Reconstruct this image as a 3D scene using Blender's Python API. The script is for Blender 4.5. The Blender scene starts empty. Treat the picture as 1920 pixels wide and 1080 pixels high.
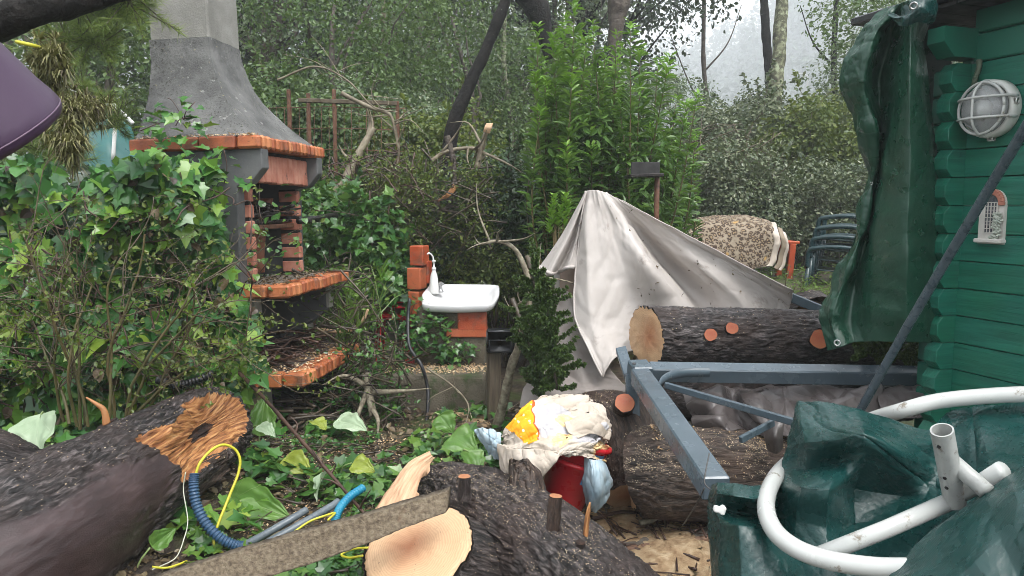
import bpy, math, random
import numpy as np
from mathutils import Vector, Matrix

random.seed(7)
RNG = np.random.default_rng(11)
SC = bpy.context.scene
COL = SC.collection
PI = math.pi

# ------------------------------------------------------------------ camera
FPX, CX, CY = 1430.0, 960.0, 540.0
CAMZ = 1.6
PITCH = math.atan((540 - 385) / FPX)
cam_d = bpy.data.cameras.new('camera')
cam = bpy.data.objects.new('camera', cam_d)
COL.objects.link(cam)
cam_d.sensor_width = 36.0
cam_d.lens = FPX / 1920 * 36.0
cam_d.clip_start = 0.05
cam_d.clip_end = 2000
cam.location = (0, 0, CAMZ)
cam.rotation_euler = (PI / 2 - PITCH, 0, 0)
SC.camera = cam

# ------------------------------------------------------------------ sky, sun, exposure (rainy overcast day)
SUN_EL, SUN_ROT = 58.0, 150.0
wd = bpy.data.worlds.new('World')
SC.world = wd
wd.use_nodes = True
wn = wd.node_tree
bgn = wn.nodes['Background']
sky = wn.nodes.new('ShaderNodeTexSky')
sky.sky_type = 'NISHITA'
sky.sun_disc = False
sky.sun_elevation = math.radians(SUN_EL)
sky.sun_rotation = math.radians(SUN_ROT)
sky.air_density = 1.0
sky.dust_density = 4.0
hs = wn.nodes.new('ShaderNodeHueSaturation')
hs.inputs['Saturation'].default_value = 0.12
wn.links.new(sky.outputs[0], hs.inputs['Color'])
wn.links.new(hs.outputs[0], bgn.inputs['Color'])
bgn.inputs['Strength'].default_value = 0.15

sd = bpy.data.lights.new('sun', 'SUN')
sd.energy = 1.1
sd.angle = math.radians(25)
sd.color = (1.0, 0.97, 0.93)
sun = bpy.data.objects.new('sun', sd)
COL.objects.link(sun)
el, ro = math.radians(SUN_EL), math.radians(SUN_ROT)
sdir = Vector((math.sin(ro) * math.cos(el), math.cos(ro) * math.cos(el), math.sin(el)))
sun.rotation_euler = (-sdir).to_track_quat('-Z', 'Y').to_euler()

SC.view_settings.view_transform = 'Standard'
SC.view_settings.look = 'None'
SC.view_settings.gamma = 1.0
SC.view_settings.use_curve_mapping = False
SC.view_settings.exposure = 1.72
SC.render.engine = 'CYCLES'
SC.cycles.use_denoising = True
SC.cycles.filter_width = 0.85
SC.cycles.max_bounces = 6
SC.cycles.diffuse_bounces = 3
SC.cycles.glossy_bounces = 3
SC.cycles.transmission_bounces = 4
SC.cycles.volume_bounces = 2
SC.cycles.transparent_max_bounces = 6
SC.cycles.sample_clamp_indirect = 6.0

# ------------------------------------------------------------------ helpers
SP, CP = math.sin(PITCH), math.cos(PITCH)


def at(u, v, d):
    """world point at forward distance d seen at the 1920x1080 position u, v"""
    a, b = (u - CX) / FPX, (CY - v) / FPX
    y = CP + b * SP
    z = -SP + b * CP
    k = d / y
    return Vector((a * k, d, CAMZ + z * k))


def proj(P):
    """picture place of world points, the inverse of at()"""
    P = np.asarray(P, float) - np.array([0, 0, CAMZ])
    f = P[..., 1] * CP - P[..., 2] * SP
    b = (P[..., 1] * SP + P[..., 2] * CP) / f
    return CX + FPX * P[..., 0] / f, CY - FPX * b


def px(n, d):
    return n * d / FPX


def lp(t, k0, k1):
    return k0 + (k1 - k0) * t


# ---- noise
def _hash(ix, iy, iz, seed):
    n = (ix * 374761393 + iy * 668265263 + iz * 1440662683 + seed * 1013904223) & 0xffffffff
    n = ((n ^ (n >> 13)) * 1274126177) & 0xffffffff
    n = ((n ^ (n >> 16)) * 2246822519) & 0xffffffff
    return (n ^ (n >> 15)) / 4294967295.0


def vnoise(p, seed=0):
    p = np.asarray(p, float)
    i = np.floor(p).astype(np.int64)
    f = p - i
    f = f * f * f * (f * (f * 6 - 15) + 10)
    out = 0
    for dx in (0, 1):
        wx = f[:, 0] if dx else 1 - f[:, 0]
        for dy in (0, 1):
            wy = f[:, 1] if dy else 1 - f[:, 1]
            for dz in (0, 1):
                wz = f[:, 2] if dz else 1 - f[:, 2]
                out = out + wx * wy * wz * _hash(i[:, 0] + dx, i[:, 1] + dy, i[:, 2] + dz, seed)
    return out * 2 - 1


def fbm(p, octv=4, seed=0, gain=.5):
    p = np.asarray(p, float)
    a, s, t = 1.0, 0, 0
    for k in range(octv):
        s = s + a * vnoise(p * (2.03 ** k) + k * 7.7, seed + k)
        t += a
        a *= gain
    return s / t


def ridged(p, octv=4, seed=0, gain=.5):
    p = np.asarray(p, float)
    a, s, t = 1.0, 0, 0
    for k in range(octv):
        s = s + a * (1 - np.abs(vnoise(p * (2.03 ** k) + k * 3.1, seed + k)) * 2)
        t += a
        a *= gain
    return s / t


# ---- mesh collector
class MB:
    def __init__(self):
        self.v, self.f3, self.f4, self.fn, self.n = [], [], [], [], 0
        self.tc = []
        self.has_tc = False

    def add(self, V, F, tc=None):
        V = np.asarray(V, float).reshape(-1, 3)
        o = self.n
        self.v.append(V)
        self.n += len(V)
        if tc is not None:
            self.has_tc = True
            self.tc.append(np.asarray(tc, float).reshape(-1, 3))
        else:
            self.tc.append(V)
        if isinstance(F, np.ndarray):
            if len(F):
                (self.f3 if F.shape[1] == 3 else self.f4).append(F + o)
        else:
            for f in F:
                if len(f) == 3:
                    self.f3.append(np.array([f]) + o)
                elif len(f) == 4:
                    self.f4.append(np.array([f]) + o)
                else:
                    self.fn.append([i + o for i in f])
        return o

    def box(self, c, s, rot=None, bev=0.0):
        """box, centre c, full sizes s, optional 3x3 rotation, small bevel on every edge"""
        hx, hy, hz = s[0] / 2, s[1] / 2, s[2] / 2
        R = Matrix.Identity(3) if rot is None else rot
        c = Vector(c)
        if bev <= 0:
            P = [(-hx, -hy, -hz), (hx, -hy, -hz), (hx, hy, -hz), (-hx, hy, -hz), (-hx, -hy, hz), (hx, -hy, hz), (hx, hy, hz), (-hx, hy, hz)]
            F = [(0, 3, 2, 1), (4, 5, 6, 7), (0, 1, 5, 4), (1, 2, 6, 5), (2, 3, 7, 6), (3, 0, 4, 7)]
            self.add([R @ Vector(p) + c for p in P], F)
            return
        b = min(bev, hx * .9, hy * .9, hz * .9)
        P, idx = [], {}
        for sx in (-1, 1):
            for sy in (-1, 1):
                for sz in (-1, 1):
                    idx[(sx, sy, sz, 0)] = len(P); P.append((sx * hx, sy * (hy - b), sz * (hz - b)))
                    idx[(sx, sy, sz, 1)] = len(P); P.append((sx * (hx - b), sy * hy, sz * (hz - b)))
                    idx[(sx, sy, sz, 2)] = len(P); P.append((sx * (hx - b), sy * (hy - b), sz * hz))
        F = []
        for s_ in (-1, 1):
            q = [idx[(s_, -1, -1, 0)], idx[(s_, 1, -1, 0)], idx[(s_, 1, 1, 0)], idx[(s_, -1, 1, 0)]]
            F.append(tuple(q if s_ > 0 else q[::-1]))
            q = [idx[(-1, s_, -1, 1)], idx[(-1, s_, 1, 1)], idx[(1, s_, 1, 1)], idx[(1, s_, -1, 1)]]
            F.append(tuple(q if s_ > 0 else q[::-1]))
            q = [idx[(-1, -1, s_, 2)], idx[(1, -1, s_, 2)], idx[(1, 1, s_, 2)], idx[(-1, 1, s_, 2)]]
            F.append(tuple(q if s_ > 0 else q[::-1]))
        for a in (-1, 1):
            for b2 in (-1, 1):
                q = [idx[(a, b2, -1, 0)], idx[(a, b2, -1, 1)], idx[(a, b2, 1, 1)], idx[(a, b2, 1, 0)]]
                F.append(tuple(q if a * b2 < 0 else q[::-1]))
                q = [idx[(a, -1, b2, 0)], idx[(a, -1, b2, 2)], idx[(a, 1, b2, 2)], idx[(a, 1, b2, 0)]]
                F.append(tuple(q if a * b2 > 0 else q[::-1]))
                q = [idx[(-1, a, b2, 1)], idx[(-1, a, b2, 2)], idx[(1, a, b2, 2)], idx[(1, a, b2, 1)]]
                F.append(tuple(q if a * b2 < 0 else q[::-1]))
        for sx in (-1, 1):
            for sy in (-1, 1):
                for sz in (-1, 1):
                    q = [idx[(sx, sy, sz, k)] for k in range(3)]
                    F.append(tuple(q if sx * sy * sz > 0 else q[::-1]))
        self.add([R @ Vector(p) + c for p in P], F)

    def beam(self, a, b, w, h, up=(0, 0, 1), bev=0.0):
        """rectangular bar from a to b, w across, h along up"""
        a, b = Vector(a), Vector(b)
        t = (b - a)
        ln = t.length
        t.normalize()
        u = Vector(up)
        s = t.cross(u).normalized()
        u = s.cross(t).normalized()
        R = Matrix((t, s, u)).transposed()
        self.box((a + b) / 2, (ln, w, h), R, bev)

    def tube(self, pts, r, n=10, caps=True, tc=False):
        P = np.array([tuple(p) for p in pts], float)
        m = len(P)
        rr = np.full(m, r, float) if np.isscalar(r) else np.asarray(r, float)
        T = np.gradient(P, axis=0)
        T /= np.linalg.norm(T, axis=1, keepdims=True) + 1e-12
        u = np.array([0, 0, 1.0]) if abs(T[0, 2]) < .9 else np.array([1.0, 0, 0])
        ang = np.arange(n) * 2 * PI / n
        V = np.zeros((m, n, 3))
        TC = np.zeros((m, n, 3))
        s = 0
        for i in range(m):
            u = u - T[i] * (u @ T[i])
            u /= np.linalg.norm(u) + 1e-12
            w = np.cross(T[i], u)
            V[i] = P[i] + rr[i] * (np.cos(ang)[:, None] * u + np.sin(ang)[:, None] * w)
            if i:
                s += np.linalg.norm(P[i] - P[i - 1])
            TC[i, :, 0] = s
            TC[i, :, 1] = np.cos(ang) * rr[i]
            TC[i, :, 2] = np.sin(ang) * rr[i]
        i0 = np.arange(m - 1)[:, None] * n + np.arange(n)[None]
        i1 = np.arange(m - 1)[:, None] * n + (np.arange(n)[None] + 1) % n
        F = np.stack([i0, i1, i1 + n, i0 + n], -1).reshape(-1, 4)
        o = self.add(V, F, TC if tc else None)
        if caps:
            self.fn.append([o + k for k in range(n)][::-1])
            self.fn.append([o + (m - 1) * n + k for k in range(n)])

    def lathe(self, prof, c, n=32, R=None, closed=False):
        """profile of (r, z) pairs turned about local z at c"""
        R = Matrix.Identity(3) if R is None else R
        c = Vector(c)
        V = []
        for r, z in prof:
            for k in range(n):
                a = 2 * PI * k / n
                V.append(R @ Vector((r * math.cos(a), r * math.sin(a), z)) + c)
        F = []
        for i in range(len(prof) - 1):
            for k in range(n):
                F.append((i * n + k, i * n + (k + 1) % n, (i + 1) * n + (k + 1) % n, (i + 1) * n + k))
        if prof[0][0] > 1e-4 and not closed:
            F.append(tuple(range(n))[::-1])
        if prof[-1][0] > 1e-4 and not closed:
            F.append(tuple(range((len(prof) - 1) * n, len(prof) * n)))
        self.add([tuple(v) for v in V], F)

    def prism(self, poly, a, b, fn):
        """closed polygon extruded from a to b; fn(p, q, t) gives the point"""
        n = len(poly)
        V = [fn(p, q, a) for p, q in poly] + [fn(p, q, b) for p, q in poly]
        F = [tuple(range(n))[::-1], tuple(range(n, 2 * n))]
        F += [(i, (i + 1) % n, n + (i + 1) % n, n + i) for i in range(n)]
        self.add([tuple(v) for v in V], F)

    def grid(self, G, tc=None, flip=False):
        """G: rows x cols x 3"""
        r, c = G.shape[:2]
        i = (np.arange(r - 1)[:, None] * c + np.arange(c - 1)[None])
        F = np.stack([i, i + 1, i + c + 1, i + c], -1).reshape(-1, 4)
        if flip:
            F = F[:, ::-1]
        self.add(G.reshape(-1, 3), F, None if tc is None else tc.reshape(-1, 3))

    def build(self, name, m, parent=None, smooth=True, weld=False):
        V = np.concatenate(self.v) if self.v else np.zeros((0, 3))
        f3 = np.concatenate(self.f3) if self.f3 else np.zeros((0, 3), int)
        f4 = np.concatenate(self.f4) if self.f4 else np.zeros((0, 4), int)
        me = bpy.data.meshes.new(name)
        me.vertices.add(len(V))
        me.vertices.foreach_set('co', V.astype(np.float32).ravel())
        loops = [f3.ravel(), f4.ravel()] + [np.array(f) for f in self.fn]
        sizes = np.concatenate([np.full(len(f3), 3), np.full(len(f4), 4), np.array([len(f) for f in self.fn], int)]).astype(np.int32)
        lv = np.concatenate(loops).astype(np.int32)
        me.loops.add(len(lv))
        me.loops.foreach_set('vertex_index', lv)
        me.polygons.add(len(sizes))
        st = np.concatenate([[0], np.cumsum(sizes)[:-1]]).astype(np.int32)
        me.polygons.foreach_set('loop_start', st)
        me.polygons.foreach_set('use_smooth', np.full(len(sizes), bool(smooth)))
        if self.has_tc:
            at_ = me.attributes.new('tc', 'FLOAT_VECTOR', 'POINT')
            at_.data.foreach_set('vector', np.concatenate(self.tc).astype(np.float32).ravel())
        me.materials.append(m)
        me.update(calc_edges=True)
        me.validate()
        if smooth == 'angle':
            me.shade_smooth() if hasattr(me, 'shade_smooth') else None
            try:
                me.set_sharp_from_angle(angle=math.radians(38))
            except Exception:
                pass
        o = bpy.data.objects.new(name, me)
        COL.objects.link(o)
        if parent is not None:
            o.parent = parent
            loc = parent.get('_base')
            if loc is not None:
                o.matrix_parent_inverse = Matrix.Translation(-Vector(loc))
        return o


def tag(o, label=None, cat=None, group=None, kind=None):
    if label: o['label'] = label
    if cat: o['category'] = cat
    if group: o['group'] = group
    if kind: o['kind'] = kind
    return o


def thing(name, loc, label, cat, group=None):
    o = bpy.data.objects.new(name, None)
    COL.objects.link(o)
    o.empty_display_size = .05
    o.location = loc
    o['_base'] = tuple(loc)
    return tag(o, label, cat, group)


def copy_thing(root, loc, label=None, group=None, rotz=0.0, scale=None):
    r = root.copy()
    COL.objects.link(r)
    r.location = loc
    r.rotation_euler = (0, 0, rotz)
    if scale is not None:
        r.scale = scale if hasattr(scale, '__len__') else (scale,) * 3
    if label: r['label'] = label
    if group: r['group'] = group
    for ch in list(root.children):
        c = ch.copy(); COL.objects.link(c); c.parent = r
        c.matrix_parent_inverse = ch.matrix_parent_inverse.copy()
        for g in list(ch.children):
            d = g.copy(); COL.objects.link(d); d.parent = c
    return r


def solid(o, t, off=0.0):
    md = o.modifiers.new('thick', 'SOLIDIFY')
    md.thickness = t
    md.offset = off
    return o


def spline(pts, n, closed=False):
    """Catmull-Rom through the points, n samples"""
    P = np.array([tuple(p) for p in pts], float)
    m = len(P)
    t = np.linspace(0, m - 1, n)
    i = np.clip(np.floor(t).astype(int), 0, m - 2)
    f = (t - i)[:, None]
    def g(k):
        k2 = np.clip(k, 0, m - 1)
        out = P[k2].copy()
        lo, hi = k < 0, k > m - 1
        out[lo] = 2 * P[0] - P[1]
        out[hi] = 2 * P[-1] - P[-2]
        return out
    p0, p1, p2, p3 = g(i - 1), g(i), g(i + 1), g(i + 2)
    return .5 * (2 * p1 + (p2 - p0) * f + (2 * p0 - 5 * p1 + 4 * p2 - p3) * f ** 2 + (3 * p1 - p0 - 3 * p2 + p3) * f ** 3)


def patch(ctrl, nr, nc, tens=1.0):
    """smooth sheet through rows of control points; tens < 1 keeps the creases at the control lines"""
    A = np.array([[tuple(p) for p in row] for row in ctrl], float)
    R, C = A.shape[:2]
    def both(n, arr):
        s = spline(arr, n)
        m = len(arr)
        t = np.linspace(0, m - 1, n)
        l = np.stack([np.interp(t, np.arange(m), np.array(arr)[:, k]) for k in range(arr.shape[1])], 1)
        return s * tens + l * (1 - tens)
    B = both(nc, A.transpose(1, 0, 2).reshape(C, -1)).reshape(nc, R, 3).transpose(1, 0, 2)
    D = both(nr, B.reshape(R, -1)).reshape(nr, nc, 3)
    return D


def normals(G):
    du = np.gradient(G, axis=1)
    dv = np.gradient(G, axis=0)
    n = np.cross(du, dv)
    return n / (np.linalg.norm(n, axis=2, keepdims=True) + 1e-12)


def ell(G):
    """metres along rows and columns of a sheet, as texture coordinates"""
    du = np.linalg.norm(np.diff(G, axis=1, prepend=G[:, :1]), axis=2).cumsum(1)
    dv = np.linalg.norm(np.diff(G, axis=0, prepend=G[:1]), axis=2).cumsum(0)
    return np.stack([du.mean(0)[None].repeat(G.shape[0], 0), dv.mean(1)[:, None].repeat(G.shape[1], 1), du * 0], -1)


def crumple(G, amp, scale, seed=0, soft=.5, edge=0):
    """fold a sheet: sharp creases in several directions plus soft swells"""
    n = normals(G)
    e = ell(G)
    p = e.reshape(-1, 3) * scale
    rg = np.random.default_rng(seed)
    w = np.stack([fbm(p * .5 + 9, 2, seed + 5), fbm(p * .5 + 31, 2, seed + 6), p[:, 0] * 0], 1)
    q = p + w * 1.1
    h = 0
    for k in range(5):
        a = rg.uniform(0, PI)
        s = (q[:, 0] * math.cos(a) + q[:, 1] * math.sin(a)) * rg.uniform(.5, 1.4) + rg.uniform(0, 9)
        tri = np.abs((s % 2) - 1)
        msk = np.clip(fbm(p * .6 + k * 13, 2, seed + 20 + k) * 1.6 + .4, 0, 1)
        h = h + (tri - .5) * msk
    h = h / 2.2 + soft * fbm(p * .7, 3, seed + 50)
    h = h.reshape(G.shape[:2])
    return G + n * (amp * h)[..., None]


def drape(G, ang, wave, amp, seed=0, stretch=5.0, var=.6):
    """long soft folds running along one direction of the sheet"""
    n = normals(G)
    e = ell(G).reshape(-1, 3)
    a = e[:, 0] * math.cos(ang) + e[:, 1] * math.sin(ang)
    b = -e[:, 0] * math.sin(ang) + e[:, 1] * math.cos(ang)
    w = fbm(np.stack([a / wave * .3, b / wave * .4, a * 0], 1), 2, seed + 3) * var
    h = ridged(np.stack([a / wave / stretch, b / wave + w * 1.4, a * 0 + seed], 1), 3, seed, .45)
    return G + n * (amp * h).reshape(G.shape[:2])[..., None]


def wrinkle(G, wave, amp, seed=0, sharp=3.0, stretch=1.6):
    """thin sharp raised creases of crumpled plastic sheet"""
    n = normals(G)
    e = ell(G).reshape(-1, 3)
    rg = np.random.default_rng(seed)
    h = 0
    for k in range(3):
        a = rg.uniform(0, PI)
        p = np.stack([(e[:, 0] * math.cos(a) + e[:, 1] * math.sin(a)) / wave / stretch, (-e[:, 0] * math.sin(a) + e[:, 1] * math.cos(a)) / wave, e[:, 0] * 0 + k * 5], 1)
        w = fbm(p * .7 + 3, 2, seed + k)[:, None] * .5
        r = (1 - np.abs(vnoise(p + w, seed + 30 + k))) ** sharp
        h = h + r * np.clip(.5 + 1.2 * vnoise(p * .35, seed + 60 + k), 0, 1)
    return G + n * (amp * (h - .6)).reshape(G.shape[:2])[..., None]


def facet(G, cell, amp, seed=0, ang=0.0, stretch=1.0, warp=.35):
    """crumpled sheet: flat facets meeting at sharp creases (random heights on a warped triangle net)"""
    n = normals(G)
    e = ell(G).reshape(-1, 3)
    a = e[:, 0] * math.cos(ang) + e[:, 1] * math.sin(ang)
    b = -e[:, 0] * math.sin(ang) + e[:, 1] * math.cos(ang)
    p = np.stack([a / cell / stretch, b / cell], 1)
    z = np.zeros(len(p))
    q3 = np.stack([p[:, 0] * .55, p[:, 1] * .55, z + seed], 1)
    p = p + warp * 1.8 * np.stack([vnoise(q3, seed + 1), vnoise(q3, seed + 2)], 1)
    s = (p[:, 0] + p[:, 1]) * .366025
    i = np.floor(p + s[:, None]).astype(np.int64)
    t = (i[:, 0] + i[:, 1]) * .211325
    d0 = p - (i - t[:, None])
    up = d0[:, 0] > d0[:, 1]
    i1 = np.where(up[:, None], [1, 0], [0, 1])
    # barycentric weights inside the skewed triangle
    x, y = d0[:, 0] + (d0[:, 0] + d0[:, 1]) * .366025, d0[:, 1] + (d0[:, 0] + d0[:, 1]) * .366025
    hi, lo = np.maximum(x, y), np.minimum(x, y)
    w0, w1, w2 = 1 - hi, hi - lo, lo
    zz = np.zeros(len(p), np.int64)
    H = lambda j: _hash(j[:, 0], j[:, 1], zz, seed + 7) * 2 - 1
    h = w0 * H(i) + w1 * H(i + i1) + w2 * H(i + 1)
    return G + n * (amp * h).reshape(G.shape[:2])[..., None]


def frame_from(n, d):
    n = n / (np.linalg.norm(n, axis=1, keepdims=True) + 1e-9)
    d = d - n * (n * d).sum(1, keepdims=True)
    d = d / (np.linalg.norm(d, axis=1, keepdims=True) + 1e-9)
    return np.cross(d, n), d, n


# leaf outlines: x across, y from stalk to tip, z fold
def _tpl(v, f):
    return np.array(v, float), np.array(f, int)


T_DIA = _tpl([(0, 0, 0), (.3, .5, .08), (0, 1, -.05), (-.3, .5, .08)], [(0, 1, 2), (0, 2, 3)])
T_OVAL = _tpl([(0, 0, 0), (.24, .25, .07), (.3, .6, .07), (0, 1, -.08), (-.3, .6, .07), (-.24, .25, .07)],
              [(0, 1, 2), (0, 2, 3), (0, 3, 4), (0, 4, 5)])
T_LANCE = _tpl([(0, 0, 0), (.13, .3, .05), (.12, .65, .05), (0, 1, -.1), (-.12, .65, .05), (-.13, .3, .05)],
               [(0, 1, 2), (0, 2, 3), (0, 3, 4), (0, 4, 5)])
T_BROAD = _tpl([(0, 0, 0), (.13, .3, .05), (.17, .62, .05), (0, 1, -.1), (-.17, .62, .05), (-.13, .3, .05)],
                [(0, 1, 2), (0, 2, 3), (0, 3, 4), (0, 4, 5)])
T_NEEDLE = _tpl([(-.02, 0, 0), (.02, 0, 0), (0, 1, -.06)], [(0, 1, 2)])
_o = [(0, .02), (.17, -.13), (.42, -.06), (.34, .13), (.55, .4), (.26, .5), (.12, .8), (0, 1.02)]
_iv = [(0, .3, 0)] + [(x, y, .28 * abs(x) - .12 * y * y) for x, y in _o] + [(-x, y, .28 * abs(x) - .12 * y * y) for x, y in _o[-2:0:-1]]
T_IVY = _tpl(_iv, [(0, i, i % (len(_iv) - 1) + 1) for i in range(1, len(_iv))])
_o = [(0, 0), (.22, -.08), (.42, .1), (.46, .38), (.3, .7), (0, 1)]
_iv = [(0, .3, 0)] + [(x, y, .3 * x * x * 2 - .15 * y * y) for x, y in _o] + [(-x, y, .3 * x * x * 2 - .15 * y * y) for x, y in _o[-2:0:-1]]
T_HEART = _tpl(_iv, [(0, i, i % (len(_iv) - 1) + 1) for i in range(1, len(_iv))])


def leaves(mb, pos, nrm, dirs, size, tpl):
    """one leaf per row; all vectorised"""
    V, F = tpl
    pos, nrm, dirs = (np.asarray(a, float) for a in (pos, nrm, dirs))
    n = len(pos)
    if n == 0:
        return
    x, d, nn = frame_from(nrm, dirs)
    s = np.broadcast_to(np.asarray(size, float), (n,))[:, None, None]
    W = V[None, :, 0:1] * x[:, None] + V[None, :, 1:2] * d[:, None] + V[None, :, 2:3] * nn[:, None]
    W = pos[:, None] + W * s
    k = len(V)
    FF = (F[None] + (np.arange(n) * k)[:, None, None]).reshape(-1, F.shape[1])
    mb.add(W.reshape(-1, 3), FF)


def rdir(n, rg=None):
    rg = RNG if rg is None else rg
    v = rg.normal(size=(n, 3))
    return v / np.linalg.norm(v, axis=1, keepdims=True)


def clump_leaves(mb, centres, radii, per, size, tpl, rg, up=.5, droop=.2, squash=.8):
    """leaves in loose clumps, most of them near each clump's outside"""
    c = np.asarray(centres, float)
    k = len(c)
    idx = np.repeat(np.arange(k), per)
    n = len(idx)
    v = rdir(n, rg)
    rad = np.asarray(radii, float)[idx] * (rg.uniform(.25, 1, n) ** .5)
    pos = c[idx] + v * rad[:, None] * np.array([1, 1, squash])
    nr = v * .6 + rdir(n, rg) * .7 + np.array([0, 0, up])
    dr = v * .7 + rdir(n, rg) * .8 + np.array([0, 0, -droop])
    leaves(mb, pos, nr, dr, size * rg.uniform(.65, 1.25, n), tpl)


def gz(x, y):
    """ground height"""
    x = np.atleast_1d(np.asarray(x, float)); y = np.atleast_1d(np.asarray(y, float))
    p = np.stack([x, y, x * 0], 1)
    h = .07 + .05 * fbm(p * .9, 3, 3) + .022 * fbm(p * 5, 3, 8)
    h = h + .25 * np.exp(-((x + 2.4) ** 2 / 1.6 + (y - 3.6) ** 2 / 1.2))
    h = h - .10 * np.exp(-((x - .75) ** 2 / .3 + (y - 3.0) ** 2 / .2))
    q = np.clip((y - 5.6) / 3.4, 0, 1)
    h = h + .62 * q * q * (3 - 2 * q) * np.clip((x - .3) / 1.6, 0, 1)
    h = h + np.clip(y - 10, 0, 60) * .012
    return h


def gz1(x, y):
    return float(gz(x, y)[0])
# ------------------------------------------------------------------ materials
def newmat(name):
    m = bpy.data.materials.new(name)
    m.use_nodes = True
    nt = m.node_tree
    return m, nt, nt.nodes['Principled BSDF']


def nd(nt, t, **kw):
    n = nt.nodes.new(t)
    for k, v in kw.items():
        if k in n.inputs:
            n.inputs[k].default_value = v
        else:
            setattr(n, k, v)
    return n


def coords(nt, kind='obj', scale=(1, 1, 1)):
    if kind == 'tc':
        a = nd(nt, 'ShaderNodeAttribute', attribute_name='tc')
        o = a.outputs['Vector']
    else:
        a = nd(nt, 'ShaderNodeTexCoord')
        o = a.outputs['Object']
    mp = nd(nt, 'ShaderNodeMapping')
    mp.inputs['Scale'].default_value = scale
    nt.links.new(o, mp.inputs['Vector'])
    return mp.outputs[0]


def noise(nt, vec, scale, detail=4, rough=.55, dist=0.0):
    n = nd(nt, 'ShaderNodeTexNoise')
    n.inputs['Scale'].default_value = scale
    n.inputs['Detail'].default_value = detail
    n.inputs['Roughness'].default_value = rough
    n.inputs['Distortion'].default_value = dist
    nt.links.new(vec, n.inputs['Vector'])
    return n.outputs['Fac']


def ramp(nt, fac, stops, interp='LINEAR'):
    r = nd(nt, 'ShaderNodeValToRGB')
    cr = r.color_ramp
    cr.interpolation = interp
    while len(cr.elements) < len(stops):
        cr.elements.new(.5)
    for e, (p, c) in zip(cr.elements, stops):
        e.position = p
        e.color = (c, c, c, 1) if np.isscalar(c) else (*c, 1)
    nt.links.new(fac, r.inputs['Fac'])
    return r.outputs['Color']


def mixc(nt, fac, a, b, mode='MIX'):
    m = nd(nt, 'ShaderNodeMix', data_type='RGBA', blend_type=mode)
    for s, k in ((fac, 0), (a, 6), (b, 7)):
        if hasattr(s, 'is_output'):
            nt.links.new(s, m.inputs[k])
        elif np.isscalar(s):
            m.inputs[k].default_value = s
        else:
            m.inputs[k].default_value = (*s, 1)
    return m.outputs[2]


def math_(nt, op, a, b=0.0):
    m = nd(nt, 'ShaderNodeMath', operation=op)
    for s, k in ((a, 0), (b, 1)):
        if hasattr(s, 'is_output'):
            nt.links.new(s, m.inputs[k])
        else:
            m.inputs[k].default_value = s
    return m.outputs[0]


def bump(nt, b, h, strength=.5, dist=.01, prev=None):
    n = nd(nt, 'ShaderNodeBump')
    n.inputs['Strength'].default_value = strength
    n.inputs['Distance'].default_value = dist
    nt.links.new(h, n.inputs['Height'])
    if prev is not None:
        nt.links.new(prev, n.inputs['Normal'])
    nt.links.new(n.outputs[0], b.inputs['Normal'])
    return n.outputs[0]


def simple(name, cols, scale=3, rough=.6, rvar=.15, bscale=60, bstr=.3, bdist=.004, coord='obj', cs=(1, 1, 1), spec=.5, metal=0.0, stain=None, detail=5):
    """two to four tone noise colour, uneven gloss and fine bump; stain = (colour, scale, threshold)"""
    m, nt, b = newmat(name)
    v = coords(nt, coord, cs)
    n = noise(nt, v, scale, detail)
    k = len(cols)
    c = ramp(nt, n, [(.3 + .4 * i / max(1, k - 1), col) for i, col in enumerate(cols)])
    if stain:
        sn = noise(nt, v, stain[1], 6, .65)
        f = ramp(nt, sn, [(stain[2], 0.0), (stain[2] + .08, 1.0)])
        c = mixc(nt, f, c, stain[0])
    nt.links.new(c, b.inputs['Base Color'])
    rn = noise(nt, v, scale * 2.3, 4)
    r = nd(nt, 'ShaderNodeMapRange')
    r.inputs[1].default_value, r.inputs[2].default_value = .3, .7
    r.inputs[3].default_value, r.inputs[4].default_value = max(.03, rough - rvar), min(1, rough + rvar)
    nt.links.new(rn, r.inputs[0])
    nt.links.new(r.outputs[0], b.inputs['Roughness'])
    b.inputs['Specular IOR Level'].default_value = spec
    b.inputs['Metallic'].default_value = metal
    if bstr > 0:
        bump(nt, b, noise(nt, v, bscale, 5, .6), bstr, bdist)
    return m


def leafmat(name, cols, rough=.38, trans=.25, var=.9, spec=.5, patch_scale=.8):
    """per leaf colour variation, wet gloss, light through the blade"""
    m, nt, b = newmat(name)
    g = nd(nt, 'ShaderNodeNewGeometry')
    v = coords(nt)
    n = noise(nt, v, patch_scale, 2)
    mixf = math_(nt, 'ADD', math_(nt, 'MULTIPLY', g.outputs['Random Per Island'], .65), math_(nt, 'MULTIPLY', math_(nt, 'SUBTRACT', n, .25), .75))
    k = len(cols)
    c = ramp(nt, mixf, [(.08 + .84 * i / max(1, k - 1), col) for i, col in enumerate(cols)])
    nt.links.new(c, b.inputs['Base Color'])
    b.inputs['Roughness'].default_value = rough
    b.inputs['Specular IOR Level'].default_value = spec
    t = nd(nt, 'ShaderNodeBsdfTranslucent')
    tc = mixc(nt, .35, c, (.22, .32, .03))
    nt.links.new(tc, t.inputs['Color'])
    mx = nd(nt, 'ShaderNodeMixShader')
    mx.inputs[0].default_value = trans
    nt.links.new(b.outputs[0], mx.inputs[1])
    nt.links.new(t.outputs[0], mx.inputs[2])
    nt.links.new(mx.outputs[0], nt.nodes['Material Output'].inputs['Surface'])
    return m


MT = {}
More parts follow.
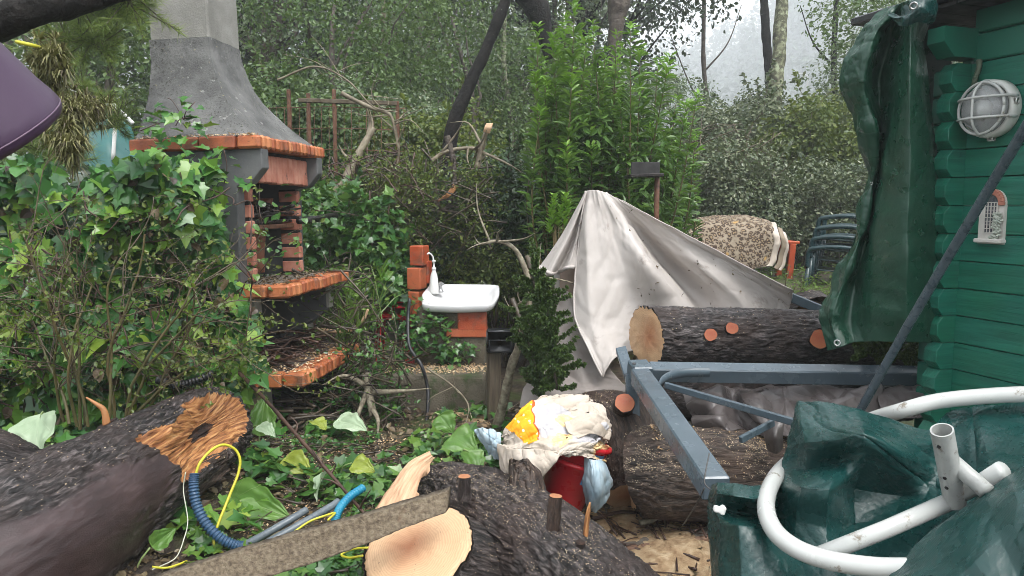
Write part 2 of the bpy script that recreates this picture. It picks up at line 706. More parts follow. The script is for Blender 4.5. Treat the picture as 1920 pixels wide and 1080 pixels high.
# foliage
MT['ivy'] = leafmat('ivy_leaf', [(.014, .055, .018), (.032, .115, .028), (.065, .19, .035), (.15, .28, .04), (.30, .38, .05)], .28, .22)
MT['ground_ivy'] = leafmat('ground_ivy_leaf', [(.015, .055, .018), (.03, .10, .02), (.06, .16, .03), (.13, .23, .04)], .28, .22)
MT['big_leaf'] = None
MT['shrub_dark'] = leafmat('dark_shrub_leaf', [(.012, .032, .012), (.022, .058, .018), (.04, .085, .024)], .3, .16)
MT['shrub_bright'] = leafmat('bright_shrub_leaf', [(.05, .12, .028), (.095, .20, .04), (.16, .29, .06)], .36, .38)
MT['shrub_tip'] = leafmat('young_shoot_leaf', [(.11, .27, .03), (.17, .34, .04), (.23, .40, .06)], .35, .3)
MT['shrub_grey'] = leafmat('grey_shrub_leaf', [(.035, .06, .028), (.07, .10, .05), (.13, .16, .085), (.2, .22, .13)], .3, .2)
MT['shrub_yellow'] = leafmat('yellow_shrub_leaf', [(.04, .075, .014), (.085, .125, .02), (.16, .19, .03)], .4, .3)
MT['tree_grey'] = leafmat('grey_tree_leaf', [(.05, .086, .048), (.10, .15, .085), (.17, .22, .13), (.26, .30, .20)], .42, .28, patch_scale=.5)
MT['tree_green'] = leafmat('green_tree_leaf', [(.034, .075, .024), (.075, .135, .038), (.13, .20, .06)], .42, .3, patch_scale=.5)
MT['tree_dark'] = leafmat('oak_leaf', [(.010, .022, .012), (.02, .038, .02), (.035, .058, .03)], .35, .12)
MT['pine'] = leafmat('pine_needle', [(.05, .085, .018), (.10, .16, .026), (.17, .24, .04), (.26, .31, .07)], .45, .2)
MT['juniper'] = leafmat('juniper_spray', [(.025, .055, .015), (.05, .095, .022), (.09, .14, .03)], .5, .2)
MT['tilland'] = leafmat('air_plant_leaf', [(.05, .025, .02), (.11, .10, .04), (.20, .20, .075), (.28, .25, .12)], .5, .2)
MT['grass'] = leafmat('grass_blade', [(.05, .10, .02), (.10, .18, .03), (.17, .26, .05)], .4, .3)
MT['litter'] = leafmat('dead_leaf', [(.03, .018, .012), (.07, .045, .025), (.14, .10, .055), (.22, .18, .10)], .45, .1)
MT['forest'] = leafmat('hill_forest_leaf', [(.022, .04, .024), (.04, .065, .035), (.06, .09, .045)], .6, .1, patch_scale=.06)
# wood and bark
MT['twig'] = simple('wet_twig', [(.02, .014, .010), (.06, .045, .03), (.12, .095, .06)], 9, .45, .15, 120, .4)
MT['twig_tan'] = simple('tan_wet_twig', [(.03, .02, .012), (.075, .055, .03), (.13, .10, .06)], 12, .5, .15, 140, .4)
MT['twig_pale'] = simple('pale_twig', [(.07, .055, .035), (.16, .13, .085), (.25, .22, .15)], 12, .55, .15, 140, .4)
MT['stem_green'] = simple('green_brown_stem', [(.05, .05, .02), (.10, .085, .03), (.14, .10, .045)], 10, .5)
MT['twig_red'] = simple('reddish_twig', [(.022, .010, .008), (.055, .027, .018), (.085, .048, .033)], 7, .5)
MT['lichen_bark'] = simple('lichen_covered_bark', [(.03, .027, .02), (.10, .10, .06), (.30, .33, .20)], 14, .8, .1, 90, .8, .01, stain=((.36, .40, .26), 9, .54))
MT['lichen_twig'] = simple('lichen_covered_branch', [(.09, .075, .05), (.2, .17, .12), (.32, .3, .22)], 30, .75, .1, 130, .8, .006)
MT['dark_trunk'] = simple('wet_black_bark', [(.004, .0035, .0035), (.010, .009, .008), (.02, .017, .015)], 14, .7, .1, 45, .9, .02, spec=.2, stain=((.26, .28, .22), 13, .66))
MT['cork_trunk'] = simple('brown_trunk_bark', [(.025, .018, .014), (.06, .045, .035), (.10, .08, .06)], 12, .6, .15, 40, .9, .02)


def barkmat(name, tones, warm, chips=0.0, rough=.42, smooth_patch=None, csc=150):
    """furrowed wet bark in the log's own coordinates: tc = along, around"""
    m, nt, b = newmat(name)
    v = coords(nt, 'tc', (1, 1, 1))
    vs = coords(nt, 'tc', (15, 62, 62))
    n1 = noise(nt, vs, 1.0, 7, .62, 1.2)
    vo = coords(nt, 'tc', (1, 1, 1))
    n2 = noise(nt, vo, 4.5, 4)
    n3 = noise(nt, vo, 220, 3)
    c = ramp(nt, n1, [(.37, tones[0]), (.46, tones[1]), (.54, tones[2]), (.66, tones[3])])  # palest tone paints the sky's grey highlights onto the ridge tops
    w = ramp(nt, n2, [(.42, 0.0), (.68, 1.0)])
    c = mixc(nt, math_(nt, 'MULTIPLY', w, .75), c, mixc(nt, n1, (warm[0] * .3, warm[1] * .3, warm[2] * .3), warm))
    c = mixc(nt, .35, c, mixc(nt, n3, (0, 0, 0), (.3, .27, .24)), 'OVERLAY')
    rg = nd(nt, 'ShaderNodeMapRange')
    rg.inputs[1].default_value, rg.inputs[2].default_value = .3, .7
    rg.inputs[3].default_value, rg.inputs[4].default_value = rough - .12, rough + .25
    nt.links.new(n2, rg.inputs[0])
    nt.links.new(rg.outputs[0], b.inputs['Roughness'])
    if chips > 0:
        g = nd(nt, 'ShaderNodeNewGeometry')
        sx = nd(nt, 'ShaderNodeSeparateXYZ')
        nt.links.new(g.outputs['Normal'], sx.inputs[0])
        up = ramp(nt, sx.outputs['Z'], [(.15, 0.0), (.8, 1.0)])
        vn = nd(nt, 'ShaderNodeTexVoronoi', feature='F1')
        vn.inputs['Scale'].default_value = csc
        vw = coords(nt, 'obj', (1, 1, 1.6))
        wn_ = nd(nt, 'ShaderNodeTexNoise')
        wn_.inputs['Scale'].default_value = 60
        nt.links.new(vw, wn_.inputs['Vector'])
        ad = nd(nt, 'ShaderNodeVectorMath', operation='MULTIPLY_ADD')
        nt.links.new(wn_.outputs['Color'], ad.inputs[0])
        ad.inputs[1].default_value = (.012, .012, .012)
        nt.links.new(vw, ad.inputs[2])
        nt.links.new(ad.outputs[0], vn.inputs['Vector'])
        rnd = nd(nt, 'ShaderNodeSeparateColor')
        nt.links.new(vn.outputs['Color'], rnd.inputs[0])
        dens = math_(nt, 'MULTIPLY', up, ramp(nt, noise(nt, vw, 5.5, 6, .65), [(.42, 0.0), (.62, 1.0)]))
        keep = math_(nt, 'LESS_THAN', rnd.outputs[0], math_(nt, 'MULTIPLY', dens, chips))
        near = math_(nt, 'LESS_THAN', vn.outputs['Distance'], .5)
        f = math_(nt, 'MULTIPLY', keep, near)
        cc = mixc(nt, rnd.outputs[1], (.32, .22, .12), (.62, .52, .36))
        c = mixc(nt, f, c, cc)
    bs = .9
    inv = None
    if smooth_patch:
        a = nd(nt, 'ShaderNodeAttribute', attribute_name='bare')
        f = a.outputs['Fac']
        ns = noise(nt, coords(nt, 'tc', (2, 5, 5)), 3, 5, .6)
        inv = math_(nt, 'SUBTRACT', .9, math_(nt, 'MULTIPLY', f, .82))
        c = mixc(nt, f, c, ramp(nt, ns, [(.3, smooth_patch[0]), (.55, smooth_patch[1]), (.75, smooth_patch[2])]))
    nt.links.new(c, b.inputs['Base Color'])
    p = bump(nt, b, n1, bs, .02)
    if inv is not None:
        nt.links.new(inv, p.node.inputs['Strength'])
    bump(nt, b, n3, .5, .004, p)
    return m


MT['bark_bare'] = barkmat('part_bare_wet_bark', [(.004, .003, .003), (.012, .009, .009), (.055, .045, .044), (.22, .19, .19)], (.07, .04, .032), .05, .42,
                          [(.020, .011, .011), (.040, .023, .023), (.07, .045, .045)])
MT['bark'] = barkmat('black_wet_bark', [(.004, .003, .003), (.015, .012, .012), (.055, .046, .046), (.21, .185, .185)], (.085, .05, .038), .05)
MT['bark_chips'] = barkmat('bark_with_sawdust', [(.008, .006, .005), (.032, .022, .017), (.09, .066, .052), (.20, .155, .125)], (.12, .07, .048), .62, .5, csc=190)
MT['bark_some'] = barkmat('bark_with_some_sawdust', [(.005, .004, .004), (.017, .014, .013), (.058, .047, .045), (.19, .165, .16)], (.085, .05, .04), .22, csc=210)
MT['bark_brown'] = barkmat('brown_bark', [(.012, .008, .006), (.035, .022, .016), (.075, .05, .036), (.14, .10, .075)], (.10, .045, .03), .15, .5)


def woodend(name, pale, mid, core):
    m, nt, b = newmat(name)
    v = coords(nt, 'tc')
    l = nd(nt, 'ShaderNodeVectorMath', operation='LENGTH')
    nt.links.new(v, l.inputs[0])
    ds = noise(nt, v, 7, 3)
    rr = math_(nt, 'ADD', l.outputs['Value'], math_(nt, 'MULTIPLY', math_(nt, 'SUBTRACT', ds, .5), .05))
    w = math_(nt, 'SINE', math_(nt, 'MULTIPLY', rr, 620))
    c = ramp(nt, math_(nt, 'ADD', math_(nt, 'MULTIPLY', rr, 3.2), math_(nt, 'MULTIPLY', noise(nt, v, 5, 3), .35)),
             [(.18, core), (.42, mid), (.62, pale), (1.0, pale)])
    c = mixc(nt, math_(nt, 'MULTIPLY', math_(nt, 'ADD', w, 1.0), .13), c, (.30, .15, .07))
    sc = noise(nt, coords(nt, 'tc', (30, 140, 30)), 1, 4)
    c = mixc(nt, ramp(nt, sc, [(.58, 0.0), (.72, .45)]), c, (.34, .20, .11))
    c = mixc(nt, ramp(nt, noise(nt, v, 70, 3), [(.66, 0.0), (.72, .6)]), c, (.10, .06, .035))
    nt.links.new(c, b.inputs['Base Color'])
    b.inputs['Roughness'].default_value = .55
    p = bump(nt, b, sc, .35, .004)
    bump(nt, b, noise(nt, v, 160, 4), .4, .003, p)
    return m


MT['cut_pale'] = woodend('fresh_cut_wood', (.58, .375, .215), (.52, .29, .155), (.42, .165, .075))
MT['cut_red'] = woodend('orange_knot_wood', (.48, .20, .08), (.42, .13, .05), (.34, .07, .03))
MT['cut_tan'] = woodend('tan_stub_wood', (.46, .27, .14), (.42, .21, .10), (.36, .14, .06))
MT['torn'] = simple('torn_orange_wood', [(.06, .02, .009), (.27, .105, .035), (.47, .22, .08), (.58, .34, .15)], 1, .5, .1, 1, 1, .02, coord='tc', cs=(7, 90, 90))
MT['torn_dark'] = simple('rotten_heartwood', [(.006, .003, .002), (.022, .010, .006), (.08, .03, .013)], 26, .7, .1, 60, 1, .02)
MT['split'] = simple('split_pale_wood', [(.38, .21, .12), (.50, .32, .19), (.58, .41, .27)], 1, .6, .1, 1, .6, .008, coord='tc', cs=(6, 60, 60))
MT['slab'] = simple('rough_fibrous_slab', [(.07, .050, .032), (.15, .115, .075), (.22, .18, .125)], 60, .8, .1, 90, 1, .012, stain=((.11, .06, .03), 3.2, .66))
MT['smooth_bark'] = simple('smooth_purple_bark', [(.030, .017, .016), (.055, .032, .031), (.085, .055, .055)], 7, .33, .12, 60, .35, .006)
MT['post_wood'] = simple('weathered_post', [(.055, .040, .026), (.11, .085, .058), (.16, .13, .09)], 1, .7, .1, 60, .5, coord='obj', cs=(30, 30, 3))
MT['red_wood'] = simple('red_stained_wood', [(.30, .042, .014), (.38, .06, .02), (.44, .085, .03)], 8, .38, .1, 50, .2)
MT['rust'] = simple('rusty_iron', [(.045, .018, .010), (.10, .042, .020), (.15, .07, .035)], 22, .75)
# masonry
def hoodmat():
    m, nt, b = newmat('lichen_grey_concrete')
    v = coords(nt)
    n = noise(nt, v, 4, 6, .62)
    c = ramp(nt, n, [(.3, (.05, .05, .05)), (.5, (.105, .105, .102)), (.7, (.17, .17, .165))])
    sp = noise(nt, v, 62, 3, .7)
    low = noise(nt, v, 2.2, 3)
    c = mixc(nt, math_(nt, 'MULTIPLY', ramp(nt, sp, [(.55, 0.0), (.62, 1.0)]), ramp(nt, low, [(.40, 0.0), (.6, .9)])), c, (.022, .024, .014))
    c = mixc(nt, ramp(nt, noise(nt, v, 13, 5, .7), [(.62, 0.0), (.66, .85)]), c, (.25, .25, .235))
    c = mixc(nt, ramp(nt, noise(nt, v, 36, 3, .7), [(.66, 0.0), (.70, .7)]), c, (.30, .27, .15))
    nt.links.new(c, b.inputs['Base Color'])
    b.inputs['Roughness'].default_value = .72
    p = bump(nt, b, sp, .8, .008)
    bump(nt, b, noise(nt, v, 200, 3), .5, .003, p)
    return m


MT['concrete'] = hoodmat()
MT['chimney'] = simple('rendered_chimney', [(.15, .145, .13), (.22, .215, .195), (.28, .275, .25)], 4, .85, .1, 90, .9, .006)
MT['panel_grey'] = simple('grey_concrete_panel', [(.055, .058, .06), (.085, .088, .09), (.12, .122, .12)], 4, .6, .15, 70, .4, .004, stain=((.04, .04, .042), 6, .58))
MT['panel_edge'] = simple('pale_concrete_edge', [(.26, .25, .22), (.34, .33, .30)], 9, .75)
MT['tan_panel'] = simple('tan_concrete_panel', [(.17, .135, .075), (.24, .20, .12)], 6, .7, .1, 60, .3, .004, stain=((.08, .07, .05), 8, .62))
MT['brick'] = simple('orange_brick', [(.32, .085, .028), (.44, .13, .045), (.55, .22, .09)], 9, .4, .15, 120, .45, .004, stain=((.13, .05, .03), 7, .63))
MT['firebrick'] = simple('pink_firebrick', [(.30, .10, .065), (.42, .165, .11), (.50, .24, .17)], 9, .75, .1, 120, .4, stain=((.05, .03, .025), 4, .6))
def brickmat(name, cols, dirt, rough=.45):
    m, nt, b = newmat(name)
    v = coords(nt)
    g = nd(nt, 'ShaderNodeNewGeometry')
    n = noise(nt, v, 9, 5)
    c = ramp(nt, math_(nt, 'ADD', math_(nt, 'MULTIPLY', n, .6), math_(nt, 'MULTIPLY', g.outputs['Random Per Island'], .42)), [(.28, cols[0]), (.5, cols[1]), (.72, cols[2])])
    c = mixc(nt, ramp(nt, noise(nt, v, 7, 6, .7), [(.52, 0.0), (.66, .85)]), c, dirt)
    c = mixc(nt, ramp(nt, noise(nt, v, 55, 4, .7), [(.60, 0.0), (.70, .7)]), c, (dirt[0] * .5, dirt[1] * .5, dirt[2] * .5))
    nt.links.new(c, b.inputs['Base Color'])
    nt.links.new(ramp(nt, n, [(.3, rough - .12), (.7, rough + .2)]), b.inputs['Roughness'])
    p = bump(nt, b, noise(nt, v, 30, 5), .5, .006)
    bump(nt, b, noise(nt, v, 140, 4), .5, .003, p)
    return m


MT['sink_brick'] = brickmat('red_glazed_brick', [(.24, .035, .013), (.36, .06, .02), (.42, .11, .045)], (.13, .075, .05), .35)
MT['brick'] = brickmat('orange_brick', [(.22, .055, .022), (.38, .105, .035), (.50, .19, .075)], (.12, .06, .035))
MT['mortar'] = simple('mortar', [(.10, .085, .07), (.19, .165, .14)], 16, .9)
MT['soot_and_dark'] = simple('soot_and_dark_black', [(.006, .006, .006), (.018, .016, .015)], 9, .75)
MT['terra'] = simple('terracotta', [(.25, .09, .05), (.36, .15, .085)], 6, .7, stain=((.06, .03, .025), 5, .55))
MT['iron'] = simple('black_wet_iron', [(.010, .009, .009), (.03, .024, .022)], 14, .35, .12, 80, .4, metal=.4)
MT['old_concrete'] = simple('mossy_old_concrete', [(.045, .038, .026), (.10, .085, .06), (.16, .14, .105)], 5, .85, .1, 70, .9, .01, stain=((.035, .055, .015), 4, .53))
MT['ceramic'] = simple('white_ceramic', [(.54, .55, .555), (.62, .62, .62)], 4, .12, .05, 30, 0, stain=((.38, .35, .30), 11, .63))
# plastics, metals, paint
MT['purple'] = simple('purple_plastic', [(.036, .015, .042), (.043, .019, .049), (.052, .025, .057)], 3, .42, .1, 200, .15, .002)
MT['purple_rim'] = simple('pale_purple_rim', [(.09, .05, .09), (.12, .075, .12)], 6, .4)
MT['green_paint'] = None
MT['frame_paint'] = simple('blue_grey_powder_coat', [(.055, .080, .098), (.072, .100, .122), (.09, .12, .145)], 5, .25, .08, 130, .25, .003, stain=((.14, .18, .21), 70, .70))
MT['rod'] = simple('dark_wet_rod', [(.035, .052, .065), (.06, .085, .10)], 18, .3, .1, 240, .6, .003)
MT['white_tube'] = simple('white_enamel_tube', [(.42, .435, .42), (.49, .50, .48)], 4, .22, .07, 120, .15, .002, stain=((.20, .17, .13), 15, .60))
MT['worn_tube'] = simple('scuffed_grey_white_tube', [(.26, .27, .26), (.36, .37, .355), (.43, .44, .42)], 9, .35, .1, 90, .3, .003, stain=((.13, .10, .075), 22, .60))
MT['white_plastic'] = simple('white_plastic', [(.62, .62, .60), (.72, .72, .70)], 8, .35)
MT['steel'] = simple('bare_steel', [(.35, .35, .35), (.5, .5, .5)], 20, .3, metal=1.0)
MT['red_plastic'] = simple('red_plastic', [(.46, .012, .02), (.56, .020, .03)], 4, .3, .08, 60, .08)
MT['chair_green'] = simple('dark_green_plastic', [(.008, .026, .030), (.014, .040, .046)], 6, .3, .1, 80, .1)
MT['black_plastic'] = simple('black_plastic', [(.012, .013, .015), (.03, .032, .036)], 6, .35)
MT['blue_hose'] = simple('blue_ribbed_conduit', [(.018, .05, .105), (.03, .075, .14)], 8, .4)
MT['teal_hose'] = simple('bright_blue_hose', [(.01, .16, .27), (.02, .22, .34)], 10, .4)
MT['grey_pipe'] = simple('grey_conduit', [(.08, .10, .115), (.14, .165, .18)], 7, .35)
MT['yellow_cord'] = simple('yellow_cable', [(.42, .40, .02), (.55, .50, .05)], 9, .4)
MT['string'] = simple('white_string', [(.40, .42, .34), (.55, .55, .46)], 20, .7)
MT['black_hose'] = simple('black_hose', [(.010, .010, .012), (.025, .026, .03)], 8, .35)
MT['teal_cover'] = simple('teal_cover', [(.014, .085, .08), (.025, .125, .115)], 4, .4)
MT['label_blue'] = simple('blue_label', [(.04, .16, .34), (.10, .25, .42)], 30, .4)
MT['lamp_white'] = simple('white_lamp_body', [(.52, .53, .50), (.64, .65, .61)], 9, .4, .1, 90, .15, stain=((.28, .28, .22), 14, .66))
MT['conduit'] = simple('greenish_flexible_conduit', [(.06, .085, .055), (.14, .17, .12)], 22, .6)
MT['plaque_stone'] = simple('painted_plaque_stone', [(.50, .47, .43), (.62, .60, .56)], 12, .7)
MT['plaque_moss'] = simple('plaque_moulded_plant', [(.33, .38, .32), (.55, .57, .50)], 60, .7, .1, 90, 1, .01)
MT['plaque_brick'] = simple('plaque_brick', [(.34, .12, .08), (.44, .19, .13)], 20, .6)
MT['plaque_pane'] = simple('plaque_pane', [(.05, .055, .06), (.10, .11, .12)], 30, .3)


def cabinmat(name, c1, c2, c3):
    m, nt, b = newmat(name)
    v = coords(nt, 'tc', (2.2, 30, 30))
    n = noise(nt, v, 1.0, 6, .6, .6)
    v2 = coords(nt, 'tc', (1, 1, 1))
    n2 = noise(nt, v2, 3, 3)
    c = ramp(nt, n, [(.3, c1), (.55, c2), (.75, c3)])
    c = mixc(nt, math_(nt, 'MULTIPLY', ramp(nt, n2, [(.4, 0.0), (.7, 1.0)]), .45), c, (.008, .12, .048))
    nt.links.new(c, b.inputs['Base Color'])
    b.inputs['Roughness'].default_value = .42
    k = ramp(nt, noise(nt, coords(nt, 'tc', (6, 9, 9)), 1.0, 2, .5, 2.5), [(.70, 0.0), (.78, 1.0)])
    c2 = mixc(nt, math_(nt, 'MULTIPLY', k, .55), c, (.004, .03, .02))
    c2 = mixc(nt, ramp(nt, noise(nt, coords(nt, 'tc', (5, 90, 90)), 1, 4), [(.60, 0.0), (.70, .45)]), c2, (.003, .035, .026))
    nt.links.new(c2, b.inputs['Base Color'])
    bump(nt, b, n, .75, .006)
    return m


MT['green_paint'] = cabinmat('green_painted_boards', (.005, .088, .060), (.009, .130, .090), (.020, .175, .120))


def tarpmat(name, c1, c2, weave=620, rough=.3):
    m, nt, b = newmat(name)
    v = coords(nt, 'tc')
    n = noise(nt, v, 5, 5)
    c = ramp(nt, n, [(.3, c1), (.7, c2)])
    nt.links.new(c, b.inputs['Base Color'])
    rn = noise(nt, v, 14, 5)
    nt.links.new(ramp(nt, rn, [(.35, rough - .1), (.7, rough + .14)]), b.inputs['Roughness'])
    b.inputs['Specular IOR Level'].default_value = .55
    a = nd(nt, 'ShaderNodeTexWave', wave_type='BANDS', bands_direction='X')
    a.inputs['Scale'].default_value = weave / 6.28
    a2 = nd(nt, 'ShaderNodeTexWave', wave_type='BANDS', bands_direction='Y')
    a2.inputs['Scale'].default_value = weave / 6.28
    nt.links.new(v, a.inputs[0]); nt.links.new(v, a2.inputs[0])
    w = math_(nt, 'MULTIPLY', a.outputs['Fac'], a2.outputs['Fac'])
    p = bump(nt, b, w, .25, .0015)
    # creases of a much folded sheet: sharp lines at two scales
    for sc_, st_, ds_ in ((26, .30, .003), (60, .25, .0015)):
        nz = noise(nt, v, sc_, 1, .5, .8)
        cr = math_(nt, 'POWER', math_(nt, 'ABSOLUTE', math_(nt, 'SUBTRACT', math_(nt, 'MULTIPLY', nz, 2.0), 1.0)), .7)
        p = bump(nt, b, cr, st_, ds_, p)
    return m


MT['tarp_hang'] = tarpmat('green_tarpaulin', (.005, .038, .021), (.010, .056, .033), rough=.33)
MT['tarp_low'] = tarpmat('dark_teal_tarpaulin', (.004, .032, .029), (.007, .046, .043), rough=.27)
MT['canvas'] = simple('wet_beige_canvas', [(.36, .325, .298), (.445, .408, .38), (.50, .465, .438)], 2.2, .6, .1, 300, .3, .002, coord='tc', stain=((.27, .235, .21), 3.4, .58))
MT['canvas_in'] = simple('tan_inner_cloth', [(.22, .16, .125), (.31, .235, .19)], 3, .75, .1, 500, .2, .002)
MT['net'] = simple('greyish_mesh_cloth', [(.19, .165, .15), (.29, .26, .24)], 6, .7, .1, 260, .5, .003)
MT['canvas_grey'] = simple('grey_wet_canvas', [(.042, .036, .034), (.075, .064, .062), (.115, .10, .098)], 4, .34, .12, 300, .3, .003)
MT['cloth_cream'] = simple('cream_cloth', [(.42, .355, .285), (.50, .435, .365), (.56, .50, .435)], 6, .85, .05, 300, .35, .002, stain=((.50, .38, .24), 9, .64))
MT['cloth_blue'] = simple('pale_blue_cloth', [(.25, .36, .43), (.34, .44, .50), (.43, .51, .55)], 14, .85, .05, 300, .35, .002, stain=((.15, .27, .33), 24, .63))


def printcloth():
    """cream cloth with a bright orange flower panel edged in dark orange, dotted white"""
    m, nt, b = newmat('orange_print_cloth')
    v = coords(nt, 'tc')
    n = noise(nt, v, 9, 3)
    c = ramp(nt, n, [(.35, (.74, .26, .006)), (.6, (.80, .38, .008))])
    vo = nd(nt, 'ShaderNodeTexVoronoi', feature='F1')
    vo.inputs['Scale'].default_value = 26
    nt.links.new(v, vo.inputs['Vector'])
    d = math_(nt, 'LESS_THAN', vo.outputs['Distance'], .17)
    c = mixc(nt, d, c, (.85, .70, .45))
    nt.links.new(c, b.inputs['Base Color'])
    b.inputs['Roughness'].default_value = .85
    bump(nt, b, noise(nt, v, 200, 3), .3, .002)
    return m


MT['cloth_orange'] = printcloth()
MT['cloth_peach'] = simple('peach_patch_cloth', [(.62, .40, .18), (.70, .50, .25), (.74, .60, .38)], 40, .85, .05, 300, .3, .002)
MT['cloth_white'] = simple('white_print_cloth', [(.40, .385, .40), (.46, .45, .46)], 10, .85, .05, 300, .3, .002, stain=((.30, .24, .22), 26, .70))


def leopard():
    m, nt, b = newmat('leopard_blanket')
    v = coords(nt, 'tc')
    vo = nd(nt, 'ShaderNodeTexVoronoi', feature='F1')
    vo.inputs['Scale'].default_value = 24
    ds = nd(nt, 'ShaderNodeTexNoise')
    ds.inputs['Scale'].default_value = 15
    nt.links.new(v, ds.inputs['Vector'])
    ad = nd(nt, 'ShaderNodeVectorMath', operation='MULTIPLY_ADD')
    nt.links.new(ds.outputs['Color'], ad.inputs[0])
    ad.inputs[1].default_value = (.06, .06, .06)
    nt.links.new(v, ad.inputs[2])
    nt.links.new(ad.outputs[0], vo.inputs['Vector'])
    c = ramp(nt, vo.outputs['Distance'], [(0, (.22, .14, .075)), (.22, (.27, .20, .12)), (.31, (.035, .02, .012)), (.48, (.05, .03, .018)), (.57, (.24, .19, .135)), (1, (.29, .25, .19))])
    n = noise(nt, v, 4, 2)
    c = mixc(nt, ramp(nt, n, [(.66, 0.0), (.68, 1.0)]), c, (.40, .25, .09))
    nt.links.new(c, b.inputs['Base Color'])
    b.inputs['Roughness'].default_value = .95
    bump(nt, b, noise(nt, v, 260, 3), .5, .004)
    return m


MT['leopard'] = leopard()


def bigleaf(name, a, c_, vein):
    m, nt, b = newmat(name)
    v = coords(nt, 'tc')
    n = noise(nt, v, 6, 4)
    c = ramp(nt, n, [(.3, a), (.7, c_)])
    sx = nd(nt, 'ShaderNodeSeparateXYZ')
    nt.links.new(v, sx.inputs[0])
    # side veins fan off the midrib: bands in angle round the stalk
    ang = math_(nt, 'ARCTAN2', sx.outputs[0], sx.outputs[1])
    w = math_(nt, 'ABSOLUTE', math_(nt, 'SINE', math_(nt, 'MULTIPLY', ang, 5.0)))
    f = ramp(nt, w, [(0.0, 1.0), (.09, 0.0)])
    c = mixc(nt, math_(nt, 'MULTIPLY', f, .38), c, vein)
    nt.links.new(c, b.inputs['Base Color'])
    b.inputs['Roughness'].default_value = .38
    p = bump(nt, b, f, .5, .004)
    bump(nt, b, noise(nt, v, 30, 4), .3, .006, p)
    t = nd(nt, 'ShaderNodeBsdfTranslucent')
    nt.links.new(c, t.inputs['Color'])
    mx = nd(nt, 'ShaderNodeMixShader')
    mx.inputs[0].default_value = .22
    nt.links.new(b.outputs[0], mx.inputs[1])
    nt.links.new(t.outputs[0], mx.inputs[2])
    nt.links.new(mx.outputs[0], nt.nodes['Material Output'].inputs['Surface'])
    return m


MT['big_leaf'] = bigleaf('large_green_leaf', (.07, .17, .03), (.14, .26, .05), (.30, .40, .16))
MT['big_leaf_pale'] = bigleaf('pale_leaf_underside', (.33, .45, .28), (.45, .55, .38), (.58, .64, .47))
MT['big_leaf_yellow'] = bigleaf('yellowing_leaf', (.20, .26, .03), (.33, .38, .06), (.45, .47, .16))


def groundmat():
    m, nt, b = newmat('damp_garden_ground')
    v = coords(nt)
    n1 = noise(nt, v, 1.4, 5)
    n2 = noise(nt, v, 14, 6, .65)
    n3 = noise(nt, v, 90, 4, .6)
    c = ramp(nt, n2, [(.3, (.014, .010, .007)), (.5, (.04, .028, .018)), (.62, (.085, .062, .04)), (.8, (.15, .115, .075))])
    c = mixc(nt, ramp(nt, noise(nt, v, 2.6, 5, .6), [(.50, 0.0), (.60, .8)]), c, mixc(nt, n3, (.02, .035, .006), (.075, .11, .02)))
    c = mixc(nt, .4, c, mixc(nt, n3, (.0, .0, .0), (.55, .5, .45)), 'OVERLAY')
    nt.links.new(c, b.inputs['Base Color'])
    nt.links.new(ramp(nt, n1, [(.3, .4), (.7, .85)]), b.inputs['Roughness'])
    p = bump(nt, b, n2, .8, .03)
    bump(nt, b, n3, .7, .008, p)
    return m


MT['ground'] = groundmat()
MT['hill'] = simple('hill_undergrowth', [(.02, .035, .02), (.045, .065, .035)], .08, .9, .05, 1, 0)
MT['chip'] = leafmat('saw_chip', [(.30, .17, .08), (.45, .29, .15), (.58, .43, .26), (.68, .56, .40)], .7, .05, patch_scale=4)
MT['sawdust'] = simple('sawdust', [(.26, .16, .085), (.42, .29, .165), (.55, .42, .27)], 24, .9, .05, 140, 1, .012)
MT['thread'] = simple('wire', [(.05, .05, .05), (.09, .085, .08)], 9, .5)


def glassmat():
    m, nt, b = newmat('frosted_glass')
    b.inputs['Base Color'].default_value = (.86, .88, .88, 1)
    b.inputs['Roughness'].default_value = .12
    b.inputs['Transmission Weight'].default_value = .75
    b.inputs['IOR'].default_value = 1.3
    v = coords(nt, 'tc')
    bump(nt, b, noise(nt, v, 60, 2), .15, .003)
    return m


MT['glass'] = glassmat()


def volmat():
    m = bpy.data.materials.new('pale_haze')
    m.use_nodes = True
    nt = m.node_tree
    nt.nodes.remove(nt.nodes['Principled BSDF'])
    p = nd(nt, 'ShaderNodeVolumePrincipled')
    p.inputs['Color'].default_value = (.92, .96, 1.0, 1)
    p.inputs['Density'].default_value = HAZE
    p.inputs['Anisotropy'].default_value = .2
    nt.links.new(p.outputs[0], nt.nodes['Material Output'].inputs['Volume'])
    return m


HAZE = 0.0034
MT['haze'] = volmat()
# ------------------------------------------------------------------ ground, hills, haze
def build_ground():
    n = 330
    t = np.linspace(-1, 1, n)
    k = 7.8
    s = 500 * np.sinh(k * t) / math.sinh(k)
    X, Y = np.meshgrid(s, s + 3.6)
    Z = gz(X.ravel(), Y.ravel()).reshape(X.shape)
    Z = np.where(Y > 280, Z, Z)
    mb = MB()
    mb.grid(np.stack([X, Y, Z], -1))
    return tag(mb.build('ground', MT['ground']), kind='structure')


build_ground()


def hill_h(a, r):
    """height of the misty hill at azimuth a (rad from straight ahead) and range r"""
    a = np.asarray(a); r = np.asarray(r)
    u = CX + FPX * np.tan(np.clip(a, -1.2, 1.2))
    top = np.interp(u, [-2500, 200, 900, 1150, 1330, 1420, 1500, 1600, 2500, 4200], [64, 66, 70, 61, 61, 68, 90, 112, 128, 128])
    p = np.stack([np.sin(a) * r, np.cos(a) * r, r * 0], -1).reshape(-1, 3)
    nz = fbm(p * .016, 4, 77).reshape(r.shape)
    return np.clip((r - 165) / 198, 0, 1.2) * top * (1 + .22 * nz)


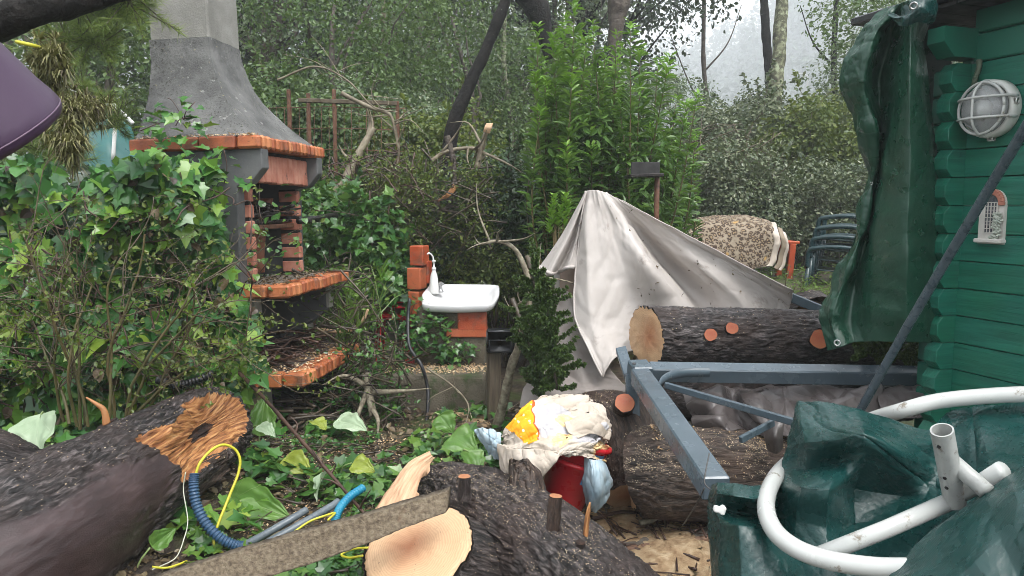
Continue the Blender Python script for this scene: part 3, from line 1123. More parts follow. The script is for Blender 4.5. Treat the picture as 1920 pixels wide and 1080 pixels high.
def build_hills():
    a = np.linspace(-1.15, 1.15, 90)
    r = np.linspace(150, 450, 44)
    A, R = np.meshgrid(a, r)
    Z = hill_h(A, R)
    G = np.stack([np.sin(A) * R, np.cos(A) * R, Z - .5], -1)
    mb = MB()
    mb.grid(G)
    o = tag(mb.build('hills', MT['hill']), kind='structure')
    # far wood on the hill
    rg = np.random.default_rng(5)
    n = 2300
    A = rg.uniform(-.75, .85, n)
    R = 169 + 246 * rg.uniform(0, 1, n) ** .8
    Z = hill_h(A, R) - .5
    base = np.stack([np.sin(A) * R, np.cos(A) * R, Z], -1)
    mb = MB()
    H = rg.uniform(8, 16, n) * np.where(rg.uniform(size=n) < .12, 1.45, 1)
    per = 46
    idx = np.repeat(np.arange(n), per)
    t = rg.uniform(.12, 1, n * per)
    v = rdir(n * per, rg)
    conic = rg.uniform(size=n) < .55
    wid = np.where(conic[idx], (1.08 - t) * .30, np.sqrt(np.clip(1 - (2 * t - 1.15) ** 2, .02, 1)) * .34) * H[idx]
    pos = base[idx] + np.stack([v[:, 0] * wid, v[:, 1] * wid, t * H[idx] + v[:, 2] * .9], -1)
    leaves(mb, pos, v + [0, 0, .6], rdir(n * per, rg), 2.0 * rg.uniform(.5, 1.5, n * per), T_DIA)
    for i in range(n):
        if R[i] < 230 and i % 2 == 0:
            b = base[i]
            mb.add([b + [-.2, 0, -.6], b + [.2, 0, -.6], b + [.05, 0, H[i] * .95], b + [-.05, 0, H[i] * .95]], [(0, 1, 2, 3)])
    tag(mb.build('forest', MT['forest'], smooth=False), 'misty wooded hillside far behind the garden', 'forest', kind='stuff')


build_hills()

mb = MB()
mb.box((0, 5, 94), (1030, 1030, 196))
hz = tag(mb.build('haze', MT['haze'], smooth=False), kind='stuff')

# faint lamp post on the hill road
r_ = at(1513, 175, 120)
t_ = thing('street_lamp', (r_.x, r_.y, r_.z - 3), 'thin pale street lamp far off on the misty hillside', 'street lamp')
mb = MB(); mb.tube([r_ + Vector((0, 0, -4)), r_ + Vector((0, 0, 1.6)), r_ + Vector((0, 0, 2.6))], [.09, .07, .06], 6)
mb.build('pole', MT['panel_edge'], t_)
mb = MB(); mb.tube([r_ + Vector((0, 0, 2.6)), r_ + Vector((-.5, 0, 2.95)), r_ + Vector((-1.1, 0, 3.0))], [.05, .05, .05], 6)
mb.box(r_ + Vector((-1.3, 0, 3.0)), (.6, .25, .14), None, .03)
mb.build('lamp_head', MT['white_plastic'], t_)


# ------------------------------------------------------------------ trees
def limb_path(a, b, wob, n=9, rg=None):
    a, b = Vector(a), Vector(b)
    L = (b - a).length
    P = []
    ph = [rg.uniform(0, 6) for _ in range(4)]
    for i in range(n):
        t = i / (n - 1)
        w = wob * L * math.sin(PI * t) ** .7
        P.append(a.lerp(b, t) + Vector((w * math.sin(ph[0] + 4 * t), w * math.sin(ph[1] + 4.5 * t), .5 * w * math.sin(ph[2] + 5 * t))))
    return P


def tree_parts(seed, h, w, z0, nclump, per, lsize, leaf, barkm, trunk_r, tpl=T_OVAL, name='tree', lean=0.0, clump_r=.16, squash=.75, colw=1.0):
    """a tree standing at the origin: trunk with limbs, crown of leaf clumps"""
    rg = np.random.default_rng(seed)
    t = thing(name, (0, 0, 0), '', 'tree')
    mb = MB()
    top = Vector((lean * h, 0, h * .86))
    P = limb_path((0, 0, -.2), top, .06, 12, rg)
    mb.tube(P, np.linspace(trunk_r, trunk_r * .25, 12), 10, tc=True)
    cs, rs = [], []
    for k in range(nclump):
        f = rg.uniform(0, 1)
        z = z0 + (h - z0) * f
        prof = math.sqrt(max(.05, 1 - (2 * f * .92 - .85) ** 2)) * colw
        a = rg.uniform(0, 2 * PI)
        r = w / 2 * prof * math.sqrt(rg.uniform(.08, 1))
        c = Vector((lean * z + r * math.cos(a), r * math.sin(a), z))
        cs.append(c); rs.append(w * clump_r * rg.uniform(.6, 1.3))
        if k % 3 == 0:
            i = min(10, max(2, int(11 * max(.1, (z - .25 * h) / h))))
            mb.tube(limb_path(P[i], c, .08, 6, rg), np.linspace(trunk_r * .32, .008, 6), 5, tc=True)
    mb.build('trunk', barkm, t)
    mb = MB()
    clump_leaves(mb, cs, rs, per, lsize, tpl, rg, squash=squash)
    mb.build('crown', leaf, t, smooth=False)
    return t


def put(proto, used, u, d, label, group=None, rot=0.0, s=1.0, dz=0.0):
    p = at(u, 385, d)
    loc = (p.x, d, gz1(p.x, d) + dz)
    if proto.name in used:
        return copy_thing(proto, loc, label, group, rot, s)
    used.add(proto.name)
    proto.location = loc
    proto.rotation_euler = (0, 0, rot)
    proto.scale = (s,) * 3 if not hasattr(s, '__len__') else s
    tag(proto, label, 'tree', group)
    return proto


USED = set()
TA = tree_parts(1, 8.5, 5.2, 1.2, 95, 190, .095, MT['tree_grey'], MT['cork_trunk'], .16, name='grey_leaved_tree')
TB = tree_parts(2, 7.0, 5.0, .6, 90, 190, .085, MT['tree_green'], MT['cork_trunk'], .13, name='green_tree')
TC = tree_parts(3, 10.0, 6.5, 3.6, 80, 170, .11, MT['tree_dark'], MT['dark_trunk'], .2, name='oak_tree', squash=.55)
TD = tree_parts(4, 5.0, 4.4, .2, 80, 190, .08, MT['tree_grey'], MT['cork_trunk'], .09, name='olive_like_tree')
GB = 'trees massed behind the garden'
put(TA, USED, 560, 13, 'grey green tree rising just right of the barbecue chimney', GB, .3)
put(TA, USED, 760, 16, 'grey green tree behind the brush pile, left of the leaning trunk', GB, 1.9, 1.05)
put(TA, USED, 930, 19, 'hazy grey tree behind the leaning black trunk', GB, 4, 1.0)
put(TA, USED, 330, 15, 'grey green tree hidden partly by the barbecue chimney', GB, 5.1, 1.1)
put(TA, USED, 1040, 17, 'grey green tree behind the tall bright green bush', GB, 2.6, .9)
put(TB, USED, 640, 10.5, 'fresh green tree behind the rusty fence posts', GB, .8, .72)
put(TB, USED, 850, 12, 'fresh green tree behind the leaning black trunk', GB, 2.2, .72)
put(TB, USED, 180, 11, 'green tree behind the air plants, left of the chimney', GB, 3.5, .9)
put(TB, USED, 1010, 14, 'fresh green tree directly left of the tall bright bush', GB, 5, .62)
put(TB, USED, 20, 13, 'green tree behind the purple shade', GB, 4.1, 1.1)
put(TC, USED, 470, 15.5, 'dark oak whose crown shows above the chimney against the sky', GB, 0, 1.0)
put(TC, USED, 780, 20, 'dark oak with leaves against the white sky, top centre left', GB, 1.1, 1.05)
put(TC, USED, 1085, 17, 'dark oak whose branches hang in from the top right of the bush', GB, 2.3, 1.0)
put(TC, USED, 620, 22, 'dark oak standing farther back between chimney and leaning trunk', GB, 4.0, 1.2)
put(TD, USED, 1720, 13, 'low grey tree behind the left edge of the hanging tarp', GB, 3.1, .8)
put(TA, USED, 1715, 21, 'tall hazy tree beside the top of the hanging tarp', GB, 3.3, 1.05)
put(TD, USED, 1250, 13, 'low grey tree between the bright bush and the hill', GB, 4.4, .58)
put(TD, USED, 700, 9.5, 'low dull green tree behind the pile of broken branches', GB, 5.6, .58)
put(TB, USED, 1800, 14, 'green tree hidden behind the cabin', GB, 1.3, 1.0)
put(TA, USED, -260, 14, 'grey green tree beyond the left edge of the garden', GB, 1.3, 1.0)
put(TA, USED, 1300, 40, 'faint hazy tree at the foot of the hill', GB, .2, .62)
put(TA, USED, 1530, 38, 'faint hazy tree right of the dark thin trunk', GB, 1.2, .62)
put(TB, USED, 1380, 45, 'pale misty tree between hill and thin trunks', GB, 3.9, .6)


# trunks that stand out
def trunk_thing(name, label, pts, radii, m, n=14, branches=()):
    b = Vector(pts[0])
    t = thing(name, tuple(b), label, 'tree')
    S = spline(pts, 60)
    rr = np.interp(np.linspace(0, 1, 60), np.linspace(0, 1, len(radii)), radii)
    mb = MB()
    mb.tube(S, rr, n, tc=True)
    # uneven bark
    V = mb.v[0]
    c = np.repeat(S, n, axis=0)
    k = fbm(V * [9, 9, 5], 4, 3)[:, None] * .28
    mb.v[0] = c + (V - c) * (1 + k)
    mb.build('trunk', m, t)
    for i, (bp, br) in enumerate(branches):
        mb = MB()
        mb.tube(spline(bp, 24), np.linspace(br, br * .35, 24), 8)
        mb.build('branch', m, t)
    return t


D = 7.7
trunk_thing('leaning_tree', 'slender black trunk leaning to the right, white lichen flecks', [at(835, 330, D), at(850, 235, D), at(885, 150, D), at(925, 60, D), at(958, -30, D), at(985, -130, D)],
            [.085, .068, .06, .056, .053, .048], MT['dark_trunk'])
D = 10.0
trunk_thing('broken_tree', 'thick dark broken trunk hanging down behind the bright bush top',
            [at(1030, 110, D), at(1020, 60, D), at(1008, 15, D), at(985, -15, D), at(950, -40, D - .2)], [.05, .10, .16, .17, .15], MT['dark_trunk'])
D = 10.5
trunk_thing('snapped_tree', 'dark reddish trunk end showing at the top above the bright bush',
            [at(1148, 300, D), at(1150, 150, D), at(1156, 45, D), at(1160, 0, D), at(1165, -80, D)], [.06, .07, .11, .15, .16], MT['cork_trunk'])
D = 15.0
trunk_thing('dark_thin_tree', 'thin straight dark trunk standing before the misty hill', [at(1445, 330, D), at(1444, 180, D), at(1436, 60, D), at(1430, -60, D)], [.095, .085, .08, .075], MT['dark_trunk'])
D = 13.0
trunk_thing('pale_lichen_tree', 'pale trunk covered in green lichen before the misty hill', [at(1446, 420, D), at(1448, 270, D), at(1456, 160, D), at(1463, 60, D), at(1470, -60, D)],
            [.12, .115, .11, .105, .10], MT['lichen_bark'])
for k, (u0, u1, D, r, mm, lab) in enumerate(((505, 498, 12.0, .05, 'cork_trunk', 'thin brown trunk just right of the chimney'), (655, 690, 13.5, .06, 'dark_trunk', 'thin dark trunk leaning right above the rusty fence'),
                                     (735, 720, 12.5, .045, 'twig_pale', 'slender pale trunk left of the leaning black trunk'), (800, 790, 15.0, .08, 'cork_trunk', 'brown trunk seen through leaves left of the leaning black trunk'),
                                     (955, 948, 13.0, .05, 'lichen_bark', 'slim lichened trunk right of the leaning black trunk'), (1330, 1322, 17.0, .06, 'cork_trunk', 'slim brown trunk at the left edge of the misty gap'),
                                     (1560, 1572, 16.0, .07, 'dark_trunk', 'slim dark trunk beside the top of the hanging tarp'))):
    trunk_thing('slim_tree', lab, [at(u0, 420, D), at(lp(.4, u0, u1) + 6, 250, D), at(lp(.7, u0, u1) - 5, 120, D), at(u1, -60, D)], [r, r * .9, r * .8, r * .65], MT[mm], 9,
                [([at(lp(.5, u0, u1), 220, D), at(u0 + 40 * (-1) ** k, 150, D), at(u0 + 75 * (-1) ** k, 60, D - .4)], r * .4), ([at(lp(.7, u0, u1), 130, D), at(u0 - 35 * (-1) ** k, 80, D), at(u0 - 60 * (-1) ** k, 10, D + .4)], r * .35)])
D = 2.6
t = trunk_thing('overhanging_tree', 'thick black trunk crossing the top left corner above the purple shade',
                [at(-160, 88, D), at(-40, 50, D), at(50, 18, D), at(130, 0, D + .1), at(230, -28, D + .2)], [.075, .07, .062, .058, .05], MT['dark_trunk'], 24)


# ------------------------------------------------------------------ bushes behind the yard
def bush(name, label, centres, per, lsize, leaf, tpl=T_OVAL, rad=.28, seed=0, stems=True, stem_m=None, group=None, cat='bush', up=.5, squash=.85):
    rg = np.random.default_rng(seed)
    c = np.array([tuple(p) for p in centres])
    bx, by = c[:, 0].mean(), c[:, 1].mean()
    bz = gz1(bx, by)
    t = thing(name, (bx, by, bz), label, cat, group)
    if stems:
        mb = MB()
        for k in range(0, len(c), 2):
            base = Vector((bx + (c[k, 0] - bx) * .45 + rg.uniform(-.1, .1), by + (c[k, 1] - by) * .45, bz - .05))
            mb.tube(limb_path(base, c[k], .07, 7, rg), np.linspace(.016, .004, 7), 5)
        mb.build('stem', stem_m or MT['twig'], t)['kind'] = 'stuff'
    mb = MB()
    clump_leaves(mb, c, np.full(len(c), rad) * rg.uniform(.7, 1.25, len(c)), per, lsize, tpl, rg, up=up, squash=squash)
    mb.build('foliage', leaf, t, smooth=False)
    # longer shoots breaking the outline, their leaves a little larger
    st, sl = MB(), MB()
    order = np.argsort(c[:, 2] - .3 * c[:, 1])[::-1]
    for k in range(min(16, len(c))):
        a = Vector(c[order[int(rg.integers(0, max(1, int(len(c) * .6))))]])
        dv = Vector(rg.normal(size=3) * [.55, .3, .25] + [0, -.25, .8]).normalized()
        l = rad * rg.uniform(1.1, 2.4)
        S = spline([a, a + dv * l * .6 + Vector(rg.normal(size=3)) * .04, a + dv * l + Vector((rg.normal() * .05, 0, -.03))], 16)
        st.tube(S, np.linspace(.007, .002, 16), 4, caps=False)
        n2 = int(20 * l / .5)
        i2 = rg.integers(3, 16, n2)
        leaves(sl, S[i2], rdir(n2, rg) * .7 + [0, -.2, .6], rdir(n2, rg) + np.array(tuple(dv)) * .7, lsize * rg.uniform(.9, 1.6, n2), tpl)
    st.build('shoot', stem_m or MT['twig_tan'], t)['kind'] = 'stuff'
    sl.build('shoot_leaves', leaf, t, smooth=False)
    return t


def box_centres(u0, u1, v0, v1, d0, d1, n, seed, top=None):
    """clump centres in the volume standing at those picture limits; top(u) lowers the outline"""
    rg = np.random.default_rng(seed)
    out = []
    while len(out) < n:
        u, d = rg.uniform(u0, u1), rg.uniform(d0, d1)
        vt = v0 if top is None else np.interp(u, top[0], top[1])
        v = rg.uniform(vt, v1)
        p = at(u, v, d)
        if p.z > gz1(p.x, p.y):
            out.append(p)
    return out


bush('dark_bush', 'dense dark small leaved bush left of the tent', box_centres(760, 1010, 300, 560, 7.2, 8.4, 80, 1, ([760, 820, 900, 960, 1010], [370, 330, 300, 300, 320])), 330, .05, MT['shrub_dark'], rad=.30, seed=1)
bush('dark_bush', 'dark bush right behind the tent apex and under the dark bird table', box_centres(1020, 1250, 350, 520, 7.3, 8.6, 70, 2, ([1020, 1150, 1250], [340, 350, 400])), 300, .05, MT['shrub_dark'], rad=.32, seed=2)
bush('grey_bush', 'silvery leaved bush behind the leopard blanket', box_centres(1270, 1460, 300, 470, 10.0, 11.4, 85, 3, ([1270, 1340, 1400, 1460], [300, 270, 290, 320])), 260, .055, MT['shrub_grey'], rad=.30, seed=3)
bush('grey_bush', 'silvery leaved bush behind the stacked green chairs', box_centres(1450, 1640, 320, 460, 10.2, 11.4, 75, 4), 260, .055, MT['shrub_grey'], rad=.30, seed=4)
bush('yellow_bush', 'yellow green bush below the hill, left of the hanging tarp', box_centres(1440, 1640, 190, 360, 11.5, 13, 80, 5, ([1440, 1500, 1560, 1640], [260, 215, 190, 190])), 230, .065, MT['shrub_yellow'], rad=.36, seed=5)
bush('grey_bush', 'loose grey bush under the misty gap with the pale trunk', box_centres(1280, 1470, 190, 330, 12, 14, 75, 6, ([1280, 1330, 1400, 1470], [230, 210, 170, 215])), 230, .06, MT['shrub_grey'], rad=.40, seed=6)
bush('green_bush', 'mid green bush behind the rusty garden fence', box_centres(500, 740, 180, 350, 8.6, 10, 75, 7, ([500, 600, 740], [150, 200, 260])), 230, .06, MT['tree_green'], rad=.36, seed=7)
bush('green_bush', 'mid green bush behind the broken branches in the middle', box_centres(700, 900, 240, 400, 8.4, 9.4, 55, 8), 220, .055, MT['shrub_yellow'], rad=.34, seed=8)
bush('ivy_bush', 'fresh ivy growing right of the barbecue opening', box_centres(575, 745, 350, 560, 6.3, 7.4, 60, 9, ([575, 650, 745], [350, 370, 430])), 75, .075, MT['ground_ivy'], tpl=T_IVY, rad=.26, seed=9)
bush('low_bush', 'low mixed greenery behind the white sink', box_centres(830, 1010, 480, 600, 6.9, 7.6, 45, 10), 170, .04, MT['shrub_yellow'], rad=.20, seed=10)
bush('low_bush', 'low weedy greenery between blanket bench and tent', box_centres(1290, 1560, 540, 590, 6.6, 7.6, 30, 12), 130, .035, MT['grass'], tpl=T_LANCE, rad=.18, seed=12)


# the tall bright bush: many upright shoots clothed in lance leaves
def bright_bush():
    rg = np.random.default_rng(21)
    d = 6.6
    b = at(1120, 520, d)
    t = thing('bright_green_bush', (b.x, d + .3, gz1(b.x, d)), 'tall bright green bush with upright leafy shoots behind the tent', 'bush')
    st, old, tip = MB(), MB(), MB()
    tops = [(1003, 45), (1012, 120), (1030, 60), (1050, 30), (1075, -5), (1082, 60), (1100, 90), (1110, 40), (1125, 150), (1140, 90), (1155, 60), (1172, 160), (1178, 35), (1192, 90), (1210, 160),
            (1232, 110), (1248, 105), (1262, 180), (1285, 190), (1300, 175), (1020, 200), (1000, 230), (1040, 160), (1065, 140), (1090, 200), (1135, 210), (1160, 230), (1195, 220), (1225, 230), (1250, 240), (1275, 265),
            (1010, 280), (1035, 260), (1060, 270), (1100, 270), (1150, 290), (1200, 280), (1300, 250), (1290, 290), (1030, 330), (1070, 330), (1170, 330), (1235, 310), (1265, 320), (1055, 375), (1015, 340)]
    tops += [(u + rg.uniform(-22, 22), v + rg.uniform(20, 90)) for u, v in tops[:14]]
    for k, (u, v) in enumerate(tops):
        dd = d + rg.uniform(-.45, .55)
        top = at(u, v, dd)
        bb = Vector((b.x + (top.x - b.x) * .35 + rg.uniform(-.12, .12), d + .3 + (dd - d) * .5, gz1(b.x, d) + .1))
        mid = bb.lerp(top, .55) + Vector(((top.x - b.x) * .25 + rg.uniform(-.10, .10), rg.uniform(-.15, .15), 0))
        top = top + Vector((rg.uniform(-.05, .05), 0, 0))
        S = spline([bb, mid, top], 60)
        st.tube(S[::3], np.linspace(.016, .003, 20), 5)
        L = np.linalg.norm(np.diff(S, axis=0), axis=1).sum()
        n = int(L * .62 / .0135)
        f = 1 - (1 - .02) * rg.uniform(0, 1, n) ** 1.25 * .62
        i = np.clip((f * 59), 0, 58.99)
        ii = i.astype(int)
        pos = S[ii] + (S[ii + 1] - S[ii]) * (i - ii)[:, None]
        ax = S[np.minimum(ii + 1, 59)] - S[ii]
        ax /= np.linalg.norm(ax, axis=1, keepdims=True)
        ph = np.arange(n) * 2.4
        rad = np.stack([np.cos(ph), np.sin(ph), ph * 0], -1)
        spread = np.clip((1 - f) * 6, .25, 1.1)
        dr = ax * (1.15 - .5 * spread)[:, None] + rad * spread[:, None]
        nr = ax - rad * .45 + rdir(n, rg) * .45
        dr = dr + rdir(n, rg) * .28
        sz = rg.uniform(.095, .135) * rg.uniform(.7, 1.15, n) * (1 - .35 * np.clip((f - .93) / .07, 0, 1))
        pos = pos + rad * .004
        young = f > 1 - rg.uniform(.05, .12)
        leaves(old, pos[~young], nr[~young], dr[~young], sz[~young], T_BROAD)
        leaves(tip, pos[young], nr[young], dr[young], sz[young] * .9, T_BROAD)
    # denser inner foliage lower down
    cs = box_centres(1010, 1270, 210, 430, d - .2, d + .8, 60, 22, ([1010, 1060, 1150, 1270], [250, 190, 200, 290]))
    clump_leaves(old, cs, np.full(len(cs), .2), 60, .10, T_BROAD, rg, up=.5)
    st.build('stem', MT['stem_green'], t)
    old.build('foliage', MT['shrub_bright'], t, smooth=False)
    tip.build('young_leaves', MT['shrub_tip'], t, smooth=False)
    # small bright sprig standing in front of the apex
    rgs = np.random.default_rng(33)
    p = at(1048, 425, 5.9)
    t2 = thing('green_sprig', (p.x, 5.9, gz1(p.x, 5.9)), 'small yellow green sprig just left of the tent apex', 'plant')
    m1, m2 = MB(), MB()
    for k in range(9):
        q = at(1048 + rgs.uniform(-18, 20), 370 + rgs.uniform(-6, 60), 5.9)
        S = spline([(p.x, 5.95, .25), p.lerp(q, .6) + Vector((0, .02, -.1)), q], 12)
        m1.tube(S, .004, 5)
        n = 14
        ph = np.arange(n) * 2.4
        rad = np.stack([np.cos(ph), np.sin(ph), ph * 0 + .5], -1)
        leaves(m2, np.array([tuple(q)] * n) - np.array([0, 0, 1.0]) * np.linspace(0, .10, n)[:, None], -rad + [0, 0, 1.6], rad, .06, T_OVAL)
    m1.build('stem', MT['stem_green'], t2)
    m2.build('leaves', MT['shrub_tip'], t2, smooth=False)


bright_bush()
# ------------------------------------------------------------------ masonry barbecue
def barbecue():
    C = Vector((-1.51, 4.7, 0))
    g0 = gz1(C.x, C.y)
    t = thing('barbecue', (C.x, C.y, 0), 'grey concrete barbecue with flared hood, tall chimney and orange brick shelves', 'barbecue')
    ph = math.radians(7)
    tilt = Matrix.Rotation(math.radians(-1.6), 3, 'Y')
    Rz = Matrix(((math.cos(ph), math.sin(ph), 0), (-math.sin(ph), math.cos(ph), 0), (0, 0, 1)))
    R = Rz @ tilt

    def W(x, y, z):
        return R @ Vector((x, y, z - 1.0)) + C + Vector((0, 0, 1.0))

    WD = 1.12

    def bb(mb, x0, x1, y0, y1, z0, z1, bev=.008):
        mb.box(W((x0 + x1) / 2, (y0 + y1) / 2, (z0 + z1) / 2), (x1 - x0, y1 - y0, z1 - z0), R, bev)

    def brick_shelf(name, xb, xf, z0, z1, side_split, n):
        """brick edging round a slab, near side and front"""
        s = None
        mb = MB()
        bb(mb, xb + .03, xf - .14, .07, WD - .03, z0 + .008, z1 - .012, .004)
        s = mb.build(name, MT['mortar'], t, smooth=False)
        mb = MB()
        wy = WD / n
        for k in range(n):
            dz = random.uniform(-.003, .003)
            bb(mb, xf - .15, xf + random.uniform(-.004, .004), k * wy + .004 + (.0 if k else 0), (k + 1) * wy - .004, z0 + dz, z1 + dz, .014)
        prev = xf - .155
        for x in side_split:
            bb(mb, x + .006, prev - .004, random.uniform(-.004, .004), .105, z0 + random.uniform(-.003, .003), z1, .011)
            prev = x
        mb.build('brick', MT['brick'], s, smooth=False)
        return s

    # mantel, main shelf, lower shelf
    brick_shelf('mantel', -.88, 0, 1.95, 2.03, [-.40, -.62, -.86], 17)
    brick_shelf('grill_shelf', -.42, .135, 1.022, 1.105, [-.2, -.42], 15)
    brick_shelf('wood_shelf', -.25, .20, .455, .545, [-.10, -.25], 15)

    # hood: concave flare up to the chimney
    def hood(z):
        f = (z - 2.03) / (2.70 - 2.03)
        f = min(1, max(0, f))
        k = (1 - f) ** 2.1
        k2 = (1 - f) ** 1.35
        return (lp(k2, -.865, -.83), lp(k, -.45, -.06), lp(k, .33, .035), lp(k, .76, WD - .04))

    mb = MB()
    nz, ns = 46, 26
    G = []
    for i in range(nz):
        z = lp(i / (nz - 1), 2.032, 2.70)
        x0, x1, y0, y1 = hood(z)
        ring = []
        c = .035
        pts = [(x0, y0), (x1, y0), (x1, y1), (x0, y1)]
        for e in range(4):
            a, b = Vector((*pts[e], 0)), Vector((*pts[(e + 1) % 4], 0))
            for j in range(ns):
                q = a.lerp(b, (j + .0) / ns)
                ring.append(tuple(W(q.x, q.y, z)))
        ring.append(ring[0])
        G.append(ring)
    G = np.array(G)
    nn = normals(G)
    p = G.reshape(-1, 3)
    h = (fbm(p * 6, 4, 2) * .010 + fbm(p * 30, 3, 5) * .004).reshape(G.shape[:2])
    h[:, -1] = h[:, 0]
    G = G + np.nan_to_num(nn) * h[..., None]
    mb.grid(G, flip=True)
    hd = mb.build('hood', MT['concrete'], t, smooth='angle')
    mb = MB()
    bb(mb, -.862, -.452, .332, .758, 2.69, 3.7, .012)
    mb.build('chimney', MT['chimney'], hd, smooth='angle')

    # side panels above the shelf with corbels
    prof = [(-.84, 1.10), (-.20, 1.10), (-.185, 1.72), (-.10, 1.735), (-.012, 1.83), (-.012, 1.95), (-.84, 1.95)]
    for y in (.05, WD - .15):
        mb = MB()
        mb.prism(prof, y, y + .10, lambda a, b, q: W(a, q, b))
        o = mb.build('side_panel', MT['panel_grey'], t, smooth=False)
        md = o.modifiers.new('b', 'BEVEL'); md.width = .008; md.segments = 2
    # back of the firebox
    mb = MB()
    bb(mb, -.84, -.76, .15, WD - .15, 1.1, 1.95)
    mb.build('back_panel', MT['soot_and_dark'], t, smooth=False)
    # brick lintel: upright bricks under the mantel
    mb = MB()
    n = 9
    y0, y1 = .155, WD - .155
    for k in range(n):
        bb(mb, -.16, -.085 + random.uniform(-.003, .003), lp(k / n, y0, y1) + .005, lp((k + 1) / n, y0, y1) - .005, 1.745 + random.uniform(-.005, .005), 1.925, .008)
    l = mb.build('lintel', MT['firebrick'], t, smooth=False)
    mb = MB(); bb(mb, -.15, -.10, y0, y1, 1.75, 1.948, 0); mb.build('mortar', MT['soot_and_dark'], l, smooth=False)
    # fire bricks up the two inner edges
    for y in (.155, WD - .155 - .06):
        mb = MB()
        n = 6
        for k in range(n):
            z = lp(k / n, 1.108, 1.72)
            bb(mb, -.30, -.155 + random.uniform(-.004, .004), y, y + .06, z + .008, z + .62 / n - .010, .008)
        c = mb.build('firebrick_column', MT['firebrick'], t, smooth=False)
        mb = MB(); bb(mb, -.295, -.17, y + .004, y + .054, 1.106, 1.72, 0); mb.build('mortar', MT['soot_and_dark'], c, smooth=False)
    # curved terracotta fire back
    mb = MB()
    G = []
    for i in range(14):
        z = lp(i / 13, 1.12, 1.66)
        row = []
        for j in range(16):
            a = lp(j / 15, 0, PI)
            row.append(tuple(W(-.42 - .26 * math.sin(a) + .1 * (i / 13) ** 2, WD / 2 - .30 * math.cos(a), z)))
        G.append(row)
    mb.grid(np.array(G))
    solid(mb.build('fire_back', MT['terra'], t), .02)
    # grill rack, spit bars and handle
    mb = MB()
    for k in range(13):
        y = lp(k / 12, .20, WD - .20)
        mb.tube([W(-.72, y, 1.50), W(-.40, y, 1.505), W(-.20, y, 1.50)], .006, 6)
    for x in (-.70, -.42, -.21):
        mb.tube([W(x, .17, 1.492), W(x, WD - .17, 1.492)], .008, 6)
    mb.tube([W(-.22, .17, 1.53), W(-.19, .5, 1.56), W(-.2, WD - .15, 1.55)], .014, 8)
    mb.tube([W(-.30, .17, 1.50), W(-.3, .5, 1.47), W(-.3, WD - .15, 1.49)], .02, 8)
    for y in (.30, .42, .55):
        mb.tube([W(-.2, y, 1.56), W(-.17, y, 1.61), W(-.15, y, 1.60)], .007, 6)
    mb.build('grill_rack', MT['iron'], t)
    mb = MB()
    bb(mb, -.70, -.19, .18, WD - .18, 1.445, 1.475, .005)
    mb.build('ember_tray', MT['rust'], t, smooth=False)
    mb = MB()
    mb.tube([W(-.12, WD - .30, 1.49), W(-.09, WD - .05, 1.50), W(-.06, WD + .30, 1.52)], [.022, .025, .028], 10)
    mb.build('handle', MT['iron'], t)
    # legs under the shelf: bracket shaped panels
    prof = [(-.75, 0), (-.10, 0), (-.10, .455), (-.20, .47), (-.20, .62), (-.135, .74), (-.135, 1.02), (-.75, 1.02)]
    prof2 = [(-.75, 0), (.06, 0), (.06, .455), (-.14, .47), (-.14, .72), (.03, .84), (.03, 1.02), (-.75, 1.02)]
    for y, pf, m in ((.08, prof, MT['tan_panel']), (WD - .18, prof2, MT['panel_grey'])):
        mb = MB()
        mb.prism(pf, y, y + .09, lambda a, b, q: W(a, q, b))
        o = mb.build('support_panel', m, t, smooth=False)
        xs = [(a, b) for a, b in pf[1:7]]
        for (a0, b0), (a1, b1) in ((xs[0], xs[1]), (xs[2], xs[3]), (xs[4], xs[5])):
            mb = MB()
            bb(mb, a0 - .02, a0 + .004, y - .003, y + .093, b0 + .004, b1 - .004, .002)
            mb.build('panel_edge', MT['panel_edge'], o, smooth=False)
            mb = MB()
    bb(mb, -.76, -.70, .17, WD - .18, 0, 1.02)
    mb.build('back_panel', MT['panel_grey'], t, smooth=False)
    return t, W


BBQ, BW = barbecue()


# twigs stored on and under the lower shelf, debris on the shelves
def twig_heap(name, label, pts_fn, n, L, r, m, seed, flat=.25):
    rg = np.random.default_rng(seed)
    mb = MB()
    for k in range(n):
        p = Vector(pts_fn(rg))
        a = rg.uniform(0, PI)
        l = L * rg.uniform(.4, 1.2)
        dv = Vector((math.cos(a), math.sin(a), rg.uniform(-flat, flat))).normalized() * l / 2
        mid = p + Vector(rg.normal(size=3) * l * .06)
        mb.tube(spline([p - dv, mid, p + dv], 7), np.linspace(r, r * .4, 7) * rg.uniform(.4, 1.3), 5)
    return tag(mb.build(name, m), label, 'twigs', kind='stuff')


twig_heap('twig_litter', 'dark twigs heaped on the lower brick shelf', lambda g: BW(g.uniform(-.55, .0), g.uniform(.15, .95), .555 + abs(g.normal()) * .07), 190, .34, .011, MT['twig_red'], 3)
twig_heap('twig_litter', 'black twigs lying under the lower brick shelf', lambda g: BW(g.uniform(-.15, .25), g.uniform(.10, 1.25), .10 + abs(g.normal()) * .09), 170, .35, .012, MT['twig'], 4)


def chips(name, label, fn, n, size, m, seed, tpl=T_DIA, up=1.2):
    rg = np.random.default_rng(seed)
    P = np.array([tuple(fn(rg)) for _ in range(n)])
    nr = rdir(n, rg) * .8 + [0, 0, up]
    mb = MB()
    leaves(mb, P, nr, rdir(n, rg), size * rg.uniform(.4, 1.3, n), tpl)
    return tag(mb.build(name, m, smooth=False), label, 'debris', kind='stuff')


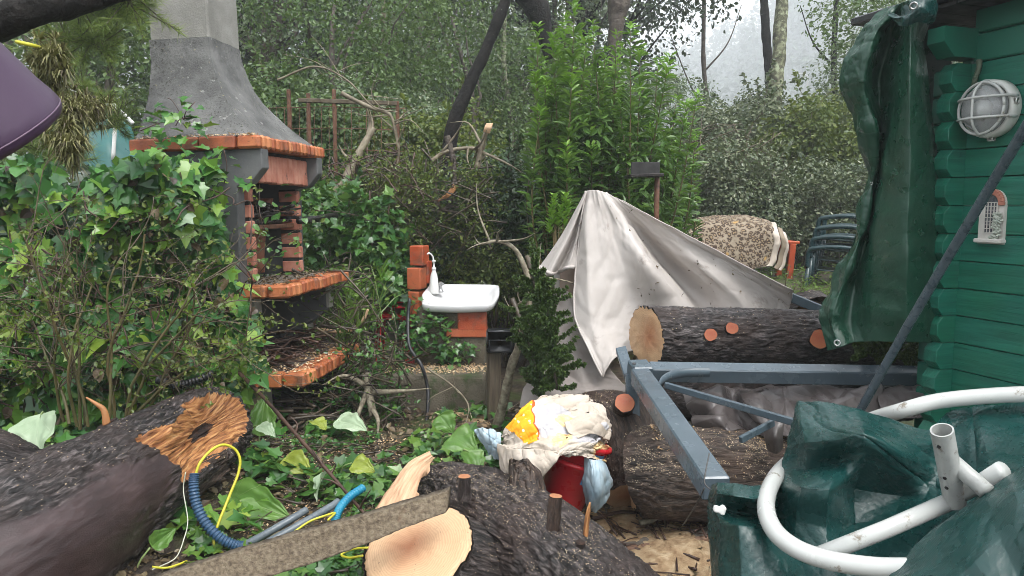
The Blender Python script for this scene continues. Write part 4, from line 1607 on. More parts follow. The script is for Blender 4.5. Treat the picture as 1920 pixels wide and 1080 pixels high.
twig_heap('twig_litter', 'dark sticks piled on the grill rack inside the barbecue', lambda g: BW(g.uniform(-.62, -.22), g.uniform(.25, .85), 1.52 + abs(g.normal()) * .05), 70, .42, .013, MT['iron'], 9, .1)
chips('sawdust', 'pale wood chips scattered on the lower brick shelf', lambda g: BW(g.uniform(-.2, .16), g.uniform(.02, 1.1), .55 + g.uniform(0, .006)), 900, .022, MT['chip'], 5)
chips('dead_leaves', 'brown leaf scraps on the grill shelf of the barbecue', lambda g: BW(g.uniform(-.3, .10), g.uniform(.02, 1.1), 1.11 + g.uniform(0, .008)), 500, .026, MT['litter'], 6)
chips('sawdust', 'pale chips and leaf scraps on the mantel under the hood', lambda g: BW(g.uniform(-.8, -.02), g.choice([g.uniform(.0, .06), g.uniform(0, 1.1)]), 2.034 + g.uniform(0, .006)), 700, .018, MT['chip'], 7)


# ------------------------------------------------------------------ wash basin on its brick pedestal
def washbasin():
    d = 5.9
    b = at(850, 690, d)
    t = thing('washbasin', (b.x, d, b.z), 'white ceramic wash basin on a red brick and concrete pedestal', 'wash basin')
    g0 = gz1(b.x, d)
    # pedestal
    x0, x1 = at(778, 600, d).x, at(912, 600, d).x
    zt = at(850, 580, d).z
    zm = at(850, 633, d).z
    mb = MB()
    mb.box(((x0 + x1) / 2, d + .22, (g0 + zt) / 2), (x1 - x0 - .02, .40, zt - g0), None, .012)
    mb.build('pedestal', MT['old_concrete'], t, smooth=False)
    mb = MB()
    xa = at(858, 600, d).x
    mb.box(((xa + x1) / 2, d + .1, zt - .085), (x1 - xa, .22, .165), None, .008)
    xb = at(835, 600, d).x
    mb.box(((xb + x1) / 2 + .003, d + .1, zm + .035), (x1 - xb, .214, .068), None, .008)
    mb.build('brick_facing', MT['sink_brick'], t, smooth=False)
    # basin: shaped slab with a bowl, rim raised at the back
    mb = MB()
    uo = [(785, 545), (806, 530), (850, 540), (880, 541), (930, 541), (929, 552), (916, 577), (860, 581), (800, 581)]
    n = 60
    L = []
    ctr = Vector((at(858, 560, d).x, d + .2, zt + .06))
    xl, xr = at(785, 560, d - .05).x, at(922, 560, d - .05).x
    outl = [(xl + .03, d + .44), (xl + .1, d + .47), ((xl + xr) / 2, d + .47), (xr - .03, d + .46), (xr + .05, d + .43), (xr + .055, d + .2), (xr + .02, d + .0), (xr - .03, d - .06), ((xl + xr) / 2, d - .08), (xl + .08, d - .06), (xl + .02, d - .02), (xl - .005, d + .2)]
    S = spline(outl + [outl[0]], n)
    Ln = np.stack([np.interp(np.linspace(0, len(outl), n), np.arange(len(outl) + 1), np.array(outl + [outl[0]])[:, k]) for k in (0, 1)], 1)
    S = (S * .3 + Ln * .7)[:-1]
    rows = []
    c = S.mean(0)
    for s, dz in ((.90, -.052), (.97, -.042), (.995, -.014), (1.0, .0), (.99, .010), (.95, .012), (.86, .008), (.74, -.02), (.55, -.045), (.2, -.055), (.02, -.056)):
        rows.append([(c[0] + (p[0] - c[0]) * s, c[1] + (p[1] - c[1]) * s, zt + .046 + dz + .20 * (p[1] - d) * s) for p in S] )
    G = np.array([r + [r[0]] for r in rows])
    mb.grid(G, flip=False)
    mb.build('basin', MT['ceramic'], t)
    # splash bricks at the back left
    mb = MB()
    def brick(u0, u1, v0, v1, dd, th):
        a, e = at(u0, v1, dd), at(u1, v0, dd)
        mb.box(((a.x + e.x) / 2, dd + th / 2, (a.z + e.z) / 2), (e.x - a.x, th, e.z - a.z), Matrix.Rotation(-.28, 3, 'Z'), .007)
    brick(771, 798, 461, 498, d + .45, .14)
    brick(766, 793, 503, 543, d + .40, .14)
    brick(768, 790, 547, 590, d + .40, .14)
    brick(792, 806, 490, 532, d + .52, .10)
    mb.build('splash_brick', MT['sink_brick'], t, smooth=False)
    # tap
    mb = MB()
    f = at(826, 548, d + .32)
    mb.tube(spline([f, f + Vector((0, 0, .06)), f + Vector((.0, -.02, .085)), f + Vector((.03, -.07, .075))], 16), .009, 10)
    mb.lathe([(.026, 0), (.026, .012), (.016, .02), (.016, .05), (.02, .055), (.02, .075), (.005, .08)], f, 14)
    mb.build('tap', MT['steel'], t)
    # soap bottle
    q = at(814, 551, d + .3)
    s = thing('soap_bottle', tuple(q), 'white pump soap bottle on the back left of the white basin', 'bottle')
    mb = MB()
    mb.lathe([(.001, 0), (.036, 0), (.04, .01), (.038, .07), (.033, .12), (.026, .16), (.016, .185), (.016, .20), (.001, .20)], q, 18)
    mb.build('bottle', MT['white_plastic'], s)
    mb = MB()
    mb.lathe([(.018, .195), (.018, .215), (.007, .222), (.007, .26), (.016, .262), (.016, .275), (.001, .276)], q, 14)
    mb.tube(spline([q + Vector((0, 0, .268)), q + Vector((-.01, -.0, .31)), q + Vector((-.035, -.02, .335)), q + Vector((-.05, -.03, .325))], 12), .007, 8)
    mb.build('pump', MT['white_plastic'], s)
    # red stool behind left
    d2 = 6.3
    q = at(730, 640, d2)
    s = thing('red_stool', (q.x, d2, gz1(q.x, d2)), 'low red plastic stool left of the basin pedestal', 'stool')
    x0, x1 = at(700, 580, d2).x, at(768, 580, d2).x
    z0, z1 = at(700, 599, d2).z, at(700, 573, d2).z
    mb = MB(); mb.box(((x0 + x1) / 2, d2 + .13, (z0 + z1) / 2), (x1 - x0, .30, z1 - z0), None, .02)
    mb.build('seat', MT['red_plastic'], s)
    for sx in (-1, 1):
        for sy in (-1, 1):
            mb = MB()
            px_ = (x0 + x1) / 2 + sx * (x1 - x0) * .36
            mb.beam((px_, d2 + .13 + sy * .10, z0), (px_ + sx * .03, d2 + .13 + sy * .13, gz1(px_, d2) - .02), .045, .035, (0, 1, 0), .006)
            mb.build('leg', MT['red_plastic'], s)


washbasin()


def low_wall():
    d = 5.55
    x0, x1 = at(690, 730, d).x, at(912, 730, d).x
    zt = at(800, 704, d).z
    g = gz1((x0 + x1) / 2, d) - .1
    mb = MB()
    # uneven old concrete kerb
    n = 40
    G = []
    X = np.linspace(x0 - .3, x1, n)
    prof = [(0, g), (0.0, zt - .03), (.012, zt - .004), (.05, zt), (.24, zt + .004), (.42, zt), (.43, g)]
    prof = [(a, b) for i in range(len(prof) - 1) for a, b in [(lp(k / 6, prof[i][0], prof[i + 1][0]), lp(k / 6, prof[i][1], prof[i + 1][1])) for k in range(6)]] + [prof[-1]]
    for x in X:
        G.append([(x, d + a, b) for a, b in prof])
    G = np.array(G)
    G = G + normals(G) * (fbm(G.reshape(-1, 3) * 9, 4, 4) * .014).reshape(G.shape[:2])[..., None]
    mb.grid(G, flip=True)
    mb.fn.append(list(range((n - 1) * len(prof), n * len(prof))))
    tag(mb.build('kerb_wall', MT['old_concrete']), 'low mossy concrete kerb wall in front of the basin pedestal', 'wall')
    chips('sawdust', 'pale sawdust lying along the concrete kerb top', lambda q: (q.uniform(x0 + .05, x1), d + q.uniform(.04, .4), zt + .006 + q.uniform(0, .008)), 1500, .018, MT['chip'], 9)
    # post with the black box
    d2 = 5.2
    q = at(926, 800, d2)
    t = thing('timber_post', (q.x, d2, gz1(q.x, d2)), 'short weathered timber post below the black box', 'post')
    mb = MB()
    z1 = at(926, 640, d2).z
    mb.box((q.x, d2 + .05, (z1 + 0) / 2), (.088, .09, z1), Matrix.Rotation(.25, 3, 'Z'), .008)
    mb.build('post', MT['post_wood'], t, smooth=False)
    a, e = at(912, 662, d2 - .03), at(964, 618, d2 - .03)
    s = thing('black_box', ((a.x + e.x) / 2, d2 - .03, a.z), 'small black plastic outdoor box with a clear lid beside the basin', 'box')
    mb = MB(); mb.box(((a.x + e.x) / 2, d2 + .0, (a.z + e.z) / 2), (e.x - a.x, .10, e.z - a.z), None, .012); mb.build('case', MT['black_plastic'], s)
    mb = MB(); mb.box(((a.x + e.x) / 2, d2 - .054, a.z + .055), ((e.x - a.x) * .8, .012, .085), None, .005); mb.build('lid', MT['black_plastic'], s)
    # black hose from the basin down to the ground
    P = [at(768, 560, 5.8), at(765, 600, 5.75), at(768, 650, 5.6), at(790, 685, 5.5), at(802, 730, 5.48), at(801, 775, 5.3), at(797, 800, 5.2)]
    mb = MB(); mb.tube(spline(P, 50), .013, 10)
    tag(mb.build('black_hose', MT['black_hose']), 'thin black hose hanging over the concrete kerb', 'hose')


low_wall()
# ------------------------------------------------------------------ felled logs
def log(name, label, pts, radii, m, end_m=None, ends=(True, True), nseg=None, nar=150, amp=.011, seed=0, knots=(), oval=1.0, tilt_end=None, cat='log', res=.010, flare=None, parent=None, mod=None, carve=None, bare=None, cut_n=None):
    """furrowed log along pts; ends cut flat; knots = (s, angle, radius, length, material)"""
    b = Vector(pts[0])
    lo = Vector((sum(p[0] for p in pts) / len(pts), sum(p[1] for p in pts) / len(pts), min(p[2] for p in pts) - max(radii)))
    t = thing(name, tuple(lo), label, cat) if parent is None else parent
    L = sum((Vector(pts[i + 1]) - Vector(pts[i])).length for i in range(len(pts) - 1))
    n = nseg or max(20, int(L / res))
    S = spline(pts, n)
    rr = np.interp(np.linspace(0, 1, n), np.linspace(0, 1, len(radii)), radii)
    T = np.gradient(S, axis=0)
    T /= np.linalg.norm(T, axis=1, keepdims=True)
    if tilt_end is not None:
        pass
    up = np.array([0, 0, 1.0]) if abs(T[:, 2]).max() < .9 else np.array([0, 1.0, 0])
    U = up - T * (T @ up)[:, None]
    U /= np.linalg.norm(U, axis=1, keepdims=True)
    Wv = np.cross(T, U)
    ang = np.linspace(0, 2 * PI, nar, endpoint=False)
    s = np.linspace(0, L, n)
    SS, AA = np.meshgrid(s, ang, indexing='ij')
    RR = rr[:, None].repeat(nar, 1)
    cx, cy = np.cos(AA), np.sin(AA)
    pr = np.stack([SS * 10.5, cx * RR * 42, cy * RR * 42], -1).reshape(-1, 3)
    wp = fbm(np.stack([SS * 5, cx * RR * 7, cy * RR * 7], -1).reshape(-1, 3), 3, seed + 40)
    pr[:, 1] += wp * 2.2; pr[:, 2] += wp * 1.7
    h = ridged(pr, 4, seed)
    h = np.clip(h * 1.25, -.8, .9)
    big = fbm(np.stack([SS * 2.2, cx * 1.3, cy * 1.3], -1).reshape(-1, 3), 3, seed + 9)
    h = (h * amp).reshape(SS.shape) + big.reshape(SS.shape) * RR * .10
    bm_ = np.zeros(SS.shape)
    if bare is not None: bare = (bare[0] if bare[0] > 0 else L + bare[0], *bare[1:])
    if carve is not None: carve = (carve[0] if carve[0] > 0 else L + carve[0], *carve[1:])
    if bare is not None:      # bark worn smooth: (s, angle, half length, half angle)
        da = (AA - bare[1] + PI) % (2 * PI) - PI
        w = fbm(np.stack([SS * 5, cx * RR * 8, cy * RR * 8], -1).reshape(-1, 3), 4, seed + 70).reshape(SS.shape)
        q = ((SS - bare[0]) / bare[2]) ** 2 + (da / bare[3]) ** 2 + .9 * w
        bm_ = np.clip((1.15 - q) / .35, 0, 1)
        h = h * (1 - .88 * bm_) + .006 * bm_ * np.minimum(1, bm_)
    dq = None
    if carve is not None:     # torn hollow: (s, angle, half length, half angle, depth)
        da = (AA - carve[1] + PI) % (2 * PI) - PI
        w = fbm(np.stack([SS * 4, cx * RR * 9, cy * RR * 9], -1).reshape(-1, 3), 4, seed + 60).reshape(SS.shape)
        dq = np.sqrt(((SS - carve[0]) / carve[2]) ** 2 + (da / carve[3]) ** 2) + .42 * w
        k = np.clip((1 - dq) / .9, 0, 1)
        fib = fbm(np.stack([SS * 5, cx * RR * 60, cy * RR * 60], -1).reshape(-1, 3), 4, seed + 61).reshape(SS.shape)
        kk = np.clip((1 - dq) / .12, 0, 1)
        h = h * (1 - kk) - carve[4] * (k ** .95) + kk * fib * .016
    rad = RR + h
    P = S[:, None] + U[:, None] * (cx * rad)[..., None] * 1.0 + Wv[:, None] * (cy * rad * oval)[..., None]
    if cut_n is not None:
        cn = np.array(tuple(cut_n)); cn = cn / np.linalg.norm(cn)
        sh = -((P - S[0]) @ cn) / (T[0] @ cn)
        sh0 = sh[0:1]
        f = np.clip(1 - SS / .35, 0, 1)[..., None]
        P = P + T[0] * (sh0[..., None] * f)
    tc = np.stack([SS, cx * RR, cy * RR], -1)
    mb = MB()
    P2 = np.concatenate([P, P[:, :1]], 1)
    tc2 = np.concatenate([tc, tc[:, :1]], 1)
    if dq is None:
        mb.grid(P2, tc2, flip=True)
        body = mb.build('bark', m, t)
    else:
        nc = nar + 1
        d2 = np.concatenate([dq, dq[:, :1]], 1)
        i = (np.arange(n - 1)[:, None] * nc + np.arange(nar)[None])
        F = np.stack([i, i + nc, i + nc + 1, i + 1], -1)
        dm = np.maximum(d2[:-1, :-1], d2[1:, 1:])
        for nm, mm, msk in (('bark', m, dm >= 1), ('torn_wood', MT['torn'], (dm < 1) & (dm > .27)), ('rotten_hollow', MT['torn_dark'], dm <= .27)):
            mq = MB()
            mq.add(P2.reshape(-1, 3), F[msk].reshape(-1, 4), tc2.reshape(-1, 3))
            o_ = mq.build(nm, mm, t)
            body = o_ if nm == 'bark' else body
    if bare is not None:
        a_ = body.data.attributes.new('bare', 'FLOAT', 'POINT')
        a_.data.foreach_set('value', np.concatenate([bm_, bm_[:, :1]], 1).astype(np.float32).ravel())
    for k, e in enumerate(ends):
        if not e:
            continue
        ring = P[0] if k == 0 else P[-1]
        c = ring.mean(0)
        mb = MB()
        nr = 16
        G, TC = [], []
        rng_ = np.random.default_rng(seed + k)
        off = rng_.uniform(-.03, .03, 2)
        for i in range(nr + 1):
            f = i / nr
            q = c + (ring - c) * f * .985
            z = fbm(q * 30, 3, seed + 3)[:, None] * .004 + fbm(q * 6, 2, seed + 4)[:, None] * .008
            ax = (T[0] if k == 0 else -T[-1]) * (-1)
            q = q + ax * (z + .004)
            G.append(q)
            loc = (ring - c) * f
            TC.append(np.stack([loc @ (U[0] if k == 0 else U[-1]) - off[0], loc @ (Wv[0] if k == 0 else Wv[-1]) - off[1], loc[:, 0] * 0], -1))
        G, TC = np.array(G), np.array(TC)
        G = np.concatenate([G, G[:, :1]], 1); TC = np.concatenate([TC, TC[:, :1]], 1)
        mb.grid(G, TC, flip=(k == 1))
        mb.build('cut_face', end_m or MT['cut_pale'], t)
    for (ks, ka, kr, kl, km) in knots:
        i = min(n - 2, int(ks * n))
        j = int((ka % (2 * PI)) / (2 * PI) * nar) % nar
        base = Vector(P[i, j])
        out = Vector(U[i] * math.cos(ka) + Wv[i] * math.sin(ka))
        stub(t, base - out * kr * .6, out, kr, kl + kr * .6, m, km, seed + int(ks * 100))
    return t, S, T, U, Wv


def stub(parent, base, out, r, L, bark, cut, seed=0, name='branch_stub', flare=1.35):
    """a sawn branch stub with its cut face"""
    out = Vector(out).normalized()
    base = Vector(base)
    mb = MB()
    n, m = 24, 12
    u = out.orthogonal().normalized(); w = out.cross(u)
    G, TC = [], []
    for i in range(m):
        f = i / (m - 1)
        row, tr = [], []
        for k in range(n + 1):
            a = 2 * PI * (k % n) / n
            rr = r * (1 + (flare - 1) * (1 - f) ** 3)
            q = base + out * (L * f) + (u * math.cos(a) + w * math.sin(a)) * rr
            row.append(tuple(q)); tr.append((f * L, math.cos(a) * r, math.sin(a) * r))
        G.append(row); TC.append(tr)
    G, TC = np.array(G), np.array(TC)
    c = np.array([tuple(base + out * (L * i / (m - 1))) for i in range(m)])[:, None]
    dv = G - c
    k = fbm(np.concatenate([G[:, :-1], G[:, :1]], 1).reshape(-1, 3) * 35, 3, seed).reshape(G.shape[:2]) * .16
    k[:, -1] = k[:, 0]
    G = c + dv * (1 + k)[..., None]
    mb.grid(G, TC)
    o = mb.build(name, bark, parent)
    ring = G[-1]
    cc = ring[:-1].mean(0)
    mb = MB()
    R = []
    T2 = []
    for f in (0.02, .35, .7, .97):
        q = cc + (ring - cc) * f
        R.append(q + np.array(tuple(out)) * .002); T2.append((ring - cc) * f)
    mb.grid(np.array(R), np.array(T2), flip=True)
    mb.build('cut_face', cut, o)
    return o


def build_logs():
    # top log beyond the fallen frame
    d = 4.34
    r = px(55, d) * .98
    a = at(1212, 630, d); b = at(1560, 634, d + .05); c = at(1700, 640, d + .15)
    log('felled_log', 'thick black log lying on top behind the metal frame, pale cut end at left', [a, a.lerp(b, .5), b, c], [r, r * 1.0, r * .96, r * .9], MT['bark'], seed=1, ends=(True, False), nar=200, res=.006,
        amp=.013, cut_n=(1, .42, -.02))
    t = bpy.data.objects['felled_log']
    for (u_, v_, rr) in ((1333, 632, .036), (1373, 620, .034), (1537, 640, .055)):
        q = at(u_, v_, d - r * .93)
        stub(t, q + Vector((0, .05, 0)), Vector((-.08, -1, .25)), rr, .06, MT['bark'], MT['cut_red'], int(u_))

    # second log in the dark under it
    d = 4.45
    log('felled_log', 'dark log half hidden under the top log and the metal beam', [at(1235, 738, d), at(1420, 735, d), at(1700, 742, d + .2)], [px(48, d)] * 3, MT['bark'], seed=2, ends=(True, True), nar=110, res=.014)
    # pale sawn end behind the hanging tarp
    d = 5.3
    q = at(1518, 592, d)
    log('felled_log', 'log end with bright pale sawn top beside the hanging tarp', [q + Vector((.05, .0, -.5)), q + Vector((0, 0, -.02)), q + Vector((-.0, -.02, .03))], [.15, .148, .147], MT['bark'], seed=3, nar=80, ends=(False, True))

    # big log lower right with sawdust
    d = 3.55
    a, b = at(1218, 884, d - .02), at(1500, 900, d + .1)
    r = px(84, d)
    log('sawdust_log', 'thick brown log covered in sawdust under the slanting metal beam', [a + Vector((-.075, 0, 0)), a, a.lerp(b, .5), b], [r * .80, r * 1.0, r * 1.02, r * .93], MT['bark_chips'], seed=5, nar=170, res=.007, ends=(True, True))
    chips('sawdust', 'heavy sawdust on top of the thick brown log', lambda g: (lambda f, an: a.lerp(b, f) + Vector((0, -r * 1.03 * math.sin(an), r * 1.035 * math.cos(an))))(g.uniform(0, 1), g.normal() * .45 + .05), 2600, .017, MT['chip'], 15)
    # log behind the bucket with the orange branch stub
    d = 3.95
    a, b = at(1120, 800, d), at(1215, 850, d + .25)
    r = px(76, d)
    t, *_ = log('stub_log', 'dark log behind the red bucket with one round orange branch stub', [at(1100, 790, d + .35), at(1160, 805, d), at(1190, 880, d - .2), at(1200, 930, d - .3)], [r * .75, r * .92, r * .95, r * .8], MT['bark_brown'], seed=6, nar=120, res=.009)
    q = at(1174, 752, d - .22)
    stub(t, q + Vector((0, .16, -.10)), Vector((-.05, -1, .55)), px(19, d - .2), .20, MT['bark_brown'], MT['cut_red'], 9)

    # ---- foreground trunk, right of the round cut
    d = 3.05
    A, B = at(850, 925, 3.5), at(1130, 1090, 2.72)
    r = .205
    t, *_ = log('forked_trunk', 'forked black trunk in the foreground with a big round pale cut and stubs', [at(815, 905, 3.62), at(900, 955, 3.4), at(1010, 1030, 3.05), at(1120, 1125, 2.75), at(1220, 1230, 2.5)],
                [.10, .19, .215, .21, .19], MT['bark_some'], seed=8, nar=230, res=.0055, ends=(False, False), amp=.017)
    # limb rising to the round cut
    c = at(783, 1026, 2.86)
    nrm = Vector((-.22, -.42, .88)).normalized()
    rl = .213
    back = c - nrm * .10 + Vector((.03, .03, 0))
    pts = [back + Vector((.30, .22, -.16)), back + Vector((.13, .10, -.10)), c - nrm * .05, c]
    # the limb axis bends to meet the cut squarely
    n = 46
    S = spline(pts, n)
    mb = MB()
    u0 = nrm.orthogonal().normalized(); w0 = nrm.cross(u0)
    rows, tcs = [], []
    for i in range(n):
        f = i / (n - 1)
        T = Vector(S[min(i + 1, n - 1)] - S[max(i - 1, 0)]).normalized()
        T = T.lerp(nrm, min(1, f * 1.4)).normalized()
        u = (u0 - T * u0.dot(T)).normalized(); w = T.cross(u)
        row, tr = [], []
        for k in range(161):
            a = 2 * PI * (k % 160) / 160
            rr = rl * (1.05 - .02 * f)
            q = Vector(S[i]) + (u * math.cos(a) + w * math.sin(a)) * rr
            row.append(tuple(q)); tr.append((f * .4, math.cos(a) * rr, math.sin(a) * rr))
        rows.append(row); tcs.append(tr)
    G, TC = np.array(rows), np.array(tcs)
    nn = normals(G)
    pr = TC.reshape(-1, 3) * [6, 32, 32]
    h = (ridged(pr, 4, 8) * .012).reshape(G.shape[:2])
    h[:, -1] = h[:, 0]
    sgn = np.sign(((G - S[:, None]) * nn).sum(-1))
    G = G + nn * (h * sgn)[..., None]
    mb.grid(G, TC)
    lb = mb.build('limb', MT['bark_some'], t)
    ring = G[-1]; cc = ring[:-1].mean(0)
    mb = MB(); R, T2 = [], []
    for i in range(24):
        f = i / 23
        q = cc + (ring - cc) * f * .97
        z = fbm(q * 40, 3, 3) * .0035 + fbm(q * 7, 2, 5) * .007
        q = q + np.array(tuple(nrm)) * (z + .008 - (.012 if i == 23 else 0))[:, None]
        loc = (ring - cc) * f
        R.append(q); T2.append(np.stack([loc @ np.array(tuple(u0)) + .02, loc @ np.array(tuple(w0)) - .02, loc[:, 0] * 0], -1))
    mb.grid(np.array(R), np.array(T2), flip=False)
    mb.build('cut_face', MT['cut_pale'], t)
    # torn pale wedge standing behind the cut
    A_ = [at(700, 958, 3.2), at(728, 915, 3.3), at(765, 868, 3.42), at(806, 845, 3.5)]
    B_ = [at(768, 985, 3.12), at(776, 935, 3.2), at(795, 885, 3.38), at(815, 858, 3.5)]
    mb = MB()
    P = patch([[Vector(p).lerp(Vector(q), f) + Vector((0, -.02 * math.sin(PI * f), 0)) for f in (0, .33, .66, 1)] for p, q in zip(A_, B_)], 60, 30)
    e = ell(P)[..., [1, 0, 2]]
    P = P + normals(P) * (fbm(e.reshape(-1, 3) * [12, 60, 1], 4, 4) * .008).reshape(P.shape[:2])[..., None]
    mb.grid(P, e)
    solid(mb.build('torn_wedge', MT['split'], t), .035, -1)
    # stubs
    stub(t, at(871, 935, 3.16), Vector((0, -.05, 1)), px(12, 3.1), px(46, 3.1), MT['bark'], MT['cut_tan'], 21, flare=1.25)
    stub(t, at(1036, 1010, 2.86), Vector((.06, .0, 1)), px(13, 2.8), px(88, 2.8), MT['bark_brown'], MT['cut_tan'], 22, flare=1.2)
    stub(t, at(1086, 1035, 2.75), Vector((.06, -.1, .6)), px(10, 2.7), px(22, 2.7), MT['bark'], MT['torn_dark'], 23)
    # torn bark flange before the bucket
    mb = MB()
    rows = []
    for v, x0, x1 in ((862, 966, 984), (872, 964, 994), (892, 962, 1008), (915, 961, 1018), (940, 960, 1026), (968, 955, 1034), (990, 950, 1045)):
        dd = lp((v - 862) / 128, 3.3, 3.12)
        rows.append([at(lp(f, x0, x1), v + (6 * f if v < 880 else 0), dd - .05 * math.sin(PI * f)) for f in (0, .35, .7, 1)])
    P = patch(rows, 60, 34)
    e = ell(P)[..., [1, 0, 2]]
    P = P + normals(P) * (ridged(e.reshape(-1, 3) * [8, 45, 1], 4, 4) * .010).reshape(P.shape[:2])[..., None]
    mb.grid(P, e)
    solid(mb.build('torn_flange', MT['bark_brown'], t), .03, -1)

    # ---- big torn log at lower left
    def torn(SS, AA, RR, h, L):
        return h
    P = [at(-150, 1150, 2.35), at(30, 1040, 2.62), at(170, 945, 3.0), at(300, 862, 3.45), at(374, 815, 3.78), at(402, 800, 3.92)]
    TORN_A, BARE_A = .92, 1.35
    R0 = [.30, .285, .262, .235, .215, .205]
    t, S, T, U, Wv = log('torn_log', 'huge wet dark log at lower left with a torn orange hollow end', P, R0, MT['bark_bare'], seed=12, nar=280, res=.0055, ends=(False, True), amp=.017, end_m=MT['torn_dark'],
                           carve=(-.46, TORN_A, .42, .70, .135), bare=(-1.25, BARE_A, .48, .75))
    # ragged bark lip below the hollow, running out to the right
    rows = []
    for (u, v, dd), (u2, v2, dd2) in (((262, 925, 3.2), (300, 985, 3.2)), ((320, 905, 3.28), (350, 945, 3.3)), ((380, 868, 3.42), (392, 915, 3.45)), ((425, 846, 3.6), (432, 880, 3.62))):
        a, b = at(u, v, dd), at(u2, v2, dd2)
        rows.append([a + Vector((-.02, .10, .0)), a, a.lerp(b, .4) + Vector((0, -.04, 0)), b])
    Pp = patch(rows, 60, 40)
    e = ell(Pp)[..., [1, 0, 2]]
    Pp = Pp + normals(Pp) * (ridged(e.reshape(-1, 3) * [7, 45, 1], 4, 6) * .014).reshape(Pp.shape[:2])[..., None]
    mb = MB(); mb.grid(Pp, e)
    solid(mb.build('bark_lip', MT['bark_brown'], t), .05, -1)
    # broken knot with a yellow splinter on top
    k0 = at(205, 800, 3.35)
    stub(t, k0 + Vector((.02, .03, -.08)), Vector((-.35, -.1, .8)), .045, .10, MT['bark'], MT['torn_dark'], 31)
    mb = MB()
    mb.tube(spline([k0 + Vector((-.01, 0, .0)), at(195, 770, 3.35), at(180, 757, 3.34), at(161, 745, 3.33)], 14), np.linspace(.020, .004, 14), 6)
    mb.build('splinter', MT['torn'], t)
    mb = MB()
    for (u, v, dd, ln, an) in ((228, 915, 2.83, .09, -1.0), (240, 955, 2.82, .10, -1.3), (100, 1020, 2.45, .06, .4), (268, 965, 2.95, .06, -.7), (90, 1012, 2.45, .05, .5)):
        p = at(u, v, dd)
        dv = Vector((math.cos(an), -.1, math.sin(an))) * ln / 2
        G = patch([[p - dv + Vector((-.012, 0, 0)), p - dv, p - dv + Vector((.012, 0, 0))], [p + Vector((-.022, 0, 0)), p + Vector((0, -.02, 0)), p + Vector((.02, 0, 0))], [p + dv + Vector((-.01, 0, 0)), p + dv, p + dv + Vector((.01, 0, 0))]], 10, 8)
        mb.grid(G, ell(G))
    # second dark log behind at far left
    log('black_log', 'black wet log at the far left edge behind the huge torn log', [at(-160, 870, 3.0), at(-40, 880, 3.05), at(40, 905, 3.15), at(95, 925, 3.3)], [.19, .17, .15, .12], MT['bark'], seed=14, nar=120, res=.009)

    # rough slab lying across the round cut
    mb = MB()
    n = 90
    top = spline([at(255, 1098, 2.45), at(430, 1040, 2.55), at(620, 986, 2.66), at(745, 950, 2.74), at(838, 922, 2.80)], n)
    bot = spline([at(300, 1140, 2.42), at(470, 1093, 2.52), at(640, 1038, 2.63), at(760, 990, 2.70), at(836, 962, 2.76)], n)
    rg = np.random.default_rng(3)
    rows = []
    for f in np.linspace(0, 1, 18):
        rows.append(top * (1 - f) + bot * f)
    G = np.array(rows)
    bk = G[::-1] + np.array([.012, .04, .006])
    F = np.concatenate([G, bk, G[:1]], 0)
    pj = fbm(F.reshape(-1, 3) * 14, 4, 5).reshape(F.shape[:2]) * .007 + fbm(F.reshape(-1, 3) * 70, 3, 6).reshape(F.shape[:2]) * .005
    pj[-1] = pj[0]
    F = F + np.array([0, -.6, .8]) * pj[..., None]
    mb.grid(F, flip=True)
    m_ = len(F) - 1
    mb.fn.append([i * n + n - 1 for i in range(m_)])
    mb.fn.append([i * n for i in range(m_)][::-1])
    tag(mb.build('rough_slab', MT['slab']), 'long rough fibrous brown board lying across the round cut', 'board')
    # sapwood stick leaning before the bucket
    d = 2.8
    mb = MB()
    mb.tube(spline([at(1096, 1040, d), at(1098, 1000, d), at(1102, 965, d), at(1106, 942, d)], 20), [*np.linspace(.013, .009, 14), *np.linspace(.009, .003, 6)], 7, tc=True)
    tag(mb.build('split_stick', MT['torn']), 'thin splintered stick standing up below the pale blue cloth', 'stick')


build_logs()
# ------------------------------------------------------------------ fallen pavilion frame
FZ = None


